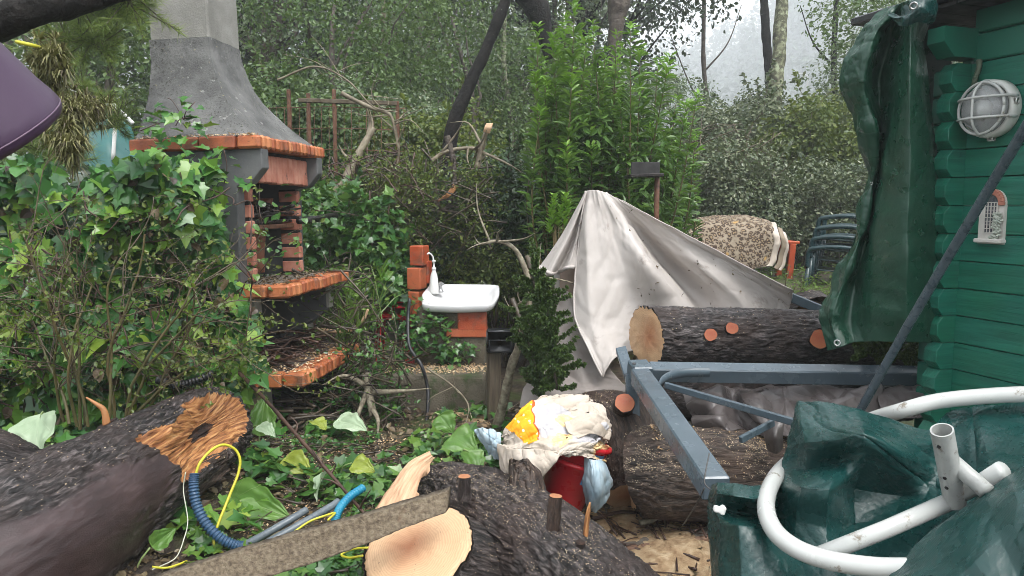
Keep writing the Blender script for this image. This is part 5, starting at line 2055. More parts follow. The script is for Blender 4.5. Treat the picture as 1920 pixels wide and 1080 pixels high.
def pavilion():
    c = at(1192, 702, 3.82)
    t = thing('pavilion_frame', tuple(c), 'collapsed blue grey metal pavilion frame lying across the logs', 'pavilion frame')
    w = .092
    A = at(1196, 700, 3.80)
    # near beam coming to the viewer
    B = at(1340, 912, 2.50)
    dirn = (B - A).normalized()
    mb = MB(); mb.beam(A + dirn * .05, B + dirn * .02, w, w * .92, (0, -.25, 1), .006); mb.build('near_beam', MT['frame_paint'], t, smooth=False)
    # far beam across to the cabin
    C = at(1790, 706, 3.82)
    mb = MB(); mb.beam(A + Vector((.06, .02, .004)), C, w * .9, w * .86, (0, -.35, 1), .006); mb.build('cross_beam', MT['frame_paint'], t, smooth=False)
    # corner fitting
    mb = MB(); mb.box(A + Vector((.01, 0, .004)), (.105, .11, .102), Matrix.Rotation(.15, 3, 'Z') @ Matrix.Rotation(.2, 3, 'X'), .008)
    o = mb.build('corner_bracket', MT['frame_paint'], t, smooth=False)
    mb = MB()
    for q in (at(1189, 683, 3.74), at(1212, 716, 3.70)):
        mb.lathe([(.010, 0), (.010, .004), (.006, .008), (.001, .008)], q, 10)
    mb.build('screw_head', MT['black_plastic'], o)
    # post stubs: one down, one up behind
    mb = MB(); mb.beam(at(1183, 700, 3.84), at(1188, 782, 3.80), .062, .05, (0, 1, 0), .004); mb.build('post', MT['frame_paint'], t, smooth=False)
    mb = MB(); mb.beam(at(1164, 655, 4.0), at(1180, 705, 3.86), .055, .05, (0, 1, 0), .004); mb.build('post', MT['frame_paint'], t, smooth=False)
    # curved brace and thin diagonal strut
    mb = MB()
    P = spline([at(1330, 697, 3.74), at(1285, 698, 3.72), at(1252, 706, 3.68), at(1236, 722, 3.62), at(1245, 745, 3.52), at(1262, 768, 3.42)], 30)
    for i in range(len(P) - 1):
        pass
    G = []
    for p in P:
        p = np.array(p)
        G.append([p + [0, 0, .022], p + [0, -.012, .022], p + [0, -.012, -.022], p + [0, 0, -.022], p + [0, 0, .022]])
    mb.grid(np.array(G))
    mb.build('curved_brace', MT['frame_paint'], t)
    mb = MB(); mb.beam(at(1248, 722, 3.62), at(1500, 795, 3.05), .022, .03, (0, 0, 1), .003); mb.build('strut', MT['frame_paint'], t, smooth=False)
    mb = MB(); mb.beam(at(1388, 825, 3.1), at(1450, 792, 3.2), .02, .03, (0, 0, 1), .003); mb.build('strut', MT['frame_paint'], t, smooth=False)
    # far rail under the tent cloth, its end showing
    mb = MB(); mb.beam(at(1108, 400, 5.2), at(1552, 586, 4.86), .06, .06, (0, 0, 1), .005); mb.build('far_rail', MT['frame_paint'], t, smooth=False)
    mb = MB(); mb.beam(at(1112, 366, 5.0), at(1120, 800, 4.9), .07, .07, (0, 1, 0), .005); mb.build('post', MT['frame_paint'], t, smooth=False)
    # thin wire tied round the near beam
    mb = MB()
    mb.tube(spline([at(1330, 850, 2.55), at(1324, 880, 2.5), at(1321, 905, 2.46), at(1332, 918, 2.40)], 14), .0025, 5)
    mb.tube(spline([at(1321, 915, 2.42), at(1306, 945, 2.6), at(1280, 985, 3.0)], 14), .0025, 5)
    mb.build('tie_wire', MT['thread'], t)


pavilion()


# ------------------------------------------------------------------ fallen canopy cloth (tent)
def canopy():
    base = at(1150, 700, 4.6)
    t = thing('fallen_canopy', (base.x, base.y, gz1(base.x, base.y)), 'large wet off white canopy cloth draped like a tent over the fallen frame', 'canopy')
    cols = [
        [(1099, 358, 4.95), (1086, 440, 4.90), (1079, 520, 4.84), (1078, 595, 4.72), (1104, 655, 4.55), (1128, 706, 4.42)],
        [(1104, 356, 4.90), (1100, 440, 4.80), (1100, 530, 4.70), (1108, 605, 4.62), (1124, 655, 4.52), (1134, 692, 4.42)],
        [(1112, 356, 4.88), (1122, 440, 4.80), (1130, 530, 4.72), (1140, 600, 4.64), (1150, 640, 4.55), (1153, 668, 4.46)],
        [(1122, 357, 4.86), (1150, 440, 4.80), (1175, 520, 4.74), (1196, 585, 4.70), (1204, 630, 4.66), (1204, 652, 4.64)],
        [(1134, 360, 4.86), (1178, 430, 4.78), (1220, 500, 4.60), (1262, 560, 4.64), (1290, 600, 4.62), (1300, 640, 4.62)],
        [(1140, 362, 4.90), (1196, 432, 5.02), (1248, 500, 5.10), (1300, 556, 5.05), (1325, 595, 4.88), (1340, 630, 4.81)],
        [(1165, 375, 4.94), (1230, 440, 4.96), (1290, 505, 4.92), (1345, 555, 4.86), (1372, 595, 4.80), (1385, 630, 4.76)],
        [(1215, 402, 4.92), (1275, 455, 4.90), (1330, 510, 4.84), (1380, 555, 4.79), (1410, 595, 4.74), (1425, 630, 4.72)],
        [(1288, 440, 4.86), (1335, 475, 4.88), (1382, 515, 4.86), (1418, 550, 4.82), (1440, 590, 4.76), (1452, 622, 4.74)],
        [(1385, 492, 4.78), (1412, 515, 4.82), (1436, 540, 4.82), (1452, 562, 4.82), (1462, 590, 4.79), (1468, 612, 4.76)],
        [(1486, 545, 4.66), (1485, 556, 4.74), (1483, 567, 4.80), (1480, 578, 4.82), (1477, 592, 4.80), (1474, 605, 4.78)],
    ]
    ctrl = [[at(*cols[c][r]) for c in range(len(cols))] for r in range(6)]
    G = patch(ctrl, 130, 190, .85)
    e = ell(G)
    n = normals(G)
    # hanging folds run down the cloth, small rain slackened dimples
    fold = fbm(np.stack([e[..., 0] * 7, e[..., 1] * 1.1, e[..., 0] * 0], -1).reshape(-1, 3), 3, 4).reshape(G.shape[:2]) * .016
    fold += ridged(np.stack([e[..., 0] * 4 + e[..., 1] * 3, e[..., 1] * 1.5, e[..., 0] * 0], -1).reshape(-1, 3), 3, 14).reshape(G.shape[:2]) * .012
    edge = np.minimum(1, np.minimum(np.arange(130), 129 - np.arange(130)) / 8)[:, None] * np.minimum(1, np.minimum(np.arange(190), 189 - np.arange(190)) / 8)[None]
    G = G + n * (fold * (.3 + .7 * edge))[..., None]
    G = facet(G, .16, .008, 5, .9, 2.2) + facet(G, .06, .0024, 6) - G
    mb = MB(); mb.grid(G, e, flip=True)
    solid(mb.build('canopy_cloth', MT['canvas'], t), .005, -1)
    # leaf scraps fallen on the cloth
    rgc = np.random.default_rng(8)
    Nn = normals(G)
    CANOPY_PTS = []
    for _ in range(130):
        i_, j_ = int(rgc.integers(4, 126)), int(min(188, 60 + abs(rgc.normal()) * 60))
        CANOPY_PTS.append(G[i_, j_] - Nn[i_, j_] * np.sign(Nn[i_, j_][1]) * .004)
    chips('leaf_scraps', 'small dark leaf scraps sticking to the wet canopy cloth', lambda g: CANOPY_PTS[int(g.integers(0, 130))], 110, .018, MT['litter'], 77, T_DIA, .3)
    mb = MB(); mb.tube([Vector(p) + Vector((0, -.004, 0)) for p in G[-1][::3]], .006, 6)
    mb.tube([Vector(p) + Vector((0, -.003, 0)) for p in G[::3, 0]], .006, 6)
    mb.build('hem', MT['canvas'], t)
    # hem along the lower edge
    # left wing of the cloth, its edge rolled back
    wing = [
        [(1099, 358, 4.95), (1060, 430, 5.02), (1034, 470, 5.05), (1012, 500, 5.06)],
        [(1100, 359, 4.93), (1070, 435, 4.90), (1046, 480, 4.88), (1030, 512, 4.86)],
        [(1099, 360, 4.95), (1078, 440, 4.98), (1060, 485, 4.98), (1045, 510, 4.98)],
        [(1099, 360, 4.93), (1083, 440, 4.88), (1070, 480, 4.86), (1062, 502, 4.86)],
        [(1098, 358, 4.95), (1086, 440, 4.90), (1081, 478, 4.87), (1079, 500, 4.85)],
    ]
    ctrl = [[at(*wing[c][r]) for c in range(5)] for r in range(4)]
    G = patch(ctrl, 60, 60, .9)
    e = ell(G)
    G = G + normals(G) * (fbm(np.stack([e[..., 0] * 16, e[..., 1] * 2, e[..., 0] * 0], -1).reshape(-1, 3), 3, 6) * .012).reshape(60, 60)[..., None]
    mb = MB(); mb.grid(G, e, flip=True)
    solid(mb.build('side_flap', MT['canvas'], t), .005, -1)
    mb = MB()
    low = G[-1]
    mb.tube([Vector(p) + Vector((0, -.004, 0)) for p in low[::3]], .012, 8)
    mb.tube(spline([at(1012, 500, 5.04), at(1010, 506, 4.98), at(1022, 514, 4.9), at(1034, 513, 4.86)], 14), .013, 8)
    mb.build('rolled_hem', MT['canvas'], t)
    # back slope of the cloth, hanging behind the rail
    bk = [[at(1099, 360, 4.97), at(1140, 364, 4.95), at(1288, 444, 4.90), at(1385, 496, 4.82), at(1486, 549, 4.70)],
          [at(1040, 480, 5.4), at(1140, 470, 5.5), at(1290, 500, 5.4), at(1390, 530, 5.3), at(1480, 565, 5.1)],
          [at(1050, 620, 5.5), at(1140, 620, 5.6), at(1290, 620, 5.5), at(1390, 620, 5.4), at(1470, 620, 5.2)]]
    G = patch(bk, 30, 40)
    mb = MB(); mb.grid(G, ell(G))
    solid(mb.build('back_slope', MT['canvas'], t), .005, -1)
    # inner tan lining and the mesh curtain spilling to the ground at the left
    inn = [[at(1083, 470, 5.05), at(1068, 490, 5.15), at(1050, 510, 5.2)], [at(1080, 580, 4.98), at(1066, 590, 5.05), at(1050, 600, 5.15)],
           [at(1104, 660, 4.75), at(1085, 660, 4.9), at(1065, 665, 5.05)]]
    G = crumple(patch(inn, 40, 30), .03, 4, 3)
    mb = MB(); mb.grid(G, ell(G))
    solid(mb.build('lining', MT['canvas_in'], t), .004)
    net = [[at(1130, 640, 4.66), at(1100, 600, 4.80), at(1078, 560, 4.92), at(1050, 540, 5.02), at(1030, 560, 5.1)],
           [at(1140, 690, 4.5), at(1112, 680, 4.66), at(1085, 660, 4.74), at(1052, 650, 4.82), at(1020, 650, 4.95)],
           [at(1160, 712, 4.35), at(1118, 715, 4.52), at(1090, 712, 4.55), at(1055, 705, 4.66), at(1015, 700, 4.75)],
           [at(1180, 730, 4.22), at(1130, 742, 4.3), at(1090, 745, 4.36), at(1045, 742, 4.45), at(985, 720, 4.6)],
           [at(1190, 770, 4.2), at(1140, 800, 4.22), at(1090, 800, 4.26), at(1040, 790, 4.34), at(975, 765, 4.5)]]
    G = crumple(patch(net, 90, 90), .055, 5, 8)
    mb = MB(); mb.grid(G, ell(G))
    solid(mb.build('mesh_curtain', MT['net'], t), .003)


canopy()


def grey_canvas():
    """darker wet canvas crumpled under the frame"""
    d = 4.0
    b = at(1400, 780, d)
    t = thing('grey_canvas', (b.x, b.y, gz1(b.x, b.y)), 'dark grey wet canvas crumpled below the long metal beam', 'canvas')
    g = [[at(1285, 742, 4.1), at(1330, 735, 4.05), at(1375, 728, 4.15), at(1420, 722, 4.0), at(1470, 722, 4.1), at(1530, 725, 3.95), at(1590, 718, 3.9), at(1640, 712, 3.8)],
         [at(1288, 765, 3.9), at(1335, 752, 3.8), at(1378, 745, 3.95), at(1420, 748, 3.75), at(1470, 750, 3.9), at(1535, 742, 3.7), at(1595, 728, 3.7), at(1650, 722, 3.75)],
         [at(1300, 785, 3.8), at(1345, 782, 3.65), at(1385, 780, 3.78), at(1425, 785, 3.6), at(1475, 782, 3.7), at(1540, 775, 3.55), at(1600, 770, 3.55), at(1660, 765, 3.6)],
         [at(1330, 810, 3.72), at(1365, 808, 3.6), at(1400, 812, 3.7), at(1440, 820, 3.5), at(1490, 825, 3.55), at(1545, 820, 3.45), at(1610, 815, 3.45), at(1670, 810, 3.5)]]
    G = patch(g, 120, 190); G = facet(G, .18, .05, 3, .4, 1.4) + facet(G, .07, .014, 4, .9, 1.8) - G
    mb = MB(); mb.grid(G, ell(G))
    solid(mb.build('sheet', MT['canvas_grey'], t), .004)
    g = [[at(1430, 800, 3.42), at(1450, 790, 3.36), at(1470, 788, 3.34)], [at(1434, 825, 3.38), at(1452, 820, 3.3), at(1468, 822, 3.32)], [at(1440, 845, 3.42), at(1454, 850, 3.34), at(1466, 842, 3.36)]]
    G = crumple(patch(g, 40, 30), .02, 9, 5)
    mb = MB(); mb.grid(G, ell(G))
    solid(mb.build('loose_flap', MT['canvas_grey'], t), .004)
    # smaller piece lying at the right, by the cabin foot
    g = [[at(1640, 740, 3.7), at(1690, 722, 3.75), at(1750, 712, 3.7)], [at(1650, 765, 3.6), at(1700, 752, 3.6), at(1760, 735, 3.6)], [at(1660, 790, 3.5), at(1700, 780, 3.5), at(1760, 770, 3.5)]]
    G = crumple(patch(g, 40, 40), .04, 7, 9)
    mb = MB(); mb.grid(G, ell(G))
    solid(mb.build('torn_corner', MT['canvas_grey'], t), .004)


grey_canvas()


# ------------------------------------------------------------------ green cabin
def cabin():
    wd_ = Vector((.316, -.949, 0)).normalized()      # along the visible wall, towards the viewer
    wn_ = Vector((-.949, -.316, 0)).normalized()     # out of the visible wall
    K = at(1803, 500, 3.45)                          # inner corner line
    K = Vector((K.x, K.y, 0))
    t = thing('garden_cabin', (K.x, K.y, 0), 'dark green painted log cabin with interlocking corner boards', 'cabin')
    ph = .1245
    z0 = -.02
    R = Matrix((wd_, wn_, Vector((0, 0, 1)))).transposed()     # local x along wall, y outwards
    rg = np.random.default_rng(2)
    nb = 18

    def prism_board(mb, poly, a0, a1, axis):
        """poly in (thickness, height) runs along an axis"""
        pass

    for k in range(nb):
        z = z0 + k * ph
        mb = MB()
        # board with a v groove on both long edges
        g = .006
        L = 2.6
        n = 60
        X = np.linspace(-.004, L, n)
        prof = [(-.04, .001), (.004, .001), (.012, g * .7), (.012, ph - g * .6), (.006, ph - .001), (-.04, ph - .001)]
        G, TC = [], []
        for x in X:
            G.append([tuple(K + wd_ * x + wn_ * (a + .0015 * math.sin(x * 3 + k)) + Vector((0, 0, z + b))) for a, b in prof])
            TC.append([(x + k * 3.7, a, b + k * .3) for a, b in prof])
        mb.grid(np.array(G), np.array(TC), flip=True)
        mb.build('wall_board', MT['green_paint'], t, smooth=False)
    # perpendicular wall boards: their notched ends stick out past the corner
    for k in range(nb):
        z = z0 + k * ph + ph * .5
        mb = MB()
        h = ph * .5 - .0012
        pr = .118 + rg.uniform(-.006, .006)
        if False:
            pass
        poly = [(-.02, -h), (pr - .030, -h), (pr, -h * .42), (pr, h * .42), (pr - .030, h), (-.02, h)]
        n = len(poly)
        off = -.004
        V, TC = [], []
        for yy in (off, -.075):
            for a, b in poly:
                V.append(tuple(K + wn_ * a - wd_ * (-yy) + Vector((0, 0, z + b))))
                TC.append((a + k * 2.3, b, yy))
        F = [tuple(range(n)), tuple(range(n, 2 * n))[::-1]] + [(i, n + i, n + (i + 1) % n, (i + 1) % n) for i in range(n)]
        mb.add(V, F, TC)
        o = mb.build('corner_board', MT['green_paint'], t, smooth=False)
        md = o.modifiers.new('b', 'BEVEL'); md.width = .0016; md.segments = 1
    # short ends of the visible wall beyond the corner
    for k in range(nb):
        z = z0 + k * ph
        mb = MB()
        mb.box(K - wd_ * .15 + wn_ * -.02 + Vector((0, 0, z + ph / 2)), (.13, .045, ph - .006), R, .008)
        mb.build('board_end', MT['green_paint'], t, smooth=False)
    # other wall running away behind
    mb = MB()
    mb.box(K - wn_ * 1.3 - wd_ * .04 + Vector((0, 0, 1.15)), (.045, 2.6, 2.3), R, .004)
    mb.build('side_wall', MT['green_paint'], t, smooth=False)
    # eaves: purlin end, sloping boards, roof sheet
    zt = z0 + nb * ph
    mb = MB()
    mb.prism([(-.30, zt + .02), (.14, zt + .02), (.20, zt + .08), (.20, zt + .145), (-.30, zt + .145)], -.09, .0, lambda a, b, q: K + wn_ * a + wd_ * (q + .02) + Vector((0, 0, b)))
    mb.build('purlin', MT['green_paint'], t, smooth=False)
    for k in range(2):
        mb = MB()
        mb.box(K + wd_ * 1.3 + wn_ * -.012 + Vector((0, 0, zt + ph * (k + .5))), (2.6, .05, ph - .006), R, .006)
        mb.build('gable_board', MT['green_paint'], t, smooth=False)
    mb = MB()
    sl = Matrix.Rotation(math.radians(-14), 3, wd_)
    for k in range(7):
        c = K + wd_ * (-.30 + k * .145) + wn_ * -.36 + Vector((0, 0, zt + .235))
        mb.box(c, (.142, 1.1, .02), R, .003)
    mb.build('soffit', MT['soot_and_dark'], t, smooth=False)  # soffit boards in plain black
    mb = MB()
    mb.box(K + wd_ * .7 + wn_ * -.36 + Vector((0, 0, zt + .27)), (2.4, 1.2, .035), R, .006)
    mb.build('roof', MT['black_plastic'], t, smooth=False)

    # ---- bulkhead lamp on the wall
    def onwall(u, v, out=0.0):
        # intersection of the ray with the wall plane
        a, b = (u - CX) / FPX, (CY - v) / FPX
        dv = Vector((a, CP + b * SP, -SP + b * CP))
        o = Vector((0, 0, CAMZ))
        P0 = K + wn_ * (.012 + out)
        k = (P0 - o).dot(wn_) / dv.dot(wn_)
        return o + dv * k
    c = onwall(1868, 205)
    s = thing('bulkhead_lamp', tuple(c), 'round white caged bulkhead lamp on the green cabin wall', 'lamp')
    LR = Matrix((wd_, Vector((0, 0, 1)), wn_)).transposed()      # local z out of the wall
    r = .122
    mb = MB()
    mb.lathe([(r * .93, 0), (r, .008), (r, .045), (r * .95, .055), (r * .86, .058), (r * .84, .050)], c, 44, LR, closed=True)
    mb.build('body', MT['lamp_white'], s)
    mb = MB()
    mb.lathe([(r * .84, .050), (r * .83, .072), (r * .74, .094), (r * .52, .112), (r * .25, .120), (.001, .121)], c, 40, LR)
    gl = mb.build('glass', MT['glass'], s)
    for k in range(3):
        pass
    mb = MB()
    mb.lathe([(r * .83, .047), (.001, .046)], c, 36, LR)
    mb.build('reflector', MT['lamp_white'], s)
    mb = MB()
    mb.lathe([(.03, .05), (.034, .06), (.034, .085), (.02, .10), (.001, .104)], c, 20, LR)
    mb.build('bulb', MT['white_plastic'], s)
    mb = MB()
    def wire(pts, rr=.0058):
        mb.tube(spline([c + LR @ Vector(p) for p in pts], 22), rr, 8)
    q = r * .98
    wire([(0.0, -q, .03), (0, -q * .93, .085), (0, -q * .55, .128), (0, 0, .136), (0, q * .55, .128), (0, q * .93, .085), (0, q, .03)])
    for yy in (-.042, .042):
        x = math.sqrt(q * q - yy * yy) * 1.06
        wire([(-x, yy, .03), (-x * .93, yy, .088), (-x * .5, yy, .126), (0, yy, .136), (x * .5, yy, .126), (x * .93, yy, .088), (x, yy, .03)])
    S = [c + LR @ Vector((math.cos(a) * q * .9, math.sin(a) * q * .9, .088)) for a in np.linspace(0, 2 * PI, 40)]
    mb.tube(S, .0065, 8)
    mb.build('cage', MT['white_tube'], s)
    mb = MB()
    mb.box(c + LR @ Vector((0.01, -r * 1.03, .03)), (.03, .02, .022), LR, .004)
    mb.build('latch', MT['lamp_white'], s)
    mb = MB()
    mb.box(c + LR @ Vector((r * .98, .02, .04)), (.02, .03, .02), LR, .004)
    mb.build('latch', MT['lamp_white'], s)
    for u0, v0, u1, v1 in ((1795, 122, 1812, 172), (1836, 112, 1826, 160)):
        a, b = onwall(u0, v0, .012), onwall(u1, v1, .014)
        mb = MB()
        P = spline([a + Vector((0, 0, .0)), a.lerp(b, .3) + Vector((.0, -.01, .0)), a.lerp(b, .7), b], 60)
        mb.tube(P, .0105 + .0018 * np.sin(np.arange(60) * 1.9), 9)
        mb.build('conduit', MT['conduit'], s)
    # small red wire stub left of the lamp
    # ---- little plaque
    c = onwall(1864, 405)
    hgt = (onwall(1864, 348) - onwall(1864, 462)).z
    wdt = .118
    s = thing('wall_plaque', tuple(c), 'small plaster plaque of an arched window on the green cabin wall', 'plaque')
    def lq(x, y, z):
        return c + LR @ Vector((x, y, z))
    hw = wdt / 2
    mb = MB()
    pl = [(-hw, -hgt * .46), (hw, -hgt * .46), (hw, hgt * .20)] + [(hw * math.cos(a), hgt * .20 + hw * 1.05 * math.sin(a)) for a in np.linspace(.15, PI - .15, 14)] + [(-hw, hgt * .20)]
    mb.prism(pl, 0, .016, lambda a, b, q: lq(a, b, q))
    mb.build('plaque_body', MT['plaque_stone'], s, smooth=False)
    mb = MB()
    for k in range(13):
        a = lp(k / 12, .02, PI - .02)
        mb.box(lq(hw * .80 * math.cos(a), hgt * .20 + hw * .86 * math.sin(a), .019), (hw * .44, .0165, .016), LR @ Matrix.Rotation(a, 3, 'Z'), .003)
    mb.build('brick_arch', MT['plaque_brick'], s, smooth=False)
    mb = MB()
    iw = hw * .50
    pl = [(-iw, -hgt * .28), (iw, -hgt * .28), (iw, hgt * .20)] + [(iw * math.cos(a), hgt * .20 + iw * 1.3 * math.sin(a)) for a in np.linspace(.2, PI - .2, 10)] + [(-iw, hgt * .20)]
    mb.prism(pl, .0162, .0185, lambda a, b, q: lq(a, b, q))
    mb.build('pane', MT['plaque_pane'], s, smooth=False)
    mb = MB()
    for k in range(5):
        x = lp(k / 4, -iw, iw)
        mb.box(lq(x, -hgt * .03, .020), (.0028 if k not in (0, 4) else .006, hgt * .5, .005), LR, 0)
    for k in range(9):
        mb.box(lq(0, lp(k / 8, -hgt * .27, hgt * .22), .0205), (iw * 2, .0026, .004), LR, 0)
    mb.build('lattice', MT['plaque_stone'], s, smooth=False)
    mb = MB(); mb.box(lq(0, -hgt * .41, .018), (wdt * 1.12, hgt * .07, .036), LR, .004); mb.build('sill', MT['plaque_stone'], s, smooth=False)
    mb = MB()
    rgp = np.random.default_rng(9)
    Pp = []
    for k in range(150):
        y = rgp.uniform(-.40, .05)
        x = hw * (.62 + rgp.normal() * .16) - max(0, (-.22 - y)) * rgp.uniform(0, 2.2) * hw
        Pp.append(lq(x, y * hgt, .02 + rgp.uniform(0, .012)))
    for p in Pp:
        mb.lathe([(.001, -.004), (.006, -.001), (.006, .003), (.001, .006)], p, 6, LR)
    mb.build('climbing_plant', MT['plaque_moss'], s)
    return K, wd_, wn_


KC, WDIR, WNRM = cabin()


# ------------------------------------------------------------------ hanging green tarpaulin
def hanging_tarp():
    rows = [
        [(1668, 20, 3.55), (1680, 12, 3.50), (1690, 6, 3.46), (1700, 2, 3.42), (1712, 0, 3.40), (1735, 2, 3.42), (1750, 6, 3.50)],
        [(1612, 72, 3.62), (1640, 66, 3.50), (1668, 78, 3.62), (1698, 74, 3.46), (1708, 70, 3.38), (1716, 74, 3.46), (1732, 78, 3.50)],
        [(1585, 150, 3.66), (1618, 150, 3.52), (1648, 152, 3.66), (1682, 150, 3.48), (1706, 150, 3.36), (1728, 150, 3.46), (1742, 152, 3.52)],
        [(1612, 240, 3.70), (1634, 242, 3.56), (1652, 245, 3.68), (1668, 245, 3.52), (1706, 245, 3.36), (1738, 245, 3.46), (1750, 245, 3.53)],
        [(1630, 320, 3.70), (1638, 320, 3.60), (1646, 320, 3.68), (1656, 322, 3.54), (1706, 322, 3.35), (1747, 322, 3.46), (1760, 322, 3.54)],
        [(1604, 430, 3.74), (1618, 430, 3.62), (1628, 430, 3.68), (1642, 430, 3.54), (1702, 430, 3.34), (1756, 430, 3.48), (1768, 430, 3.56)],
        [(1556, 530, 3.78), (1580, 530, 3.64), (1604, 530, 3.70), (1636, 530, 3.54), (1700, 530, 3.35), (1759, 530, 3.50), (1770, 530, 3.58)],
        [(1533, 596, 3.74), (1560, 600, 3.62), (1594, 598, 3.66), (1634, 598, 3.52), (1700, 598, 3.38), (1758, 598, 3.50), (1768, 598, 3.58)],
        [(1546, 657, 3.66), (1572, 652, 3.58), (1602, 642, 3.60), (1636, 640, 3.52), (1700, 641, 3.42), (1757, 642, 3.50), (1766, 642, 3.58)],
    ]
    G = patch([[at(*p) for p in r] for r in rows], 330, 210, .6)
    b = G[-1].mean(0)
    t = thing('hanging_tarp', (b[0], b[1], gz1(b[0], b[1])), 'long dark green tarpaulin hanging from the cabin eave, edge curling left', 'tarpaulin')
    G0 = G
    e = ell(G)
    left = np.clip(1 - e[..., 0] / .34, 0, 1)[..., None]
    G = G * 1.0
    C1 = crumple(G0, .05, 5.5, 4, .25)
    C2 = crumple(G0, .018, 9, 6, .2)
    G = G0 + (C1 - G0) * (.25 + .75 * left) + (C2 - G0) * .6
    Wk = facet(G0, .13, .020, 3, 1.3, 1.8) + facet(G0, .05, .007, 5, 1.2, 1.6) + facet(G0, .022, .0026, 6) - 3 * G0
    G = G + Wk * (.22 + .8 * left)
    mb = MB(); mb.grid(G, e, flip=True)
    solid(mb.build('tarp_sheet', MT['tarp_hang'], t), .003)
    rows = [
        [(1668, 24, 3.80), (1700, 20, 3.95), (1735, 16, 3.99), (1775, 14, 3.90)],
        [(1596, 120, 3.78), (1660, 120, 3.92), (1720, 120, 3.96), (1785, 120, 3.86)],
        [(1636, 300, 3.80), (1670, 300, 3.94), (1720, 300, 4.00), (1790, 300, 3.88)],
        [(1600, 450, 3.82), (1650, 450, 3.94), (1720, 450, 4.00), (1790, 450, 3.88)],
        [(1545, 590, 3.80), (1640, 590, 3.90), (1720, 590, 3.96), (1785, 590, 3.86)],
        [(1560, 640, 3.74), (1640, 634, 3.84), (1720, 634, 3.90), (1785, 634, 3.82)]]
    P = crumple(patch([[at(*p) for p in r] for r in rows], 90, 60), .03, 5, 14)
    mb = MB(); mb.grid(P, ell(P), flip=True)
    solid(mb.build('inner_layer', MT['tarp_hang'], t), .003)
    # folded light flap on top with an eyelet
    f = [[(1692, 14, 3.36), (1715, 0, 3.30), (1738, -8, 3.28), (1756, -4, 3.32)], [(1684, 30, 3.37), (1712, 18, 3.28), (1738, 10, 3.27), (1758, 12, 3.33)],
         [(1664, 24, 3.42), (1700, 34, 3.30), (1735, 30, 3.28), (1756, 30, 3.34)], [(1670, 40, 3.42), (1692, 50, 3.33), (1726, 44, 3.30), (1748, 46, 3.36)]]
    P = patch([[at(*p) for p in r] for r in f], 90, 110); P = facet(P, .09, .016, 2) + facet(P, .035, .005, 4) - P
    mb = MB(); mb.grid(P, ell(P), flip=True)
    solid(mb.build('folded_flap', MT['tarp_low'], t), .003)
    for (u, v, d) in ((1713, 11, 3.265), (1570, 643, 3.555), (1634, 344, 3.58)):
        mb = MB()
        c = at(u, v, d)
        vd = (Vector((0, 0, CAMZ)) - c).normalized()
        q = vd.to_track_quat('Z', 'Y').to_matrix()
        rr = .017 if u != 1634 else .008
        mb.lathe([(rr * .5, 0), (rr * .6, .004), (rr * .85, .005), (rr, .002), (rr, -.002), (rr * .5, -.002), (rr * .5, 0)], c, 20, q, closed=True)
        mb.build('eyelet', MT['steel'], t)


hanging_tarp()


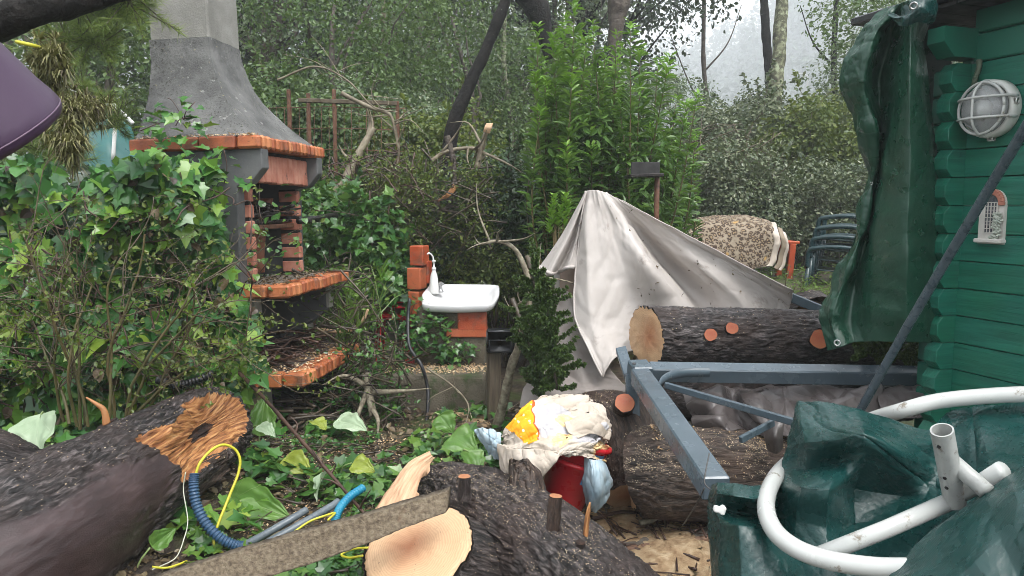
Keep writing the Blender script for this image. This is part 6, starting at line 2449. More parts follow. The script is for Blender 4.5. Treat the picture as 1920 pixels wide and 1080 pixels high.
# ------------------------------------------------------------------ low crumpled tarpaulin, swing frame, rod
def low_tarp():
    rows = [
        [(1494, 760, 2.62), (1500, 752, 2.60), (1545, 754, 2.52), (1610, 766, 2.46), (1680, 788, 2.40), (1740, 806, 2.36), (1775, 775, 2.50), (1830, 762, 2.50), (1900, 757, 2.46), (2000, 752, 2.4), (2120, 748, 2.35)],
        [(1486, 790, 2.56), (1500, 780, 2.50), (1555, 790, 2.38), (1620, 800, 2.30), (1690, 820, 2.26), (1745, 832, 2.28), (1790, 815, 2.40), (1840, 800, 2.36), (1905, 800, 2.34), (2000, 800, 2.3), (2120, 800, 2.25)],
        [(1476, 835, 2.52), (1510, 830, 2.36), (1570, 825, 2.26), (1620, 815, 2.18), (1690, 850, 2.20), (1748, 870, 2.26), (1800, 870, 2.30), (1850, 850, 2.22), (1910, 850, 2.16), (2000, 850, 2.12), (2120, 850, 2.1)],
        [(1466, 880, 2.48), (1515, 885, 2.40), (1575, 870, 2.34), (1625, 850, 2.20), (1700, 890, 2.22), (1755, 905, 2.24), (1810, 905, 2.16), (1860, 890, 2.06), (1915, 890, 1.98), (2000, 890, 1.95), (2120, 890, 1.95)],
        [(1448, 915, 2.44), (1500, 912, 2.20), (1555, 918, 2.14), (1600, 915, 2.30), (1690, 930, 2.28), (1760, 945, 2.16), (1810, 945, 2.04), (1860, 935, 1.94), (1915, 935, 1.86), (2000, 935, 1.85), (2120, 935, 1.85)],
        [(1440, 960, 2.40), (1490, 975, 2.22), (1550, 990, 2.16), (1600, 985, 2.26), (1680, 980, 2.20), (1750, 995, 2.05), (1810, 1000, 1.92), (1860, 990, 1.84), (1920, 990, 1.78), (2000, 990, 1.76), (2120, 990, 1.76)],
        [(1440, 1010, 2.34), (1490, 1030, 2.18), (1550, 1045, 2.10), (1610, 1050, 2.10), (1680, 1050, 2.02), (1750, 1055, 1.92), (1810, 1060, 1.82), (1860, 1055, 1.74), (1920, 1055, 1.68), (2000, 1055, 1.66), (2120, 1055, 1.66)],
        [(1440, 1120, 2.2), (1490, 1130, 2.08), (1550, 1140, 2.0), (1610, 1150, 1.96), (1680, 1160, 1.9), (1750, 1160, 1.82), (1810, 1160, 1.74), (1860, 1160, 1.66), (1920, 1160, 1.6), (2000, 1160, 1.58), (2120, 1160, 1.58)],
    ]
    G0 = patch([[at(*p) for p in r] for r in rows], 330, 380, .45)
    c = G0.reshape(-1, 3).mean(0)
    t = thing('crumpled_tarp', (c[0], c[1], gz1(c[0], c[1])), 'crumpled wet dark teal tarpaulin heaped over the white swing frame', 'tarpaulin')
    G = facet(G0, .34, .018, 11, .6, 1.8)
    G = G + facet(G0, .14, .006, 13, .4, 2.2) + wrinkle(G0, .16, .007, 17, 7, 5) - 2 * G0
    G = G + facet(G0, .055, .0022, 3, .9, 1.8) + facet(G0, .024, .0013, 5) - 2 * G0
    mb = MB(); mb.grid(G, ell(G), flip=True)
    solid(mb.build('main_sheet', MT['tarp_low'], t), .003)
    # pouch hanging over the beam end at the left
    rows = [
        [(1330, 908, 2.40), (1345, 902, 2.34), (1375, 905, 2.30), (1410, 912, 2.30), (1450, 905, 2.38), (1475, 895, 2.46)],
        [(1322, 930, 2.42), (1342, 925, 2.28), (1375, 930, 2.20), (1412, 935, 2.20), (1448, 930, 2.28), (1470, 925, 2.42)],
        [(1322, 955, 2.42), (1340, 950, 2.30), (1378, 960, 2.30), (1415, 965, 2.32), (1450, 970, 2.32), (1480, 970, 2.38)],
        [(1328, 990, 2.40), (1350, 985, 2.24), (1385, 985, 2.14), (1425, 990, 2.14), (1465, 1000, 2.18), (1510, 1010, 2.26)],
        [(1334, 1040, 2.36), (1352, 1040, 2.20), (1390, 1040, 2.10), (1430, 1045, 2.08), (1475, 1050, 2.10), (1530, 1060, 2.16)],
        [(1340, 1130, 2.28), (1356, 1130, 2.15), (1395, 1130, 2.04), (1435, 1130, 2.02), (1480, 1130, 2.02), (1540, 1130, 2.06)]]
    P0 = patch([[at(*p) for p in r] for r in rows], 190, 170, .35)
    P = facet(P0, .16, .014, 21, 1.2, 1.8) + facet(P0, .06, .003, 4, 1.0, 1.8) + facet(P0, .024, .0013, 6) - 2 * P0
    mb = MB(); mb.grid(P, ell(P), flip=True)
    solid(mb.build('side_sheet', MT['tarp_low'], t), .003)
    # near fold lower right, in front of the tubes
    rows = [
        [(1664, 1084, 1.86), (1720, 1030, 1.88), (1780, 980, 1.90), (1835, 932, 1.90), (1890, 890, 1.88), (1940, 866, 1.86), (2060, 850, 1.84)],
        [(1680, 1100, 1.78), (1740, 1055, 1.78), (1800, 1010, 1.78), (1850, 965, 1.78), (1905, 925, 1.76), (1950, 905, 1.76), (2060, 890, 1.74)],
        [(1720, 1130, 1.70), (1770, 1090, 1.68), (1825, 1050, 1.66), (1875, 1010, 1.68), (1925, 975, 1.66), (1970, 955, 1.66), (2070, 940, 1.64)],
        [(1780, 1180, 1.62), (1820, 1150, 1.60), (1865, 1110, 1.58), (1905, 1075, 1.60), (1945, 1040, 1.58), (1990, 1020, 1.58), (2080, 1000, 1.56)],
        [(1820, 1260, 1.55), (1860, 1230, 1.52), (1900, 1190, 1.50), (1940, 1150, 1.52), (1975, 1120, 1.50), (2020, 1100, 1.50), (2100, 1090, 1.48)]]
    P0 = patch([[at(*p) for p in r] for r in rows], 190, 220, .4)
    P = facet(P0, .20, .012, 31, .8, 2.2) + facet(P0, .065, .0025, 8, .8, 2.0) + wrinkle(P0, .12, .004, 3, 7, 5) + facet(P0, .024, .0012, 9) - P0 - 2 * P0
    mb = MB(); mb.grid(P, ell(P), flip=True)
    solid(mb.build('near_fold', MT['tarp_low'], t), .003)
    # white plastic clip
    mb = MB()
    c = at(1346, 955, 2.18)
    mb.box(c, (.026, .02, .018), Matrix.Rotation(.3, 3, 'Y'), .004)
    mb.box(c + Vector((.014, 0, -.002)), (.014, .026, .026), Matrix.Rotation(.3, 3, 'Y'), .004)
    mb.build('clip', MT['white_plastic'], t, smooth=False)


low_tarp()


def swing_frame():
    c = at(1500, 1030, 2.05)
    t = thing('swing_frame', (c.x, c.y, gz1(c.x, c.y)), 'curved white metal tube frame of a garden swing on the teal tarpaulin', 'swing frame')
    r = .026
    P = spline([at(2080, 736, 2.30), at(1960, 738, 2.36), at(1860, 742, 2.42), at(1760, 752, 2.47), at(1690, 770, 2.50), at(1620, 792, 2.64), at(1540, 830, 2.72), at(1478, 868, 2.62),
                at(1448, 905, 2.36), at(1436, 950, 2.18), at(1452, 995, 2.06), at(1492, 1028, 2.0), at(1545, 1048, 1.96), at(1610, 1060, 1.92), at(1680, 1065, 1.88), at(1800, 1062, 1.8)], 140)
    mb = MB(); mb.tube(P, r, 20); mb.build('bent_tube', MT['white_tube'], t)
    mb = MB(); mb.tube([at(1535, 1042, 1.99), at(1660, 993, 2.0), at(1796, 934, 2.01)], r * .92, 18); mb.build('cross_tube', MT['white_tube'], t)
    a, b = at(1790, 938, 2.0), at(1766, 806, 1.93)
    ax = (b - a).normalized()
    mb = MB()
    q = ax.to_track_quat('Z', 'Y').to_matrix()
    L = (b - a).length
    mb.lathe([(.001, -.01), (r * 1.08, -.01), (r * 1.08, L), (r * .92, L), (r * .92, L - .12), (.001, L - .12)], a, 26, q, closed=True)
    so = mb.build('socket_tube', MT['worn_tube'], t, smooth='angle')
    mb = MB()
    for f in (.28, .42, .86):
        p = a + ax * L * f
        vd = (Vector((0, 0, CAMZ)) - p); vd = (vd - ax * vd.dot(ax)).normalized()
        vd = (vd + ax.cross(vd) * (-.55)).normalized()
        mb = MB()
        mb.lathe([(.005, 0), (.005, .002), (.001, .002)], p + vd * r * 1.075, 10, vd.to_track_quat('Z', 'Y').to_matrix())
        mb.build('bolt_hole_disc', MT['soot_and_dark'], so)  # black disc on the tube, painted shade in place of a real hole
    mb = MB(); mb.tube([at(1768, 850, 2.01), at(1800, 878, 1.96), at(1850, 922, 1.88)], r * .85, 18)
    mb.build('side_tube', MT['worn_tube'], t)
    mb = MB(); mb.tube([at(1795, 930, 2.0), at(1840, 905, 1.96), at(1880, 880, 1.9)], r * .85, 16); mb.build('stub_tube', MT['white_tube'], t)


swing_frame()

mb = MB()
mb.tube(spline([at(1606, 782, 3.0), at(1700, 615, 2.82), at(1800, 445, 2.62), at(1925, 236, 2.36), at(2050, 30, 2.1)], 60), .0165, 12)
tag(mb.build('metal_rod', MT['rod']), 'long thin dark wet rod slanting across the cabin front', 'rod')
# ------------------------------------------------------------------ buckets and cloths
def buckets():
    d = 3.50
    b = at(1048, 958, d)
    ax = Vector((.30, .10, .95)).normalized()
    q = ax.to_track_quat('Z', 'Y').to_matrix()
    t = thing('red_bucket', tuple(b), 'lower red plastic bucket on the ground under the cloth heap', 'bucket')
    mb = MB()
    mb.lathe([(.001, 0), (.092, 0), (.098, .008), (.13, .24), (.142, .242), (.145, .25), (.142, .262), (.132, .262), (.128, .25), (.09, .012), (.001, .01)], b, 44, q)
    mb.build('body', MT['red_plastic'], t)
    t2 = thing('red_bucket', tuple(b + ax * .07), 'upper red plastic bucket nested in the lower one, wide rim showing', 'bucket')
    mb = MB()
    b2 = b + ax * .095 + Vector((.005, 0, 0))
    mb.lathe([(.001, 0), (.092, 0), (.098, .008), (.132, .24), (.146, .242), (.15, .25), (.147, .264), (.134, .264), (.13, .25), (.09, .012), (.001, .01)], b2, 44, q)
    mb.build('body', MT['red_plastic'], t2)
    for bb_, tt, z0, z1 in ((b, t, .175, .225), (b2, t2, .175, .23)):
        mb = MB(); G, TC = [], []
        for z in np.linspace(z0, z1, 6):
            row = []
            for a in np.linspace(-.62, .10, 14):
                r = lp((z - .008) / .232, .098, .131) + .0016
                v = Vector((0, -1, 0)); v = (v - ax * v.dot(ax)).normalized()
                w = ax.cross(v)
                row.append(tuple(bb_ + ax * z + (v * math.cos(a + .55 + .35) + w * math.sin(a + .55 + .35)) * r))
            G.append(row)
        mb.grid(np.array(G))
        mb.build('label_sticker', MT['label_blue'], tt)
    return b, ax


BKT, BAX = buckets()


def cloths():
    """one crumpled heap; its printed panels are regions of the same folded surface"""
    rows = [
        [(990, 762, 3.84), (1012, 748, 3.84), (1050, 742, 3.88), (1085, 740, 3.88), (1108, 748, 3.86), (1130, 775, 3.82)],
        [(956, 782, 3.62), (990, 758, 3.62), (1045, 752, 3.64), (1090, 756, 3.66), (1124, 768, 3.68), (1144, 798, 3.72)],
        [(938, 812, 3.52), (980, 795, 3.45), (1040, 786, 3.44), (1092, 788, 3.46), (1130, 796, 3.52), (1146, 814, 3.64)],
        [(930, 842, 3.48), (972, 838, 3.36), (1030, 830, 3.32), (1085, 826, 3.34), (1124, 830, 3.42), (1142, 838, 3.56)],
        [(934, 872, 3.46), (968, 872, 3.34), (1014, 868, 3.29), (1062, 848, 3.28), (1112, 848, 3.34), (1138, 856, 3.50)],
        [(948, 896, 3.46), (972, 900, 3.36), (1006, 902, 3.30), (1036, 868, 3.29), (1100, 856, 3.33), (1134, 866, 3.48)]]
    P = patch([[at(*p) for p in r] for r in rows], 230, 260)
    F0 = P
    P = drape(P, .5, .13, .034, 4, 2.2, 1.2)
    P = drape(P, 2.3, .085, .018, 9, 2.4, 1.2)
    P = wrinkle(P, .07, .010, 5, 2.5, 2.4)
    P = drape(P, 1.2, .03, .0045, 12, 4)
    c = at(1030, 820, 3.5)
    t = thing('cloth_heap', (c.x, c.y, c.z), 'heap of cream and orange printed cloths piled on the red buckets', 'cloths')
    e = ell(P)
    u, v = proj(F0)
    nz = fbm(np.stack([u / 26, v / 26, u * 0], -1).reshape(-1, 3), 3, 4).reshape(u.shape)
    # orange panel: a lobe at the upper left with a scalloped right edge
    sc = 5.5 * np.abs(np.sin(v / 7.2)) + 7 * nz
    org = (u < 1000 + .18 * (v - 780) + sc) & (v < 838 - .55 * np.abs(u - 985) + 5 * nz) & (u > 930) & (v > 735)
    org &= (v < 800 + (u - 945) * .75)
    edge = org & ((u > 1000 + .18 * (v - 780) + sc - 3.5))
    wht = ~org & (((u - 1040) / 48) ** 2 + ((v - 782) / 26) ** 2 + .9 * nz < 1.0) | (~org & (((u - 1098) / 40) ** 2 + ((v - 812) / 22) ** 2 + .8 * nz < 1.0))
    pch = ~org & ((((u - 1056) / 24) ** 2 + ((v - 822) / 22) ** 2 + 1.1 * nz < .8) | (((u - 1060) / 34) ** 2 + ((v - 778) / 12) ** 2 + 1.2 * nz < .6) | (((u - 1130) / 16) ** 2 + ((v - 846) / 22) ** 2 < .9))
    ids = np.zeros(u.shape, int)
    ids[wht] = 1; ids[pch] = 2; ids[org] = 3; ids[edge] = 4
    R, C = u.shape
    i = (np.arange(R - 1)[:, None] * C + np.arange(C - 1)[None])
    F = np.stack([i, i + C, i + C + 1, i + 1], -1)
    fi = ids[:-1, :-1]
    for k, (nm, mm) in enumerate((('cream_sheet', 'cloth_cream'), ('white_print', 'cloth_white'), ('peach_patch', 'cloth_peach'), ('orange_panel', 'cloth_orange'), ('scalloped_edge', 'cloth_edge'))):
        mb = MB(); mb.add(P.reshape(-1, 3), F[fi == k].reshape(-1, 4), e.reshape(-1, 3))
        mb.build(nm, MT[mm], t)
    # loose layers lying over each other: hems and folded back edges
    def layer(rows, nr, nc, m, nm, seed, a1=.5, amp=.010, th=.007):
        Q = patch([[at(*p) for p in r] for r in rows], nr, nc)
        Q = drape(Q, a1, .06, amp, seed, 3)
        Q = wrinkle(Q, .05, amp * .5, seed, 2.5, 2)
        mb = MB(); mb.grid(Q, ell(Q), flip=True)
        return solid(mb.build(nm, MT[m], t), th)
    layer([[(1015, 764, 3.60), (1050, 746, 3.66), (1104, 740, 3.76)], [(1028, 774, 3.56), (1060, 758, 3.62), (1104, 750, 3.72)], [(1040, 778, 3.55), (1075, 768, 3.60), (1104, 762, 3.70)]], 40, 70, 'cloth_cream', 'folded_edge', 3, .1, .012)
    layer([[(1058, 790, 3.44), (1100, 772, 3.50), (1138, 786, 3.58)], [(1066, 806, 3.38), (1108, 792, 3.42), (1146, 808, 3.54)], [(1085, 818, 3.36), (1114, 812, 3.40), (1142, 826, 3.50)]], 50, 70, 'cloth_cream', 'folded_edge', 5, .25, .014)
    layer([[(932, 832, 3.42), (962, 842, 3.34), (1005, 842, 3.29), (1045, 846, 3.275)], [(932, 856, 3.42), (960, 866, 3.33), (1004, 864, 3.27), (1048, 856, 3.265)], [(938, 880, 3.42), (966, 890, 3.33), (1008, 886, 3.27), (1040, 866, 3.265)], [(952, 900, 3.42), (976, 906, 3.34), (1004, 908, 3.28), (1030, 876, 3.27)]],
          70, 90, 'cloth_cream', 'hanging_fold', 7, 1.3, .016)

    def hang(rows, seed, label):
        Q = patch([[at(*p) for p in r] for r in rows], 90, 70)
        Q = drape(Q, PI / 2, .05, .014, seed, 5)
        Q = wrinkle(Q, .05, .006, seed, 2.5, 2.5)
        mb = MB(); mb.grid(Q, ell(Q), flip=True)
        o = solid(mb.build('blue_cloth', MT['cloth_blue']), .005)
        tag(o, label, 'cloth')
    hang([[(1096, 858, 3.40), (1108, 862, 3.32), (1122, 862, 3.34), (1134, 860, 3.46)],
          [(1094, 885, 3.38), (1110, 886, 3.28), (1128, 884, 3.30), (1144, 880, 3.44)],
          [(1092, 915, 3.40), (1110, 918, 3.28), (1132, 914, 3.30), (1152, 905, 3.44)],
          [(1094, 942, 3.42), (1108, 948, 3.33), (1124, 946, 3.34), (1140, 934, 3.44)],
          [(1100, 954, 3.44), (1108, 960, 3.38), (1116, 960, 3.38), (1124, 950, 3.44)]], 15, 'pale blue cloth hanging down right of the red buckets')
    hang([[(890, 806, 3.60), (904, 802, 3.52), (922, 806, 3.48), (940, 812, 3.50)],
          [(898, 822, 3.58), (910, 820, 3.48), (926, 822, 3.44), (940, 824, 3.46)],
          [(908, 842, 3.58), (918, 842, 3.48), (930, 842, 3.44), (942, 842, 3.46)],
          [(914, 852, 3.60), (922, 858, 3.52), (932, 860, 3.50), (942, 858, 3.50)]], 17, 'small pale blue cloth bunched left of the cloth heap')


MT['cloth_edge'] = simple('dark_orange_scallop', [(.42, .07, .01), (.50, .12, .015)], 30, .85)
cloths()


# ------------------------------------------------------------------ bench under the leopard blanket, stacked chairs, bird table
def bench():
    d = 9.2
    a = at(1450, 520, d)
    t = thing('red_bench', (a.x, d, gz1(a.x, d)), 'red stained wooden bench half covered by a leopard blanket', 'bench')
    xl, xr = at(1290, 480, d).x, at(1500, 460, d).x
    zt = at(1484, 452, d).z
    mb = MB()
    for k in range(4):
        mb.box(((xl + xr) / 2, d + .05 + k * .11, zt - .02), (xr - xl, .10, .03), None, .005)
    mb.build('seat', MT['red_wood'], t, smooth=False)
    mb = MB()
    for k in range(3):
        mb.box(((xl + xr) / 2 - .02, d + .03, zt - .06 - k * .035), (xr - xl - .12, .025, .026), None, .004)
    mb.build('apron', MT['red_wood'], t, smooth=False)
    g = gz1(a.x, d)
    for x in (xl + .05, xr - .08):
        for y in (d + .03, d + .40):
            mb = MB(); mb.beam((x, y, zt - .035), (x - .03, y, g - .02), .075, .06, (0, 1, 0), .005); mb.build('leg', MT['red_wood'], t, smooth=False)
    # blanket
    rows = [
        [(1283, 428, d + .35), (1320, 408, d + .4), (1380, 405, d + .4), (1432, 412, d + .4), (1447, 420, d + .36)],
        [(1281, 440, d + .05), (1322, 424, d + .02), (1380, 422, d + .02), (1436, 426, d + .02), (1452, 436, d + .02)],
        [(1290, 462, d - .06), (1330, 455, d - .10), (1385, 455, d - .10), (1438, 458, d - .08), (1456, 458, d - .03)],
        [(1318, 488, d - .06), (1345, 488, d - .12), (1392, 490, d - .14), (1430, 492, d - .10), (1450, 488, d - .04)],
        [(1340, 500, d - .06), (1362, 505, d - .10), (1400, 508, d - .12), (1420, 502, d - .10), (1442, 500, d - .05)]]
    P = patch([[at(*p) for p in r] for r in rows], 80, 90)
    P = crumple(P, .05, 4, 4, 1.0)
    mb = MB(); mb.grid(P, ell(P), flip=True)
    o = thing('blanket', tuple(at(1370, 470, d)), 'leopard patterned fleece blanket with cream edging thrown over the red bench', 'blanket')
    solid(mb.build('fleece', MT['leopard'], o), .02)
    edge = P[:, -1]
    mb = MB()
    G = np.stack([edge + np.array([k * .02 - .05, -.022 - .01 * math.sin(k), .008]) for k in range(5)], 1)
    mb.grid(G, flip=True)
    solid(mb.build('edging', MT['cloth_cream'], o), .012)
    mb = MB()
    G = np.stack([edge + np.array([k * .018 + .045, -.015, -.012 - k * .008]) for k in range(4)], 1)[8:]
    mb.grid(G, flip=True)
    solid(mb.build('underside', MT['leopard'], o), .012)
    mb = MB()
    G = np.stack([edge + np.array([k * .018 + .10, -.012, -.03 - k * .01]) for k in range(3)], 1)[14:]
    mb.grid(G, flip=True)
    solid(mb.build('edging', MT['cloth_cream'], o), .012)


bench()


def chairs():
    d = 8.8
    base = at(1556, 540, d)
    g = gz1(base.x, d)

    def make():
        t = thing('plastic_chair', (base.x, d, g), 'dark green plastic garden chair, lowest of the stack', 'chair', 'stacked dark green garden chairs')
        W2, D2 = .27, .25

        def p(x, y, z):
            return Vector((base.x + x, d + y, g + z))
        # local: chair faces left (-x); back at +x
        mb = MB()
        rows = [[p(-.24, -.22, .40), p(-.25, 0, .405), p(-.24, .22, .40)], [p(-.05, -.22, .385), p(-.05, 0, .37), p(-.05, .22, .385)], [p(.17, -.20, .37), p(.17, 0, .36), p(.17, .20, .37)]]
        G = patch(rows, 14, 14); mb.grid(G)
        solid(mb.build('seat', MT['chair_green'], t), .018)
        # back with slots: top rail, two uprights, slats
        mb = MB()
        for y in np.linspace(-.18, .18, 6):
            mb.tube(spline([p(.17, y, .37), p(.23, y * 1.05, .6), p(.31, y * 1.02, .82)], 10), .016, 6)
        mb.tube(spline([p(.17, -.23, .38), p(.24, -.24, .62), p(.32, -.20, .83), p(.34, 0, .87), p(.32, .20, .83), p(.24, .24, .62), p(.17, .23, .38)], 40), .022, 8)
        mb.build('backrest', MT['chair_green'], t)
        for sy in (-1, 1):
            mb = MB()
            mb.tube(spline([p(.25, sy * .245, .64), p(.05, sy * .275, .655), p(-.15, sy * .285, .64), p(-.23, sy * .28, .60), p(-.24, sy * .27, .42)], 30), .026, 8)
            mb.build('armrest', MT['chair_green'], t)
            mb = MB(); mb.tube([p(-.23, sy * .26, .42), p(-.27, sy * .28, 0)], [.03, .022], 8); mb.build('leg', MT['chair_green'], t)
            mb = MB(); mb.tube([p(.18, sy * .23, .38), p(.27, sy * .25, 0)], [.03, .022], 8); mb.build('leg', MT['chair_green'], t)
        return t
    c = make()
    lab = ['dark green plastic garden chair, second from the bottom of the stack', 'dark green plastic garden chair, third from the bottom of the stack', 'dark green plastic garden chair, topmost of the stack']
    z0 = c.location.z - .22
    c.location = (base.x + .02, d, z0)
    c.rotation_euler = (0, 0, -.5)
    for k in range(3):
        copy_thing(c, (base.x + .02 + .035 * (k + 1), d, z0 + .115 * (k + 1)), lab[k], None, -.5)


chairs()


def bird_table():
    d = 5.9
    b = at(1231, 420, d)
    t = thing('bird_table', (b.x, d, gz1(b.x, d)), 'dark square tray on a rusty brown post between bush and tent', 'bird table')
    mb = MB(); mb.tube([at(1231, 520, d), at(1231, 400, d), at(1232, 332, d)], [.022, .021, .02], 10, tc=True); mb.build('post', MT['rust'], t)
    a, e = at(1176, 331, d), at(1238, 329, d)
    mb = MB(); mb.beam(a, e, .3, .025, (0, 0, 1), .004); o = mb.build('tray', MT['iron'], t, smooth=False)
    mb = MB()
    c = at(1210, 316, d + .02)
    mb.box(c, (.22, .02, .10), Matrix.Rotation(-.1, 3, 'X'), .004)
    mb.build('back_panel', MT['soot_and_dark'], t, smooth=False)


bird_table()

# ------------------------------------------------------------------ purple shade, air plants, teal cover, conduits
def purple_shade():
    d = 1.45
    # axis of a big hanging cone, its lip at the right
    t = thing('purple_shade', tuple(at(0, 60, d)), 'dull purple plastic shade hanging at the top left corner', 'shade')
    ax = Vector((.30, .50, -.81)).normalized()
    q = ax.to_track_quat('Z', 'Y').to_matrix()
    mb = MB()
    apex = at(-226, 33, d)
    prof = [(.05, 0.0), (.10, .005), (.125, .05), (.145, .12), (.16, .20), (.170, .235), (.173, .252), (.171, .266), (.163, .276), (.150, .280)]
    mb.lathe(prof, apex, 64, q, closed=True)
    mb.lathe([(.150, .280), (.148, .270), (.150, .2), (.118, .06), (.05, .01)], apex, 64, q, closed=True)
    mb.build('shell', MT['purple'], t)
    mb = MB()
    S = [apex + q @ Vector((0.1715 * math.cos(a), .1715 * math.sin(a), .258)) for a in np.linspace(0, 2 * PI, 90)]
    mb.tube(S, .0022, 8, caps=False)
    mb.build('rim', MT['purple_rim'], t)


purple_shade()


def air_plants():
    d = 2.5
    lab = {0: 'upper spiky air plant hanging beside the purple shade', 1: 'reddish brown air plant hanging beside the purple shade', 2: 'lowest pale air plant in the bunch below the purple shade',
           3: 'air plant half hidden behind the purple shade edge', 4: 'air plant at the right tip of the hanging bunch'}
    for k, (u, v, n, r, s) in enumerate(((100, 115, 420, .12, 1), (128, 205, 420, .10, 2), (128, 262, 380, .10, 3), (88, 175, 300, .10, 4), (168, 205, 260, .08, 5))):
        rg = np.random.default_rng(s)
        c = at(u, v, d + rg.uniform(-.1, .1))
        t = thing('air_plant', tuple(c), lab[k], 'air plant', 'air plants in the hanging bunch')
        mb = MB()
        m = 26
        heads = np.array(tuple(c)) + rg.normal(size=(m, 3)) * r * .27
        for h in heads:
            nn = 34
            dr = rdir(nn, rg) + [0, -.3, .15]
            pos = h + dr * .006
            # curved blades: three segments each
            for q in range(nn):
                a = Vector(dr[q]).normalized()
                L = rg.uniform(.028, .055)
                side = a.cross(Vector((0, 0, 1)) + Vector(rg.normal(size=3)) * .2).normalized() * .0032
                p0 = Vector(pos[q]); p1 = p0 + a * L * .5 + Vector((0, 0, .006)); p2 = p0 + a * L + Vector((0, 0, -.014))
                mb.add([tuple(p0 - side), tuple(p0 + side), tuple(p1 + side * .7), tuple(p1 - side * .7), tuple(p2)], [(0, 1, 2, 3), (3, 2, 4)])
        mb.build('leaves', MT['tilland'], t, smooth=False)
    mb = MB()
    mb.tube(spline([at(30, 78, d - .1), at(60, 85, d - .1), at(80, 92, d), at(95, 108, d)], 16), .006, 6)
    tag(mb.build('yellow_string', MT['yellow_cord']), 'short yellow cord above the hanging air plants', 'cord')


air_plants()


def teal_cover():
    d = 7.2
    b = at(205, 290, d)
    t = thing('teal_tent', (b.x, d, gz1(b.x, d)), 'small teal plastic garden cover with pale hoops left of the chimney', 'cover')
    rows = [[(160, 235, d + .4), (185, 215, d + .4), (215, 215, d + .4), (245, 240, d + .4)], [(150, 300, d), (180, 270, d - .1), (215, 270, d - .1), (260, 300, d)], [(140, 420, d - .2), (180, 420, d - .3), (220, 420, d - .3), (270, 420, d - .2)]]
    P = crumple(patch([[at(*p) for p in r] for r in rows], 40, 40), .04, 4, 4)
    mb = MB(); mb.grid(P, ell(P), flip=True)
    solid(mb.build('sheet', MT['teal_cover'], t), .004)
    for pts in (((135, 166), (150, 180), (185, 200), (200, 195), (218, 205), (215, 250), (212, 300)), ((200, 196), (208, 192), (222, 205), (250, 232))):
        mb = MB(); mb.tube(spline([at(u, v, d - .2) for u, v in pts], 24), .018, 8); mb.build('hoop', MT['white_plastic'], t)


teal_cover()


def conduits():
    g = .06
    t = thing('blue_conduit', tuple(at(440, 1020, 3.1)), 'blue ribbed conduit looping over the ground by the torn log', 'conduit')
    P = spline([at(365, 888, 3.12), at(363, 910, 3.1), at(368, 945, 3.08), at(385, 980, 3.06), at(412, 1008, 3.05), at(440, 1022, 3.06), at(456, 1025, 3.08)], 170)
    mb = MB(); mb.tube(P, .0205 + .0028 * np.sin(np.arange(170) * 1.25), 14); mb.build('ribbed_tube', MT['blue_hose'], t)
    mb = MB()
    mb.tube(spline([at(366, 892, 3.12), at(375, 868, 3.14), at(395, 845, 3.2), at(418, 834, 3.25), at(440, 842, 3.28), at(450, 862, 3.28), at(446, 890, 3.26), at(430, 930, 3.2), at(408, 985, 3.12), at(401, 1012, 3.1), at(405, 1030, 3.08), at(420, 1038, 3.05)], 90), .0062, 8)
    mb.build('yellow_wire', MT['yellow_cord'], t)
    mb = MB(); mb.tube(spline([at(452, 1026, 3.08), at(500, 1000, 3.12), at(545, 974, 3.18), at(575, 956, 3.24)], 20), .0165, 12)
    tag(mb.build('grey_pipe', MT['grey_pipe']), 'dark grey pipe lying beyond the rough board, upper of the two', 'pipe')
    mb = MB(); mb.tube(spline([at(500, 1018, 3.06), at(560, 985, 3.14), at(620, 950, 3.26), at(634, 940, 3.3)], 20), .0165, 12)
    tag(mb.build('grey_pipe', MT['grey_pipe']), 'paler grey pipe just beyond the rough board, lower of the two', 'pipe')
    mb = MB(); mb.tube(spline([at(548, 1000, 3.08), at(580, 978, 3.12), at(612, 966, 3.16), at(628, 962, 3.2), at(615, 975, 3.1)], 30), .005, 7)
    tag(mb.build('yellow_wire', MT['yellow_cord']), 'yellow wire lying along the grey pipes', 'wire')
    mb = MB(); mb.tube(spline([at(628, 978, 3.2), at(636, 955, 3.24), at(655, 932, 3.32), at(680, 915, 3.4)], 90), .019 + .0014 * np.sin(np.arange(90) * 1.3), 12)
    tag(mb.build('blue_hose', MT['teal_hose']), 'bright blue corrugated hose end by the pale torn wedge', 'hose')
    mb = MB(); mb.tube(spline([at(348, 885, 3.1), at(344, 920, 3.1), at(352, 975, 3.05), at(345, 1010, 3.0), at(330, 1045, 2.95), at(300, 1062, 2.9), at(285, 1068, 2.88)], 50), .0026, 6)
    tag(mb.build('string', MT['string']), 'thin pale string hanging in front of the torn log', 'string')
    mb = MB(); mb.tube(spline([at(285, 1063, 2.85), at(310, 1065, 2.87), at(330, 1060, 2.9), at(350, 1052, 2.95)], 16), .005, 6)
    tag(mb.build('yellow_wire', MT['yellow_cord']), 'short yellow green wire end near the string', 'wire')
    mb = MB(); mb.tube(spline([at(690, 1027, 2.9), at(660, 1030, 2.95), at(640, 1040, 2.95), at(655, 1046, 2.9), at(680, 1042, 2.85)], 24), .005, 6)
    tag(mb.build('yellow_wire', MT['yellow_cord']), 'yellow wire end left of the round cut', 'wire')
    mb = MB(); mb.tube(spline([at(295, 712, 4.1), at(330, 722, 4.08), at(365, 715, 4.08), at(400, 700, 4.1)], 90), .022 + .003 * np.sin(np.arange(90) * 1.2), 12)
    tag(mb.build('black_conduit', MT['black_hose']), 'black ribbed conduit half hidden low in the ivy', 'conduit')
    mb = MB(); mb.tube(spline([at(-20, 935, 2.75), at(20, 922, 2.8), at(45, 905, 2.9)], 14), .012, 10)
    tag(mb.build('grey_pipe', MT['grey_pipe']), 'short grey pipe end at the left edge on the black log', 'pipe')


conduits()


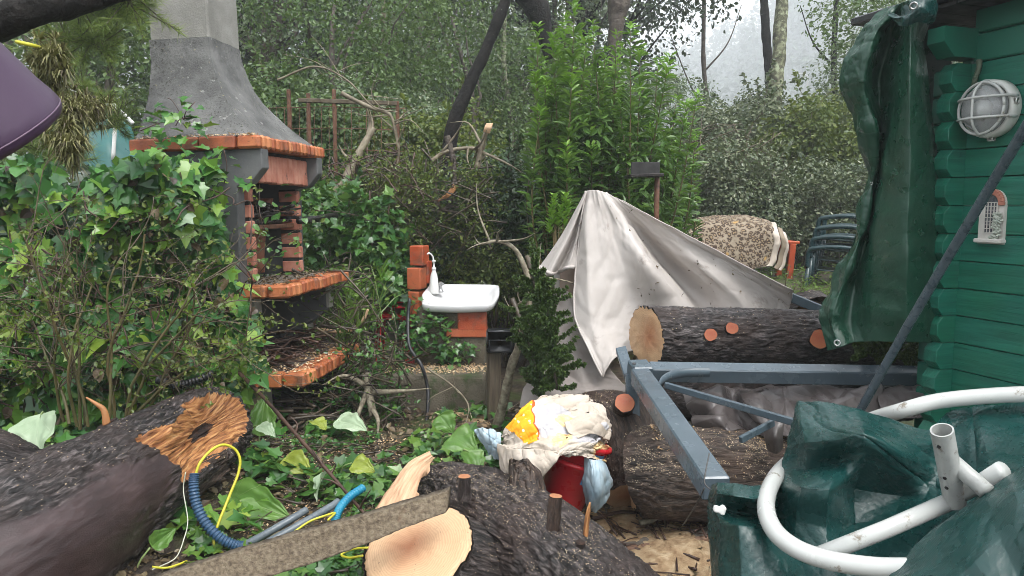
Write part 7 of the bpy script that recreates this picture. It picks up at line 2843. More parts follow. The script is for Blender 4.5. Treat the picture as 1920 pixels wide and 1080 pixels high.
# ------------------------------------------------------------------ rusty fence behind the barbecue
def fence():
    d = 7.6
    b = at(590, 400, d)
    t = thing('garden_fence', (b.x, d, gz1(b.x, d)), 'rusty wire fence with brown posts behind the barbecue', 'fence')
    for u, v in ((541, 168), (578, 175), (626, 168), (745, 190)):
        p = at(u, v, d)
        mb = MB(); mb.beam((p.x, d, gz1(p.x, d) - .1), p, .034, .034, (0, 1, 0), .004); mb.build('post', MT['rust'], t, smooth=False)
    mb = MB()
    for v in (200, 240, 280, 330, 380):
        mb.tube([at(500, v + 3, d), at(620, v, d), at(760, v + 4, d)], .004, 5)
    for u in range(505, 760, 14):
        mb.tube([at(u, 200, d), at(u + 1, 390, d)], .0025, 4)
    mb.build('wire_mesh', MT['rust'], t)
    mb = MB(); mb.beam(at(560, 188, d), at(745, 194, d), .05, .04, (0, 0, 1), .004); mb.build('rail', MT['twig_tan'], t, smooth=False)


fence()
# ------------------------------------------------------------------ ivy covered hedge at the left
def ivy_hedge():
    rg = np.random.default_rng(41)
    b = at(200, 700, 4.4)
    t = thing('ivy_hedge', (b.x, b.y, gz1(b.x, b.y)), 'big mass of ivy smothering the left side of the barbecue', 'ivy')
    top_u = [-420, -100, 0, 60, 130, 200, 250, 300, 360, 415, 450, 490]
    top_v = [250, 280, 300, 305, 300, 305, 285, 278, 290, 318, 560, 575]

    def face_d(u, v):
        """distance of the hedge's front at a picture place: bulging, bottom nearer"""
        p = np.stack([u / 130, v / 130, u * 0], 1)
        return 4.28 + .34 * fbm(p, 3, 6) - .10 * np.clip((v - 300) / 400, 0, 1) + .25 * np.clip((u - 330) / 140, 0, 1) * np.clip((560 - v) / 200, 0, 1)

    def region(n, deep):
        u = rg.uniform(-420, 490, n)
        v = rg.uniform(275, 790, n)
        tv = np.interp(u, top_u, top_v) + 22 * fbm(np.stack([u / 40, u * 0, u * 0], 1), 2, 3)
        rv = np.interp(v, [280, 330, 420, 520, 565, 640, 720, 790], [420, 418, 415, 430, 478, 486, 470, 440])
        dens = fbm(np.stack([u / 55, v / 55, u * 0 + 5], 1), 3, 9)
        ok = (v > tv) & (u < rv + 10 * rg.normal(size=n)) & (dens > -.42 if not deep else v > -1)
        u, v = u[ok], v[ok]
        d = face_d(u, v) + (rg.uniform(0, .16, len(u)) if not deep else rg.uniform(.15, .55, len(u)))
        P = np.array([tuple(at(a, c, e)) for a, c, e in zip(u, v, d)])
        return P[P[:, 2] > .05]

    P = region(5200, False)
    n = len(P)
    nr = np.array([.25, -.75, .55]) + rdir(n, rg) * .75
    dr = np.array([.05, -.25, -.8]) + rdir(n, rg) * .75
    sz = .098 * np.clip(rg.lognormal(-.22, .42, n), .28, 1.5)
    mb = MB()
    k = rg.uniform(size=n)
    leaves(mb, P[k < .78], nr[k < .78], dr[k < .78], sz[k < .78], T_IVY)
    leaves(mb, P[k >= .78], nr[k >= .78], dr[k >= .78], sz[k >= .78] * .9, T_HEART)
    mb.build('leaves', MT['ivy'], t, smooth=False)
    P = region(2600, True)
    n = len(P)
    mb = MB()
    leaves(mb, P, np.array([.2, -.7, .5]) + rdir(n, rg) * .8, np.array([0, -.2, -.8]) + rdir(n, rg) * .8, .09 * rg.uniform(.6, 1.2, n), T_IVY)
    mb.build('inner_leaves', MT['ivy_shaded'], t, smooth=False)
    k = rg.integers(0, len(P), 0)
    D_ = region(330, False)
    nq = len(D_)
    mb = MB()
    leaves(mb, D_ + np.array([0, -.05, 0]), np.array([.2, -.7, .4]) + rdir(nq, rg) * .9, np.array([0, -.2, -.9]) + rdir(nq, rg) * .6, .07 * rg.uniform(.4, 1.1, nq), T_HEART)
    mb.build('dead_leaves', MT['litter'], t, smooth=False)
    # trailing stems
    mb = MB()
    for q in range(120):
        u0 = rg.uniform(-200, 470); v0 = rg.uniform(330, 700)
        L = rg.uniform(80, 260)
        a = rg.uniform(-1.0, 1.0) + (PI / 2)
        pts = []
        for f in np.linspace(0, 1, 6):
            u, v = u0 + math.cos(a) * L * f + rg.normal() * 12, v0 + math.sin(a) * L * f * .8 + rg.normal() * 12
            if u > 470: u = 470
            pts.append(at(u, min(v, 790), float(face_d(np.array([u]), np.array([v]))[0]) + rg.uniform(-.06, .1)))
        mb.tube(spline(pts, 24), .0045, 5)
    mb.build('trailing_stem', MT['twig_red'], t)
    # dark leafless heart so that no ground shows through from the side
    return t


MT['ivy_shaded'] = leafmat('inner_ivy_leaf_shaded', [(.008, .022, .008), (.014, .04, .012), (.022, .06, .015)], .35, .1)  # darker copy of the ivy leaf: shade inside the hedge put into colour
ivy_hedge()


def ivy_sprays(name, label, spots, n, size, seed, spread, m='ground_ivy', tpl=T_IVY, cat='ivy', up=.9, stem=True):
    """small ivy growing round the given points"""
    rg = np.random.default_rng(seed)
    c = np.array([tuple(p) for p in spots])
    b = c.mean(0)
    t = thing(name, (b[0], b[1], gz1(b[0], b[1])), label, cat)
    idx = rg.integers(0, len(c), n)
    P = c[idx] + rg.normal(size=(n, 3)) * np.array(spread)
    mb = MB()
    leaves(mb, P, rdir(n, rg) * .6 + [0, -.35, up], rdir(n, rg) + [0, -.3, -.25], size * rg.uniform(.5, 1.25, n), tpl)
    mb.build('leaves', MT[m], t, smooth=False)
    if stem:
        mb = MB()
        for q in range(max(6, n // 22)):
            a = c[rg.integers(0, len(c))]
            e = a + rg.normal(size=3) * np.array(spread) * 2.2
            mb.tube(spline([a, (a + e) / 2 + rg.normal(size=3) * .02, e], 9), .003, 5)
        mb.build('stem', MT['twig_red'], t)['kind'] = 'stuff'
    return t


ivy_sprays('ivy_spray', 'ivy sprays climbing over the brick mantel edge', [at(300, 215, 4.66), at(345, 225, 4.64), at(290, 255, 4.66), at(330, 290, 4.62), at(390, 300, 4.62), at(270, 300, 4.6), at(360, 220, 4.64), at(420, 345, 4.62), at(405, 390, 4.6)], 110, .075, 51, (.08, .03, .05), m='ivy')
ivy_sprays('ivy_spray', 'ivy growing up the face of the basin pedestal', [at(790, 640, 5.85), at(815, 650, 5.85), at(840, 655, 5.85), at(866, 660, 5.85), at(775, 620, 5.85), at(770, 590, 5.85), at(825, 610, 5.86), at(795, 605, 5.86), at(760, 660, 5.8)], 330, .048, 52, (.07, .04, .05))
ivy_sprays('ivy_spray', 'ivy tendrils hanging from the front of the grill shelf', [at(500, 440, 4.8), at(520, 470, 4.8), at(540, 480, 4.9), at(505, 420, 4.85), at(560, 400, 5.3), at(590, 395, 5.5), at(510, 500, 4.75)], 75, .045, 53, (.10, .08, .09), tpl=T_HEART)


# ------------------------------------------------------------------ leafless shrub standing before the ivy
def bare_shrub():
    rg = np.random.default_rng(61)
    b = at(210, 800, 3.95)
    t = thing('bare_shrub', (b.x, b.y, gz1(b.x, b.y)), 'twiggy almost leafless shrub standing in front of the ivy', 'shrub')
    mains, twg, lv = MB(), MB(), []

    def grow(p, d, L, r, depth):
        m = 7
        pts = [p]
        q = p.copy()
        dd = d.copy()
        for i in range(m):
            dd = (dd + Vector(rg.normal(size=3)) * .13 + Vector((0, 0, -.015 * depth))).normalized()
            q = q + dd * L / m
            pts.append(q.copy())
        mb = mains if depth == 0 else twg
        mb.tube(spline(pts, 12), np.linspace(r, r * .55, 12), 6 if depth else 8, caps=False)
        if depth < 3:
            for k in range(rg.integers(2, 5) if depth else rg.integers(6, 9)):
                i = rg.integers(2, m + 1)
                a = (dd + Vector(rg.normal(size=3)) * .75 + Vector((.15, -.05, .0))).normalized()
                grow(pts[i].copy(), a, L * rg.uniform(.38, .62), r * .40, depth + 1)
        else:
            for k in range(3):
                lv.append(tuple(pts[rg.integers(2, m + 1)]))
    for (u0, v0, u1, v1, d) in ((145, 770, 95, 560, 3.9), (150, 775, 130, 520, 3.95), (165, 770, 190, 545, 3.9), (205, 765, 215, 520, 3.85), (235, 760, 300, 560, 3.85), (240, 755, 330, 590, 3.95), (120, 760, 60, 600, 4.0),
                             (160, 765, 165, 470, 4.0), (270, 750, 380, 600, 4.0), (130, 765, 20, 560, 3.9), (215, 760, 260, 480, 3.9), (250, 750, 420, 640, 3.95)):
        a, e = at(u0, v0 + 30, d), at(u1, v1, d + rg.uniform(-.15, .1))
        grow(a, (e - a).normalized(), (e - a).length * 1.15, .0090, 0)
    mains.build('stem', MT['stem_green'], t)
    twg.build('twigs', MT['twig_tan'], t)
    P = np.array(lv)
    n = len(P)
    mb = MB()
    leaves(mb, P, rdir(n, rg) + [0, -.4, .6], rdir(n, rg), .026 * rg.uniform(.5, 1.4, n), T_OVAL)
    mb.build('leaves', MT['shrub_yellow'], t, smooth=False)


bare_shrub()


# ------------------------------------------------------------------ loose pine branch above, left of the chimney
def pine_branch(name, label, axis_pts, m_needles, seed, n_side=26, L=.42, needle=.075, dens=120, cat='tree', tpl=None):
    rg = np.random.default_rng(seed)
    t = thing(name, tuple(axis_pts[0]), label, cat)
    S = spline(axis_pts, 40)
    st, nb_ = MB(), MB()
    st.tube(S, np.linspace(.018, .006, 40), 7)
    P, D = [], []
    for k in range(n_side):
        i = rg.integers(4, 40)
        d = Vector(rg.normal(size=3)) + Vector((.3, -.1, -.25))
        d.normalize()
        a = Vector(S[i])
        l = L * rg.uniform(.4, 1.1)
        T = spline([a, a + d * l * .5 + Vector((0, 0, .02)), a + d * l + Vector((0, 0, .05))], 10)
        st.tube(T, np.linspace(.006, .002, 10), 4, caps=False)
        for q in range(dens):
            f = rg.uniform(.15, 1)
            p = T[min(9, int(f * 9.99))]
            ax = (T[-1] - T[0]) / (np.linalg.norm(T[-1] - T[0]) + 1e-9)
            P.append(p); D.append(ax * .9 + rdir(1, rg)[0] * .8 + [0, 0, .15])
    st.build('branch', MT['twig'], t)
    leaves(nb_, np.array(P), rdir(len(P), rg), np.array(D), needle * rg.uniform(.6, 1.2, len(P)), T_NEEDLE if tpl is None else tpl)
    nb_.build('needles', m_needles, t, smooth=False)
    return t


d = 4.6
pine_branch('pine_branch', 'feathery green pine branch hanging left of the chimney top', [at(90, -40, d), at(150, 0, d), at(205, 12, d), at(262, -5, d)], MT['pine'], 71, 60, .30, .085, 150)
pine_branch('pine_branch', 'feathery pine branch hanging lower beside the black trunk', [at(80, 60, d), at(120, 75, d), at(165, 75, d), at(200, 95, d)], MT['pine'], 72, 50, .26, .08, 130)
pine_branch('pine_branch', 'yellowish pine sprays above the ivy at the left edge', [at(-60, 230, 4.7), at(10, 250, 4.7), at(60, 275, 4.6), at(110, 300, 4.6)], MT['pine'], 73, 60, .30, .08, 150)
pine_branch('pine_branch', 'pine sprays between the air plants and the hood', [at(120, 130, 5.2), at(160, 170, 5.2), at(200, 205, 5.2), at(225, 245, 5.2)], MT['pine'], 74, 40, .22, .07, 120)
pine_branch('juniper_branch', 'green juniper branch hanging down in front of the tent curtain', [at(990, 480, 4.3), at(1010, 560, 4.2), at(1030, 640, 4.15), at(1045, 730, 4.1)], MT['juniper'], 75, 120, .15, .022, 240, tpl=T_DIA)
pine_branch('juniper_branch', 'juniper sprays between the black box and the tent curtain', [at(960, 560, 4.7), at(985, 620, 4.6), at(1005, 690, 4.5), at(1010, 740, 4.4)], MT['juniper'], 76, 80, .14, .022, 220, tpl=T_DIA)
pine_branch('juniper_branch', 'yellow green juniper sprig below the hanging tarp', [at(1760, 700, 4.0), at(1700, 672, 3.95), at(1650, 655, 3.95), at(1610, 662, 3.95)], MT['juniper'], 77, 80, .13, .022, 220, tpl=T_DIA)


# ------------------------------------------------------------------ fallen branches in the middle
def branch_thing(name, label, pts, r0, r1, m, n=50, side=0, seed=0, cat='branch', sl=.4):
    rg = np.random.default_rng(seed + 500)
    t = thing(name, tuple(pts[0]), label, cat)
    S = spline(pts, n)
    mb = MB()
    mb.tube(S, np.linspace(r0, r1, n) * (1 + .16 * fbm(np.stack([np.arange(n) * .35, np.zeros(n), np.zeros(n) + seed], 1), 2)), 9, tc=True)
    mb.build('stick', m, t)
    if side:
        side = max(side, 4)
        mb = MB()
        for k in range(side):
            i = rg.integers(int(n * .2), n)
            a = Vector(S[i])
            d = (Vector(rg.normal(size=3)) + Vector((0, -.1, .35))).normalized() * sl * rg.uniform(.4, 1.2)
            mb.tube(spline([a, a + d * .5 + Vector(rg.normal(size=3)) * sl * .1, a + d], 9), np.linspace(r1 * .9, .0015, 9), 5)
        mb.build('side_twigs', m, t)['kind'] = 'stuff'
    return t


branch_thing('lichen_branch', 'crooked lichen covered branch standing right of the black box', [at(932, 800, 4.9), at(945, 750, 4.85), at(958, 690, 4.8), at(976, 640, 4.75), at(985, 590, 4.75), at(996, 540, 4.75), at(985, 505, 4.78), at(968, 470, 4.8), at(945, 455, 4.85), at(918, 452, 4.9)],
             .034, .010, MT['lichen_twig'], 90, 9, 1)
branch_thing('lichen_branch', 'short lichen covered stick beside the bottom of the brick shelf', [at(685, 700, 5.1), at(692, 740, 5.05), at(700, 780, 5.0)], .030, .026, MT['lichen_twig'], 30, 2, 2)
d = 7.0
branch_thing('fallen_branch', 'pale arching broken branch in front of the leaning trunk', [at(640, 175, d), at(690, 200, d), at(730, 215, d), at(742, 250, d), at(748, 290, d), at(738, 330, d)], .022, .009, MT['twig_pale'], 50, 9, 3)
branch_thing('fallen_branch', 'pale horizontal broken branch left of the snapped stub', [at(810, 302, d), at(835, 285, d), at(870, 278, d), at(905, 280, d)], .022, .016, MT['twig_pale'], 40, 3, 4)
branch_thing('fallen_branch', 'brown curved branch coming down from the leaning trunk foot', [at(838, 255, d), at(850, 300, d), at(852, 345, d), at(842, 385, d), at(820, 400, d)], .028, .020, MT['cork_trunk'], 50, 3, 5)
branch_thing('fallen_branch', 'snapped upright stub with a pale broken tip', [at(893, 320, d), at(902, 280, d), at(912, 245, d)], .030, .018, MT['twig_pale'], 30, 2, 6)
branch_thing('fallen_branch', 'thin dark branch arching above the rusty fence', [at(520, 150, 6.9), at(590, 125, 6.9), at(650, 150, 6.9), at(700, 200, 6.9), at(745, 210, 6.9)], .010, .005, MT['twig_pale'], 50, 8, 7)
branch_thing('fallen_branch', 'old grey trunk leaning behind the barbecue opening', [at(600, 400, 7.2), at(640, 350, 7.2), at(672, 290, 7.3), at(700, 240, 7.4)], .06, .03, MT['twig_pale'], 50, 2, 8)
mb = MB()
P = patch([[at(820, 378, 6.85), at(832, 372, 6.85)], [at(838, 362, 6.8), at(846, 366, 6.8)], [at(850, 345, 6.85), at(858, 352, 6.85)]], 20, 10)
mb.grid(P, ell(P)); o = solid(mb.build('wood_splinter', MT['torn']), .02); tag(o, 'torn orange splinter in the broken branches', 'splinter')
mb = MB()
P = patch([[at(906, 246, 6.9), at(918, 250, 6.9)], [at(908, 240, 6.88), at(922, 240, 6.88)], [at(912, 232, 6.9), at(924, 232, 6.9)]], 12, 8)
mb.grid(P, ell(P)); o = solid(mb.build('wood_splinter', MT['split']), .02); tag(o, 'pale splinter on the tip of the snapped stub', 'splinter')


def brush_pile(name, label, u0, u1, v0, v1, d0, d1, n, m, seed, leafm=None, nl=0, ls=.03, L=.55):
    rg = np.random.default_rng(seed)
    b = at((u0 + u1) / 2, v1, (d0 + d1) / 2)
    t = thing(name, (b.x, b.y, gz1(b.x, b.y)), label, 'brushwood')
    mb = MB(); tips = []
    for k in range(n):
        p = at(rg.uniform(u0, u1), rg.uniform(v0, v1), rg.uniform(d0, d1))
        a = Vector(rg.normal(size=3) * [1, .6, .7]).normalized() * L * rg.uniform(.3, 1.2)
        q = spline([p - a / 2, p + Vector(rg.normal(size=3)) * .07, p + a / 2 + Vector((0, 0, -.04))], 9)
        mb.tube(q, np.linspace(.009, .002, 9) * rg.uniform(.4, 1.1), 4, caps=False)
        tips += [q[5], q[8], q[7]]
    mb.build('twigs', m, t)
    if leafm:
        c = np.array(tips)[rg.integers(0, len(tips), nl)] + rg.normal(size=(nl, 3)) * .05
        mb = MB(); leaves(mb, c, rdir(nl, rg) + [0, -.2, .4], rdir(nl, rg) + [0, 0, -.3], ls * rg.uniform(.5, 1.3, nl), T_OVAL)
        mb.build('foliage', leafm, t, smooth=False)
    return t


brush_pile('brush_pile', 'tangle of reddish twigs below the rusty fence', 640, 790, 290, 440, 6.6, 7.6, 130, MT['twig_red'], 81, MT['shrub_yellow'], 2200, .035)
brush_pile('brush_pile', 'tangle of fallen green twigs left of the dark bush', 700, 920, 300, 470, 6.7, 7.4, 200, MT['twig'], 82, MT['shrub_yellow'], 5200, .035)
brush_pile('brush_pile', 'bare pale twigs lying between bush and leopard blanket', 1280, 1440, 230, 420, 10.2, 11, 70, MT['twig_tan'], 83, None, 0, L=.8)
brush_pile('brush_pile', 'thin twigs sprawling between barbecue shelves and basin', 590, 690, 500, 720, 5.3, 6.2, 110, MT['twig'], 84, MT['grass'], 700, .04)
brush_pile('brush_pile', 'twigs and green scraps behind the kerb wall', 640, 740, 640, 790, 5.0, 5.6, 120, MT['twig'], 85, MT['ground_ivy'], 900, .04)


# palm like seedling and grasses right of the barbecue
def blades(name, label, spots, n, L, seed, m='grass', cat='grass', kind=None, wid=1.0):
    rg = np.random.default_rng(seed)
    mb = MB()
    for (p, k) in spots:
        for q in range(k):
            a = Vector(p) + Vector(rg.normal(size=3) * [.03, .03, 0])
            d = Vector(rg.normal(size=3) * [.55, .55, .2] + [0, 0, 1]).normalized()
            l = L * rg.uniform(.5, 1.2)
            sd = d.cross(Vector(rg.normal(size=3))).normalized() * .0045 * wid
            p1 = a + d * l * .55
            p2 = a + d * l * .95 + Vector((d.x, d.y, -.35)) * l * .25
            mb.add([tuple(a - sd), tuple(a + sd), tuple(p1 + sd * .9), tuple(p1 - sd * .9), tuple(p2)], [(0, 1, 2, 3), (3, 2, 4)])
    o = mb.build(name, MT[m], smooth=False)
    return tag(o, label, cat, kind=kind)


def gp(u, v, dz=0.0):
    """where the ground shows at a picture place"""
    a, b = (u - CX) / FPX, (CY - v) / FPX
    dv = Vector((a, CP + b * SP, -SP + b * CP))
    k = 2.0
    for _ in range(24):
        p = Vector((0, 0, CAMZ)) + dv * k
        g = gz1(p.x, p.y)
        k += (p.z - g) * .8 / max(.25, -dv.z) * .6
        k = min(max(k, .5), 40)
    p = Vector((0, 0, CAMZ)) + dv * k
    return Vector((p.x, p.y, gz1(p.x, p.y) + dz))


blades('palm_seedling', 'bright palm like tuft growing right of the grill shelf', [(at(655, 560, 6.0), 26), (at(715, 525, 6.3), 20)], 0, .34, 91, 'shrub_tip', 'plant', wid=2.0)
blades('grass_tuft', 'tall thin grass stalks between the barbecue and the basin', [(at(640, 640, 5.6), 24), (at(668, 640, 5.6), 18), (at(700, 600, 6.0), 20), (at(650, 600, 5.8), 20)], 0, .55, 92, 'grass', 'grass')


# ------------------------------------------------------------------ ground cover
def scatter(region, n, seed, dens=None):
    """ground points under a picture quadrilateral u0,u1,v0,v1"""
    rg = np.random.default_rng(seed)
    u0, u1, v0, v1 = region
    a = gp((u0 + u1) / 2, v0); c = gp((u0 + u1) / 2, v1)
    y0, y1 = min(a.y, c.y), max(a.y, c.y)
    out = []
    y = rg.uniform(y0, y1, n * 3)
    fu = rg.uniform(u0, u1, n * 3)
    x = (fu - CX) / FPX * y * 1.0
    z = gz(x, y)
    P = np.stack([x, y, z], 1)
    if dens is not None:
        k = fbm(P * dens[0], 3, seed + 3) > dens[1]
        P = P[k]
    return P[:n]


def ground_leaves(name, label, P, size, tpl, m, seed, lift=.03, up=1.0, cat='ground cover', mess=.55):
    rg = np.random.default_rng(seed)
    n = len(P)
    Q = P + np.stack([np.zeros(n), np.zeros(n), rg.uniform(0.004, lift, n)], 1)
    mb = MB()
    leaves(mb, Q, rdir(n, rg) * mess + [0, -.15, up], rdir(n, rg) * [1, 1, .25], size * rg.uniform(.45, 1.3, n), tpl)
    return tag(mb.build(name, m, smooth=False), label, cat, kind='stuff')


ground_leaves('dead_leaves', 'dead brown leaves and scraps littering the ground', scatter((-300, 1700, 760, 1300), 9000, 101), .05, T_OVAL, MT['litter'], 101, .025, mess=.6)
ground_leaves('dead_leaves', 'small crumbs of leaf and bark over the ground', scatter((200, 1700, 800, 1200), 12000, 102), .02, T_DIA, MT['litter'], 102, .02, mess=.9)
ground_leaves('ivy_carpet', 'ivy creeping over the ground in the middle', scatter((440, 960, 770, 960), 680, 103, (1.6, .04)), .085, T_IVY, MT['ground_ivy'], 103, .10, up=.9)
ground_leaves('ivy_carpet', 'ivy creeping over the ground at the foot of the hedge', scatter((-100, 520, 740, 1000), 1100, 104, (1.4, -.08)), .08, T_IVY, MT['ivy'], 104, .12, up=.8)
ground_leaves('ivy_carpet', 'small ivy on the ground in front of the rough board', scatter((330, 720, 1030, 1250), 500, 105, (2.0, -.05)), .055, T_IVY, MT['ground_ivy'], 105, .05)
ground_leaves('weeds', 'small round weeds over the middle ground', scatter((380, 1000, 780, 1100), 3200, 106, (1.9, .02)), .028, T_HEART, MT['ground_ivy'], 106, .05)
ground_leaves('moss', 'yellow green moss tufts on the ground', scatter((380, 1350, 820, 1200), 9000, 107, (2.3, .12)), .02, T_NEEDLE, MT['grass'], 107, .02, up=.3, mess=1.0)
ground_leaves('weeds', 'low weeds growing at the back around bench and chairs', scatter((1100, 1700, 480, 640), 4200, 108), .06, T_LANCE, MT['grass'], 108, .16, up=.3, mess=1.0)
ground_leaves('weeds', 'undergrowth covering the ground behind the garden', scatter((-300, 1900, 420, 640), 9000, 109), .09, T_OVAL, MT['tree_green'], 109, .35, up=.6, mess=1.0)
ground_leaves('sawdust', 'pale sawdust and chips around the logs', np.concatenate([scatter((1040, 1420, 940, 1100), 5200, 110, (1.7, -.12)), scatter((850, 920, 760, 800), 700, 111)]), .017, T_DIA, MT['chip'], 110, .012, mess=.5)
ground_leaves('sawdust', 'thin scatter of wood chips over the middle ground', scatter((420, 1000, 820, 1150), 5200, 112), .016, T_DIA, MT['chip'], 112, .02, mess=.6)


def sawdust_bank(label, u0, u1, v0, v1, h, seed):
    a = [gp(u0, v1), gp(u1, v1), gp(u1, v0), gp(u0, v0)]
    n = 60
    G = np.zeros((n, n, 3))
    f, g = np.meshgrid(np.linspace(0, 1, n), np.linspace(0, 1, n), indexing='ij')
    f, g = f[..., None], g[..., None]
    a = [np.array(tuple(q)) for q in a]
    G = a[0] * (1 - f) * (1 - g) + a[1] * f * (1 - g) + a[2] * f * g + a[3] * (1 - f) * g
    fx = np.linspace(0, 1, n)
    m = (np.sin(PI * fx)[:, None] * np.sin(PI * fx)[None]) ** .5
    nz = fbm(G.reshape(-1, 3) * 4, 4, seed).reshape(n, n)
    G[..., 2] = gz(G[..., 0].ravel(), G[..., 1].ravel()).reshape(n, n) + h * (m * (1 + .9 * nz) - .35) + .004 * fbm(G.reshape(-1, 3) * 60, 3, seed + 1).reshape(n, n)
    mb = MB(); mb.grid(G)
    tag(mb.build('sawdust', MT['sawdust']), label, 'sawdust', kind='stuff')


sawdust_bank('bank of fresh sawdust lying right of the forked trunk', 1100, 1350, 985, 1100, .055, 3)
sawdust_bank('patch of fresh sawdust beside the timber post', 845, 925, 758, 805, .05, 4)
sawdust_bank('strip of sawdust in front of the sawdust covered log', 1090, 1340, 950, 1010, .03, 5)


# brick edged step at the bottom
def step():
    a, b = gp(1120, 1040), gp(1345, 1010)
    t = thing('garden_step', tuple((a + b) / 2), 'low brick and mortar step buried in sawdust by the teal tarpaulin', 'step')
    d = (b - a).normalized()
    R = Matrix((d, Vector((-d.y, d.x, 0)), Vector((0, 0, 1)))).transposed()
    L = (b - a).length
    mb = MB()
    mb.box((a + b) / 2 + Vector((0, .03, -.03)), (L, .10, .12), R, .012)
    mb.build('mortar_bed', MT['mortar'], t, smooth=False)
    for k in range(3):
        mb = MB()
        mb.box(a.lerp(b, (k + .5) / 3) + Vector((0, -.032, -.01)), (L / 3 - .015, .03, .09), R, .006)
        mb.build('brick', MT['step_brick'], t, smooth=False)


MT['step_brick'] = simple('muddy_old_brick', [(.10, .055, .035), (.17, .09, .055), (.22, .14, .095)], 7, .75, .1, 80, .6, .006, stain=((.06, .045, .03), 5, .52))
step()


# twigs and sticks lying about
MIDPTS = scatter((400, 1000, 790, 1100), 300, 301) + [0, 0, .03]
LOWPTS = scatter((1080, 1400, 950, 1100), 90, 302) + [0, 0, .03]
twig_heap('twig_litter', 'thin twigs strewn over the middle ground', lambda g: MIDPTS[int(g.integers(0, 300))], 300, .34, .006, MT['twig'], 121, .12)
twig_heap('twig_litter', 'thin twigs strewn by the sawdust at the lower right', lambda g: LOWPTS[int(g.integers(0, 90))], 90, .30, .006, MT['twig_red'], 122, .12)
branch_thing('bare_stick', 'long dark bare stick leaning across the middle foreground', [at(432, 682, 4.3), at(500, 752, 4.0), at(560, 820, 3.75), at(625, 895, 3.5), at(684, 964, 3.3)], .011, .008, MT['twig_red'], 60, 6, 11, sl=.12)
branch_thing('bare_stick', 'thin stick lying against the kerb wall, tip down right', [at(800, 690, 5.4), at(850, 725, 5.35), at(878, 760, 5.25), at(872, 800, 5.1)], .008, .004, MT['twig_pale'], 40, 2, 12)
branch_thing('bare_stick', 'pale stick lying by the foot of the sawdust log', [gp(1110, 985, .03), gp(1160, 975, .04), gp(1200, 972, .03)], .011, .007, MT['twig_red'], 30, 3, 13, sl=.12)
branch_thing('bare_stick', 'orange brown broken stick between the grass stalks', [at(600, 618, 5.6), at(650, 622, 5.6), at(680, 600, 5.6), at(690, 580, 5.6)], .014, .010, MT['split'], 40, 0, 14)
branch_thing('bare_stick', 'thin dark stick reaching from the shelves to the basin', [at(600, 610, 5.5), at(670, 618, 5.5), at(735, 640, 5.6)], .010, .006, MT['twig'], 40, 3, 15)
branch_thing('bare_stick', 'lichened stick on the sawdust below the thick brown log', [gp(1200, 1000, .05), gp(1260, 985, .05), gp(1330, 990, .04)], .016, .011, MT['lichen_twig'], 40, 3, 16, sl=.12)


# big soft leaves
def big_leaf(label, tip, stalk, width, m, seed=0, curl=.25, roll=0.0, name='large_leaf', fold=.3):
    """heart shaped blade from the stalk point to the tip, rippled and folded"""
    rg = np.random.default_rng(seed)
    stalk, tip = Vector(stalk), Vector(tip)
    ax = tip - stalk
    L = ax.length
    ax.normalize()
    vd = (Vector((0, 0, CAMZ)) - stalk).normalized()
    n0 = (Vector((0, 0, 1)) * .75 + vd * .5)
    n0 = (n0 - ax * n0.dot(ax)).normalized()
    x = ax.cross(n0)
    n0 = Matrix.Rotation(roll, 3, ax) @ n0; x = Matrix.Rotation(roll, 3, ax) @ x
    nr, nc = 34, 31
    G = np.zeros((nr, nc, 3)); TC = np.zeros((nr, nc, 3))
    for i in range(nr):
        f = i / (nr - 1)
        w = width * .5 * (math.sin(PI * min(1, f ** .62)) ** .75 * (1 - .28 * f) + .0) * (1.0 + .06 * math.sin(23 * f + seed))
        for j in range(nc):
            s = j / (nc - 1) * 2 - 1
            y = L * (f - .16 * abs(s) * (1 - f) ** 3)
            rip = .045 * width * math.sin(7 * f * 2 + s * 3 + seed) * abs(s) + .011 * width * math.sin(9 * s * (1 + f) + seed)
            z = fold * abs(s) * w - curl * L * f * f + rip
            G[i, j] = stalk + ax * y + x * (s * w) + n0 * z
            TC[i, j] = (s * w * 1.0, y + .004, 0)
    mb = MB(); mb.grid(G, TC)
    t = thing(name, tuple(stalk), label, 'leaf')
    mb.build('blade', m, t)
    mb = MB()
    mb.tube(spline([stalk + Vector((0, 0, 0)) - ax * .02, stalk - ax * .07 + Vector((0, 0, -.03)), stalk - ax * .10 + Vector((0, .02, -.09))], 10), .0045, 6)
    mb.build('stalk', MT['shrub_stalk'], t)
    return t


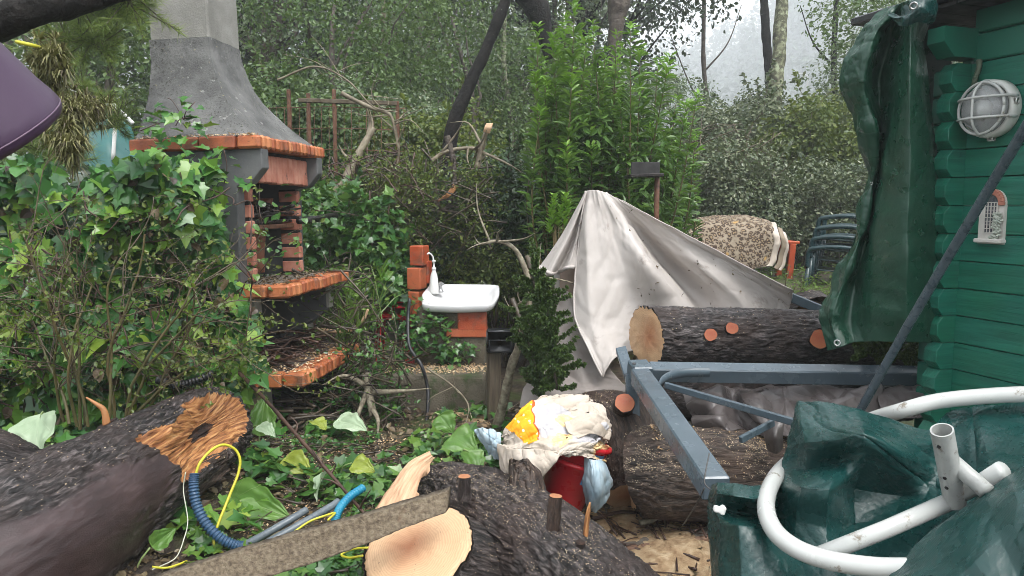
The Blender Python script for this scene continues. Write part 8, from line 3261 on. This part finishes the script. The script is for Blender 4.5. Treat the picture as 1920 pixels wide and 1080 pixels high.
MT['shrub_stalk'] = simple('leaf_stalk', [(.16, .24, .08), (.24, .30, .12)], 8, .45)
big_leaf('huge pale torn leaf standing by the far left log', at(60, 862, 3.35), at(75, 785, 3.5), .24, MT['big_leaf_pale'], 1, .1, .5)
big_leaf('large bright leaf lying folded near the blue conduit', at(540, 965, 3.35), at(440, 935, 3.45), .20, MT['big_leaf'], 2, .15, .4, fold=.6)
big_leaf('large crumpled leaf right under the bright folded leaf', at(490, 1002, 3.25), at(455, 945, 3.4), .16, MT['big_leaf'], 3, .3, -.5, fold=.6)
big_leaf('long upright green leaf beside the lower brick shelf', at(498, 740, 4.35), at(488, 808, 4.25), .17, MT['big_leaf'], 4, .05, .2, fold=.5)
big_leaf('small pale round leaf below the lower brick shelf', at(515, 812, 4.1), at(490, 800, 4.15), .10, MT['big_leaf_pale'], 5, .3)
big_leaf('yellowish leaf left of the middle ground', at(580, 880, 3.8), at(540, 862, 3.9), .15, MT['big_leaf_yellow'], 6, .3, .3)
big_leaf('curled pale green leaf near the long dark stick', at(582, 932, 3.6), at(610, 890, 3.7), .09, MT['big_leaf_pale'], 7, .3, .9, fold=.7)
big_leaf('bright leaf on the ground left of the blue cloth', at(893, 842, 3.9), at(850, 820, 4.0), .20, MT['big_leaf'], 8, .2, .2)
big_leaf('green leaf lower left of the cloth heap', at(902, 882, 3.75), at(880, 850, 3.85), .15, MT['big_leaf'], 9, .3, -.3)
big_leaf('dusty leaf with sawdust before the timber post', at(850, 810, 4.35), at(828, 782, 4.4), .16, MT['big_leaf'], 10, .2, .3)
big_leaf('large leaf in the ivy below the kerb wall', at(685, 800, 4.5), at(640, 790, 4.6), .17, MT['big_leaf_pale'], 11, .2, .1)
big_leaf('narrow dull leaf standing by the foot of the torn log', at(330, 990, 3.0), at(290, 1020, 2.95), .09, MT['big_leaf'], 12, .1, .6, fold=.7)
big_leaf('small bright leaf left of the pale torn wedge', at(700, 880, 3.7), at(665, 870, 3.75), .12, MT['big_leaf_yellow'], 14, .2, .3)
big_leaf('yellow green leaf lying among the ivy near the stick', at(612, 800, 4.3), at(590, 790, 4.35), .12, MT['big_leaf_yellow'], 15, .25, -.3)
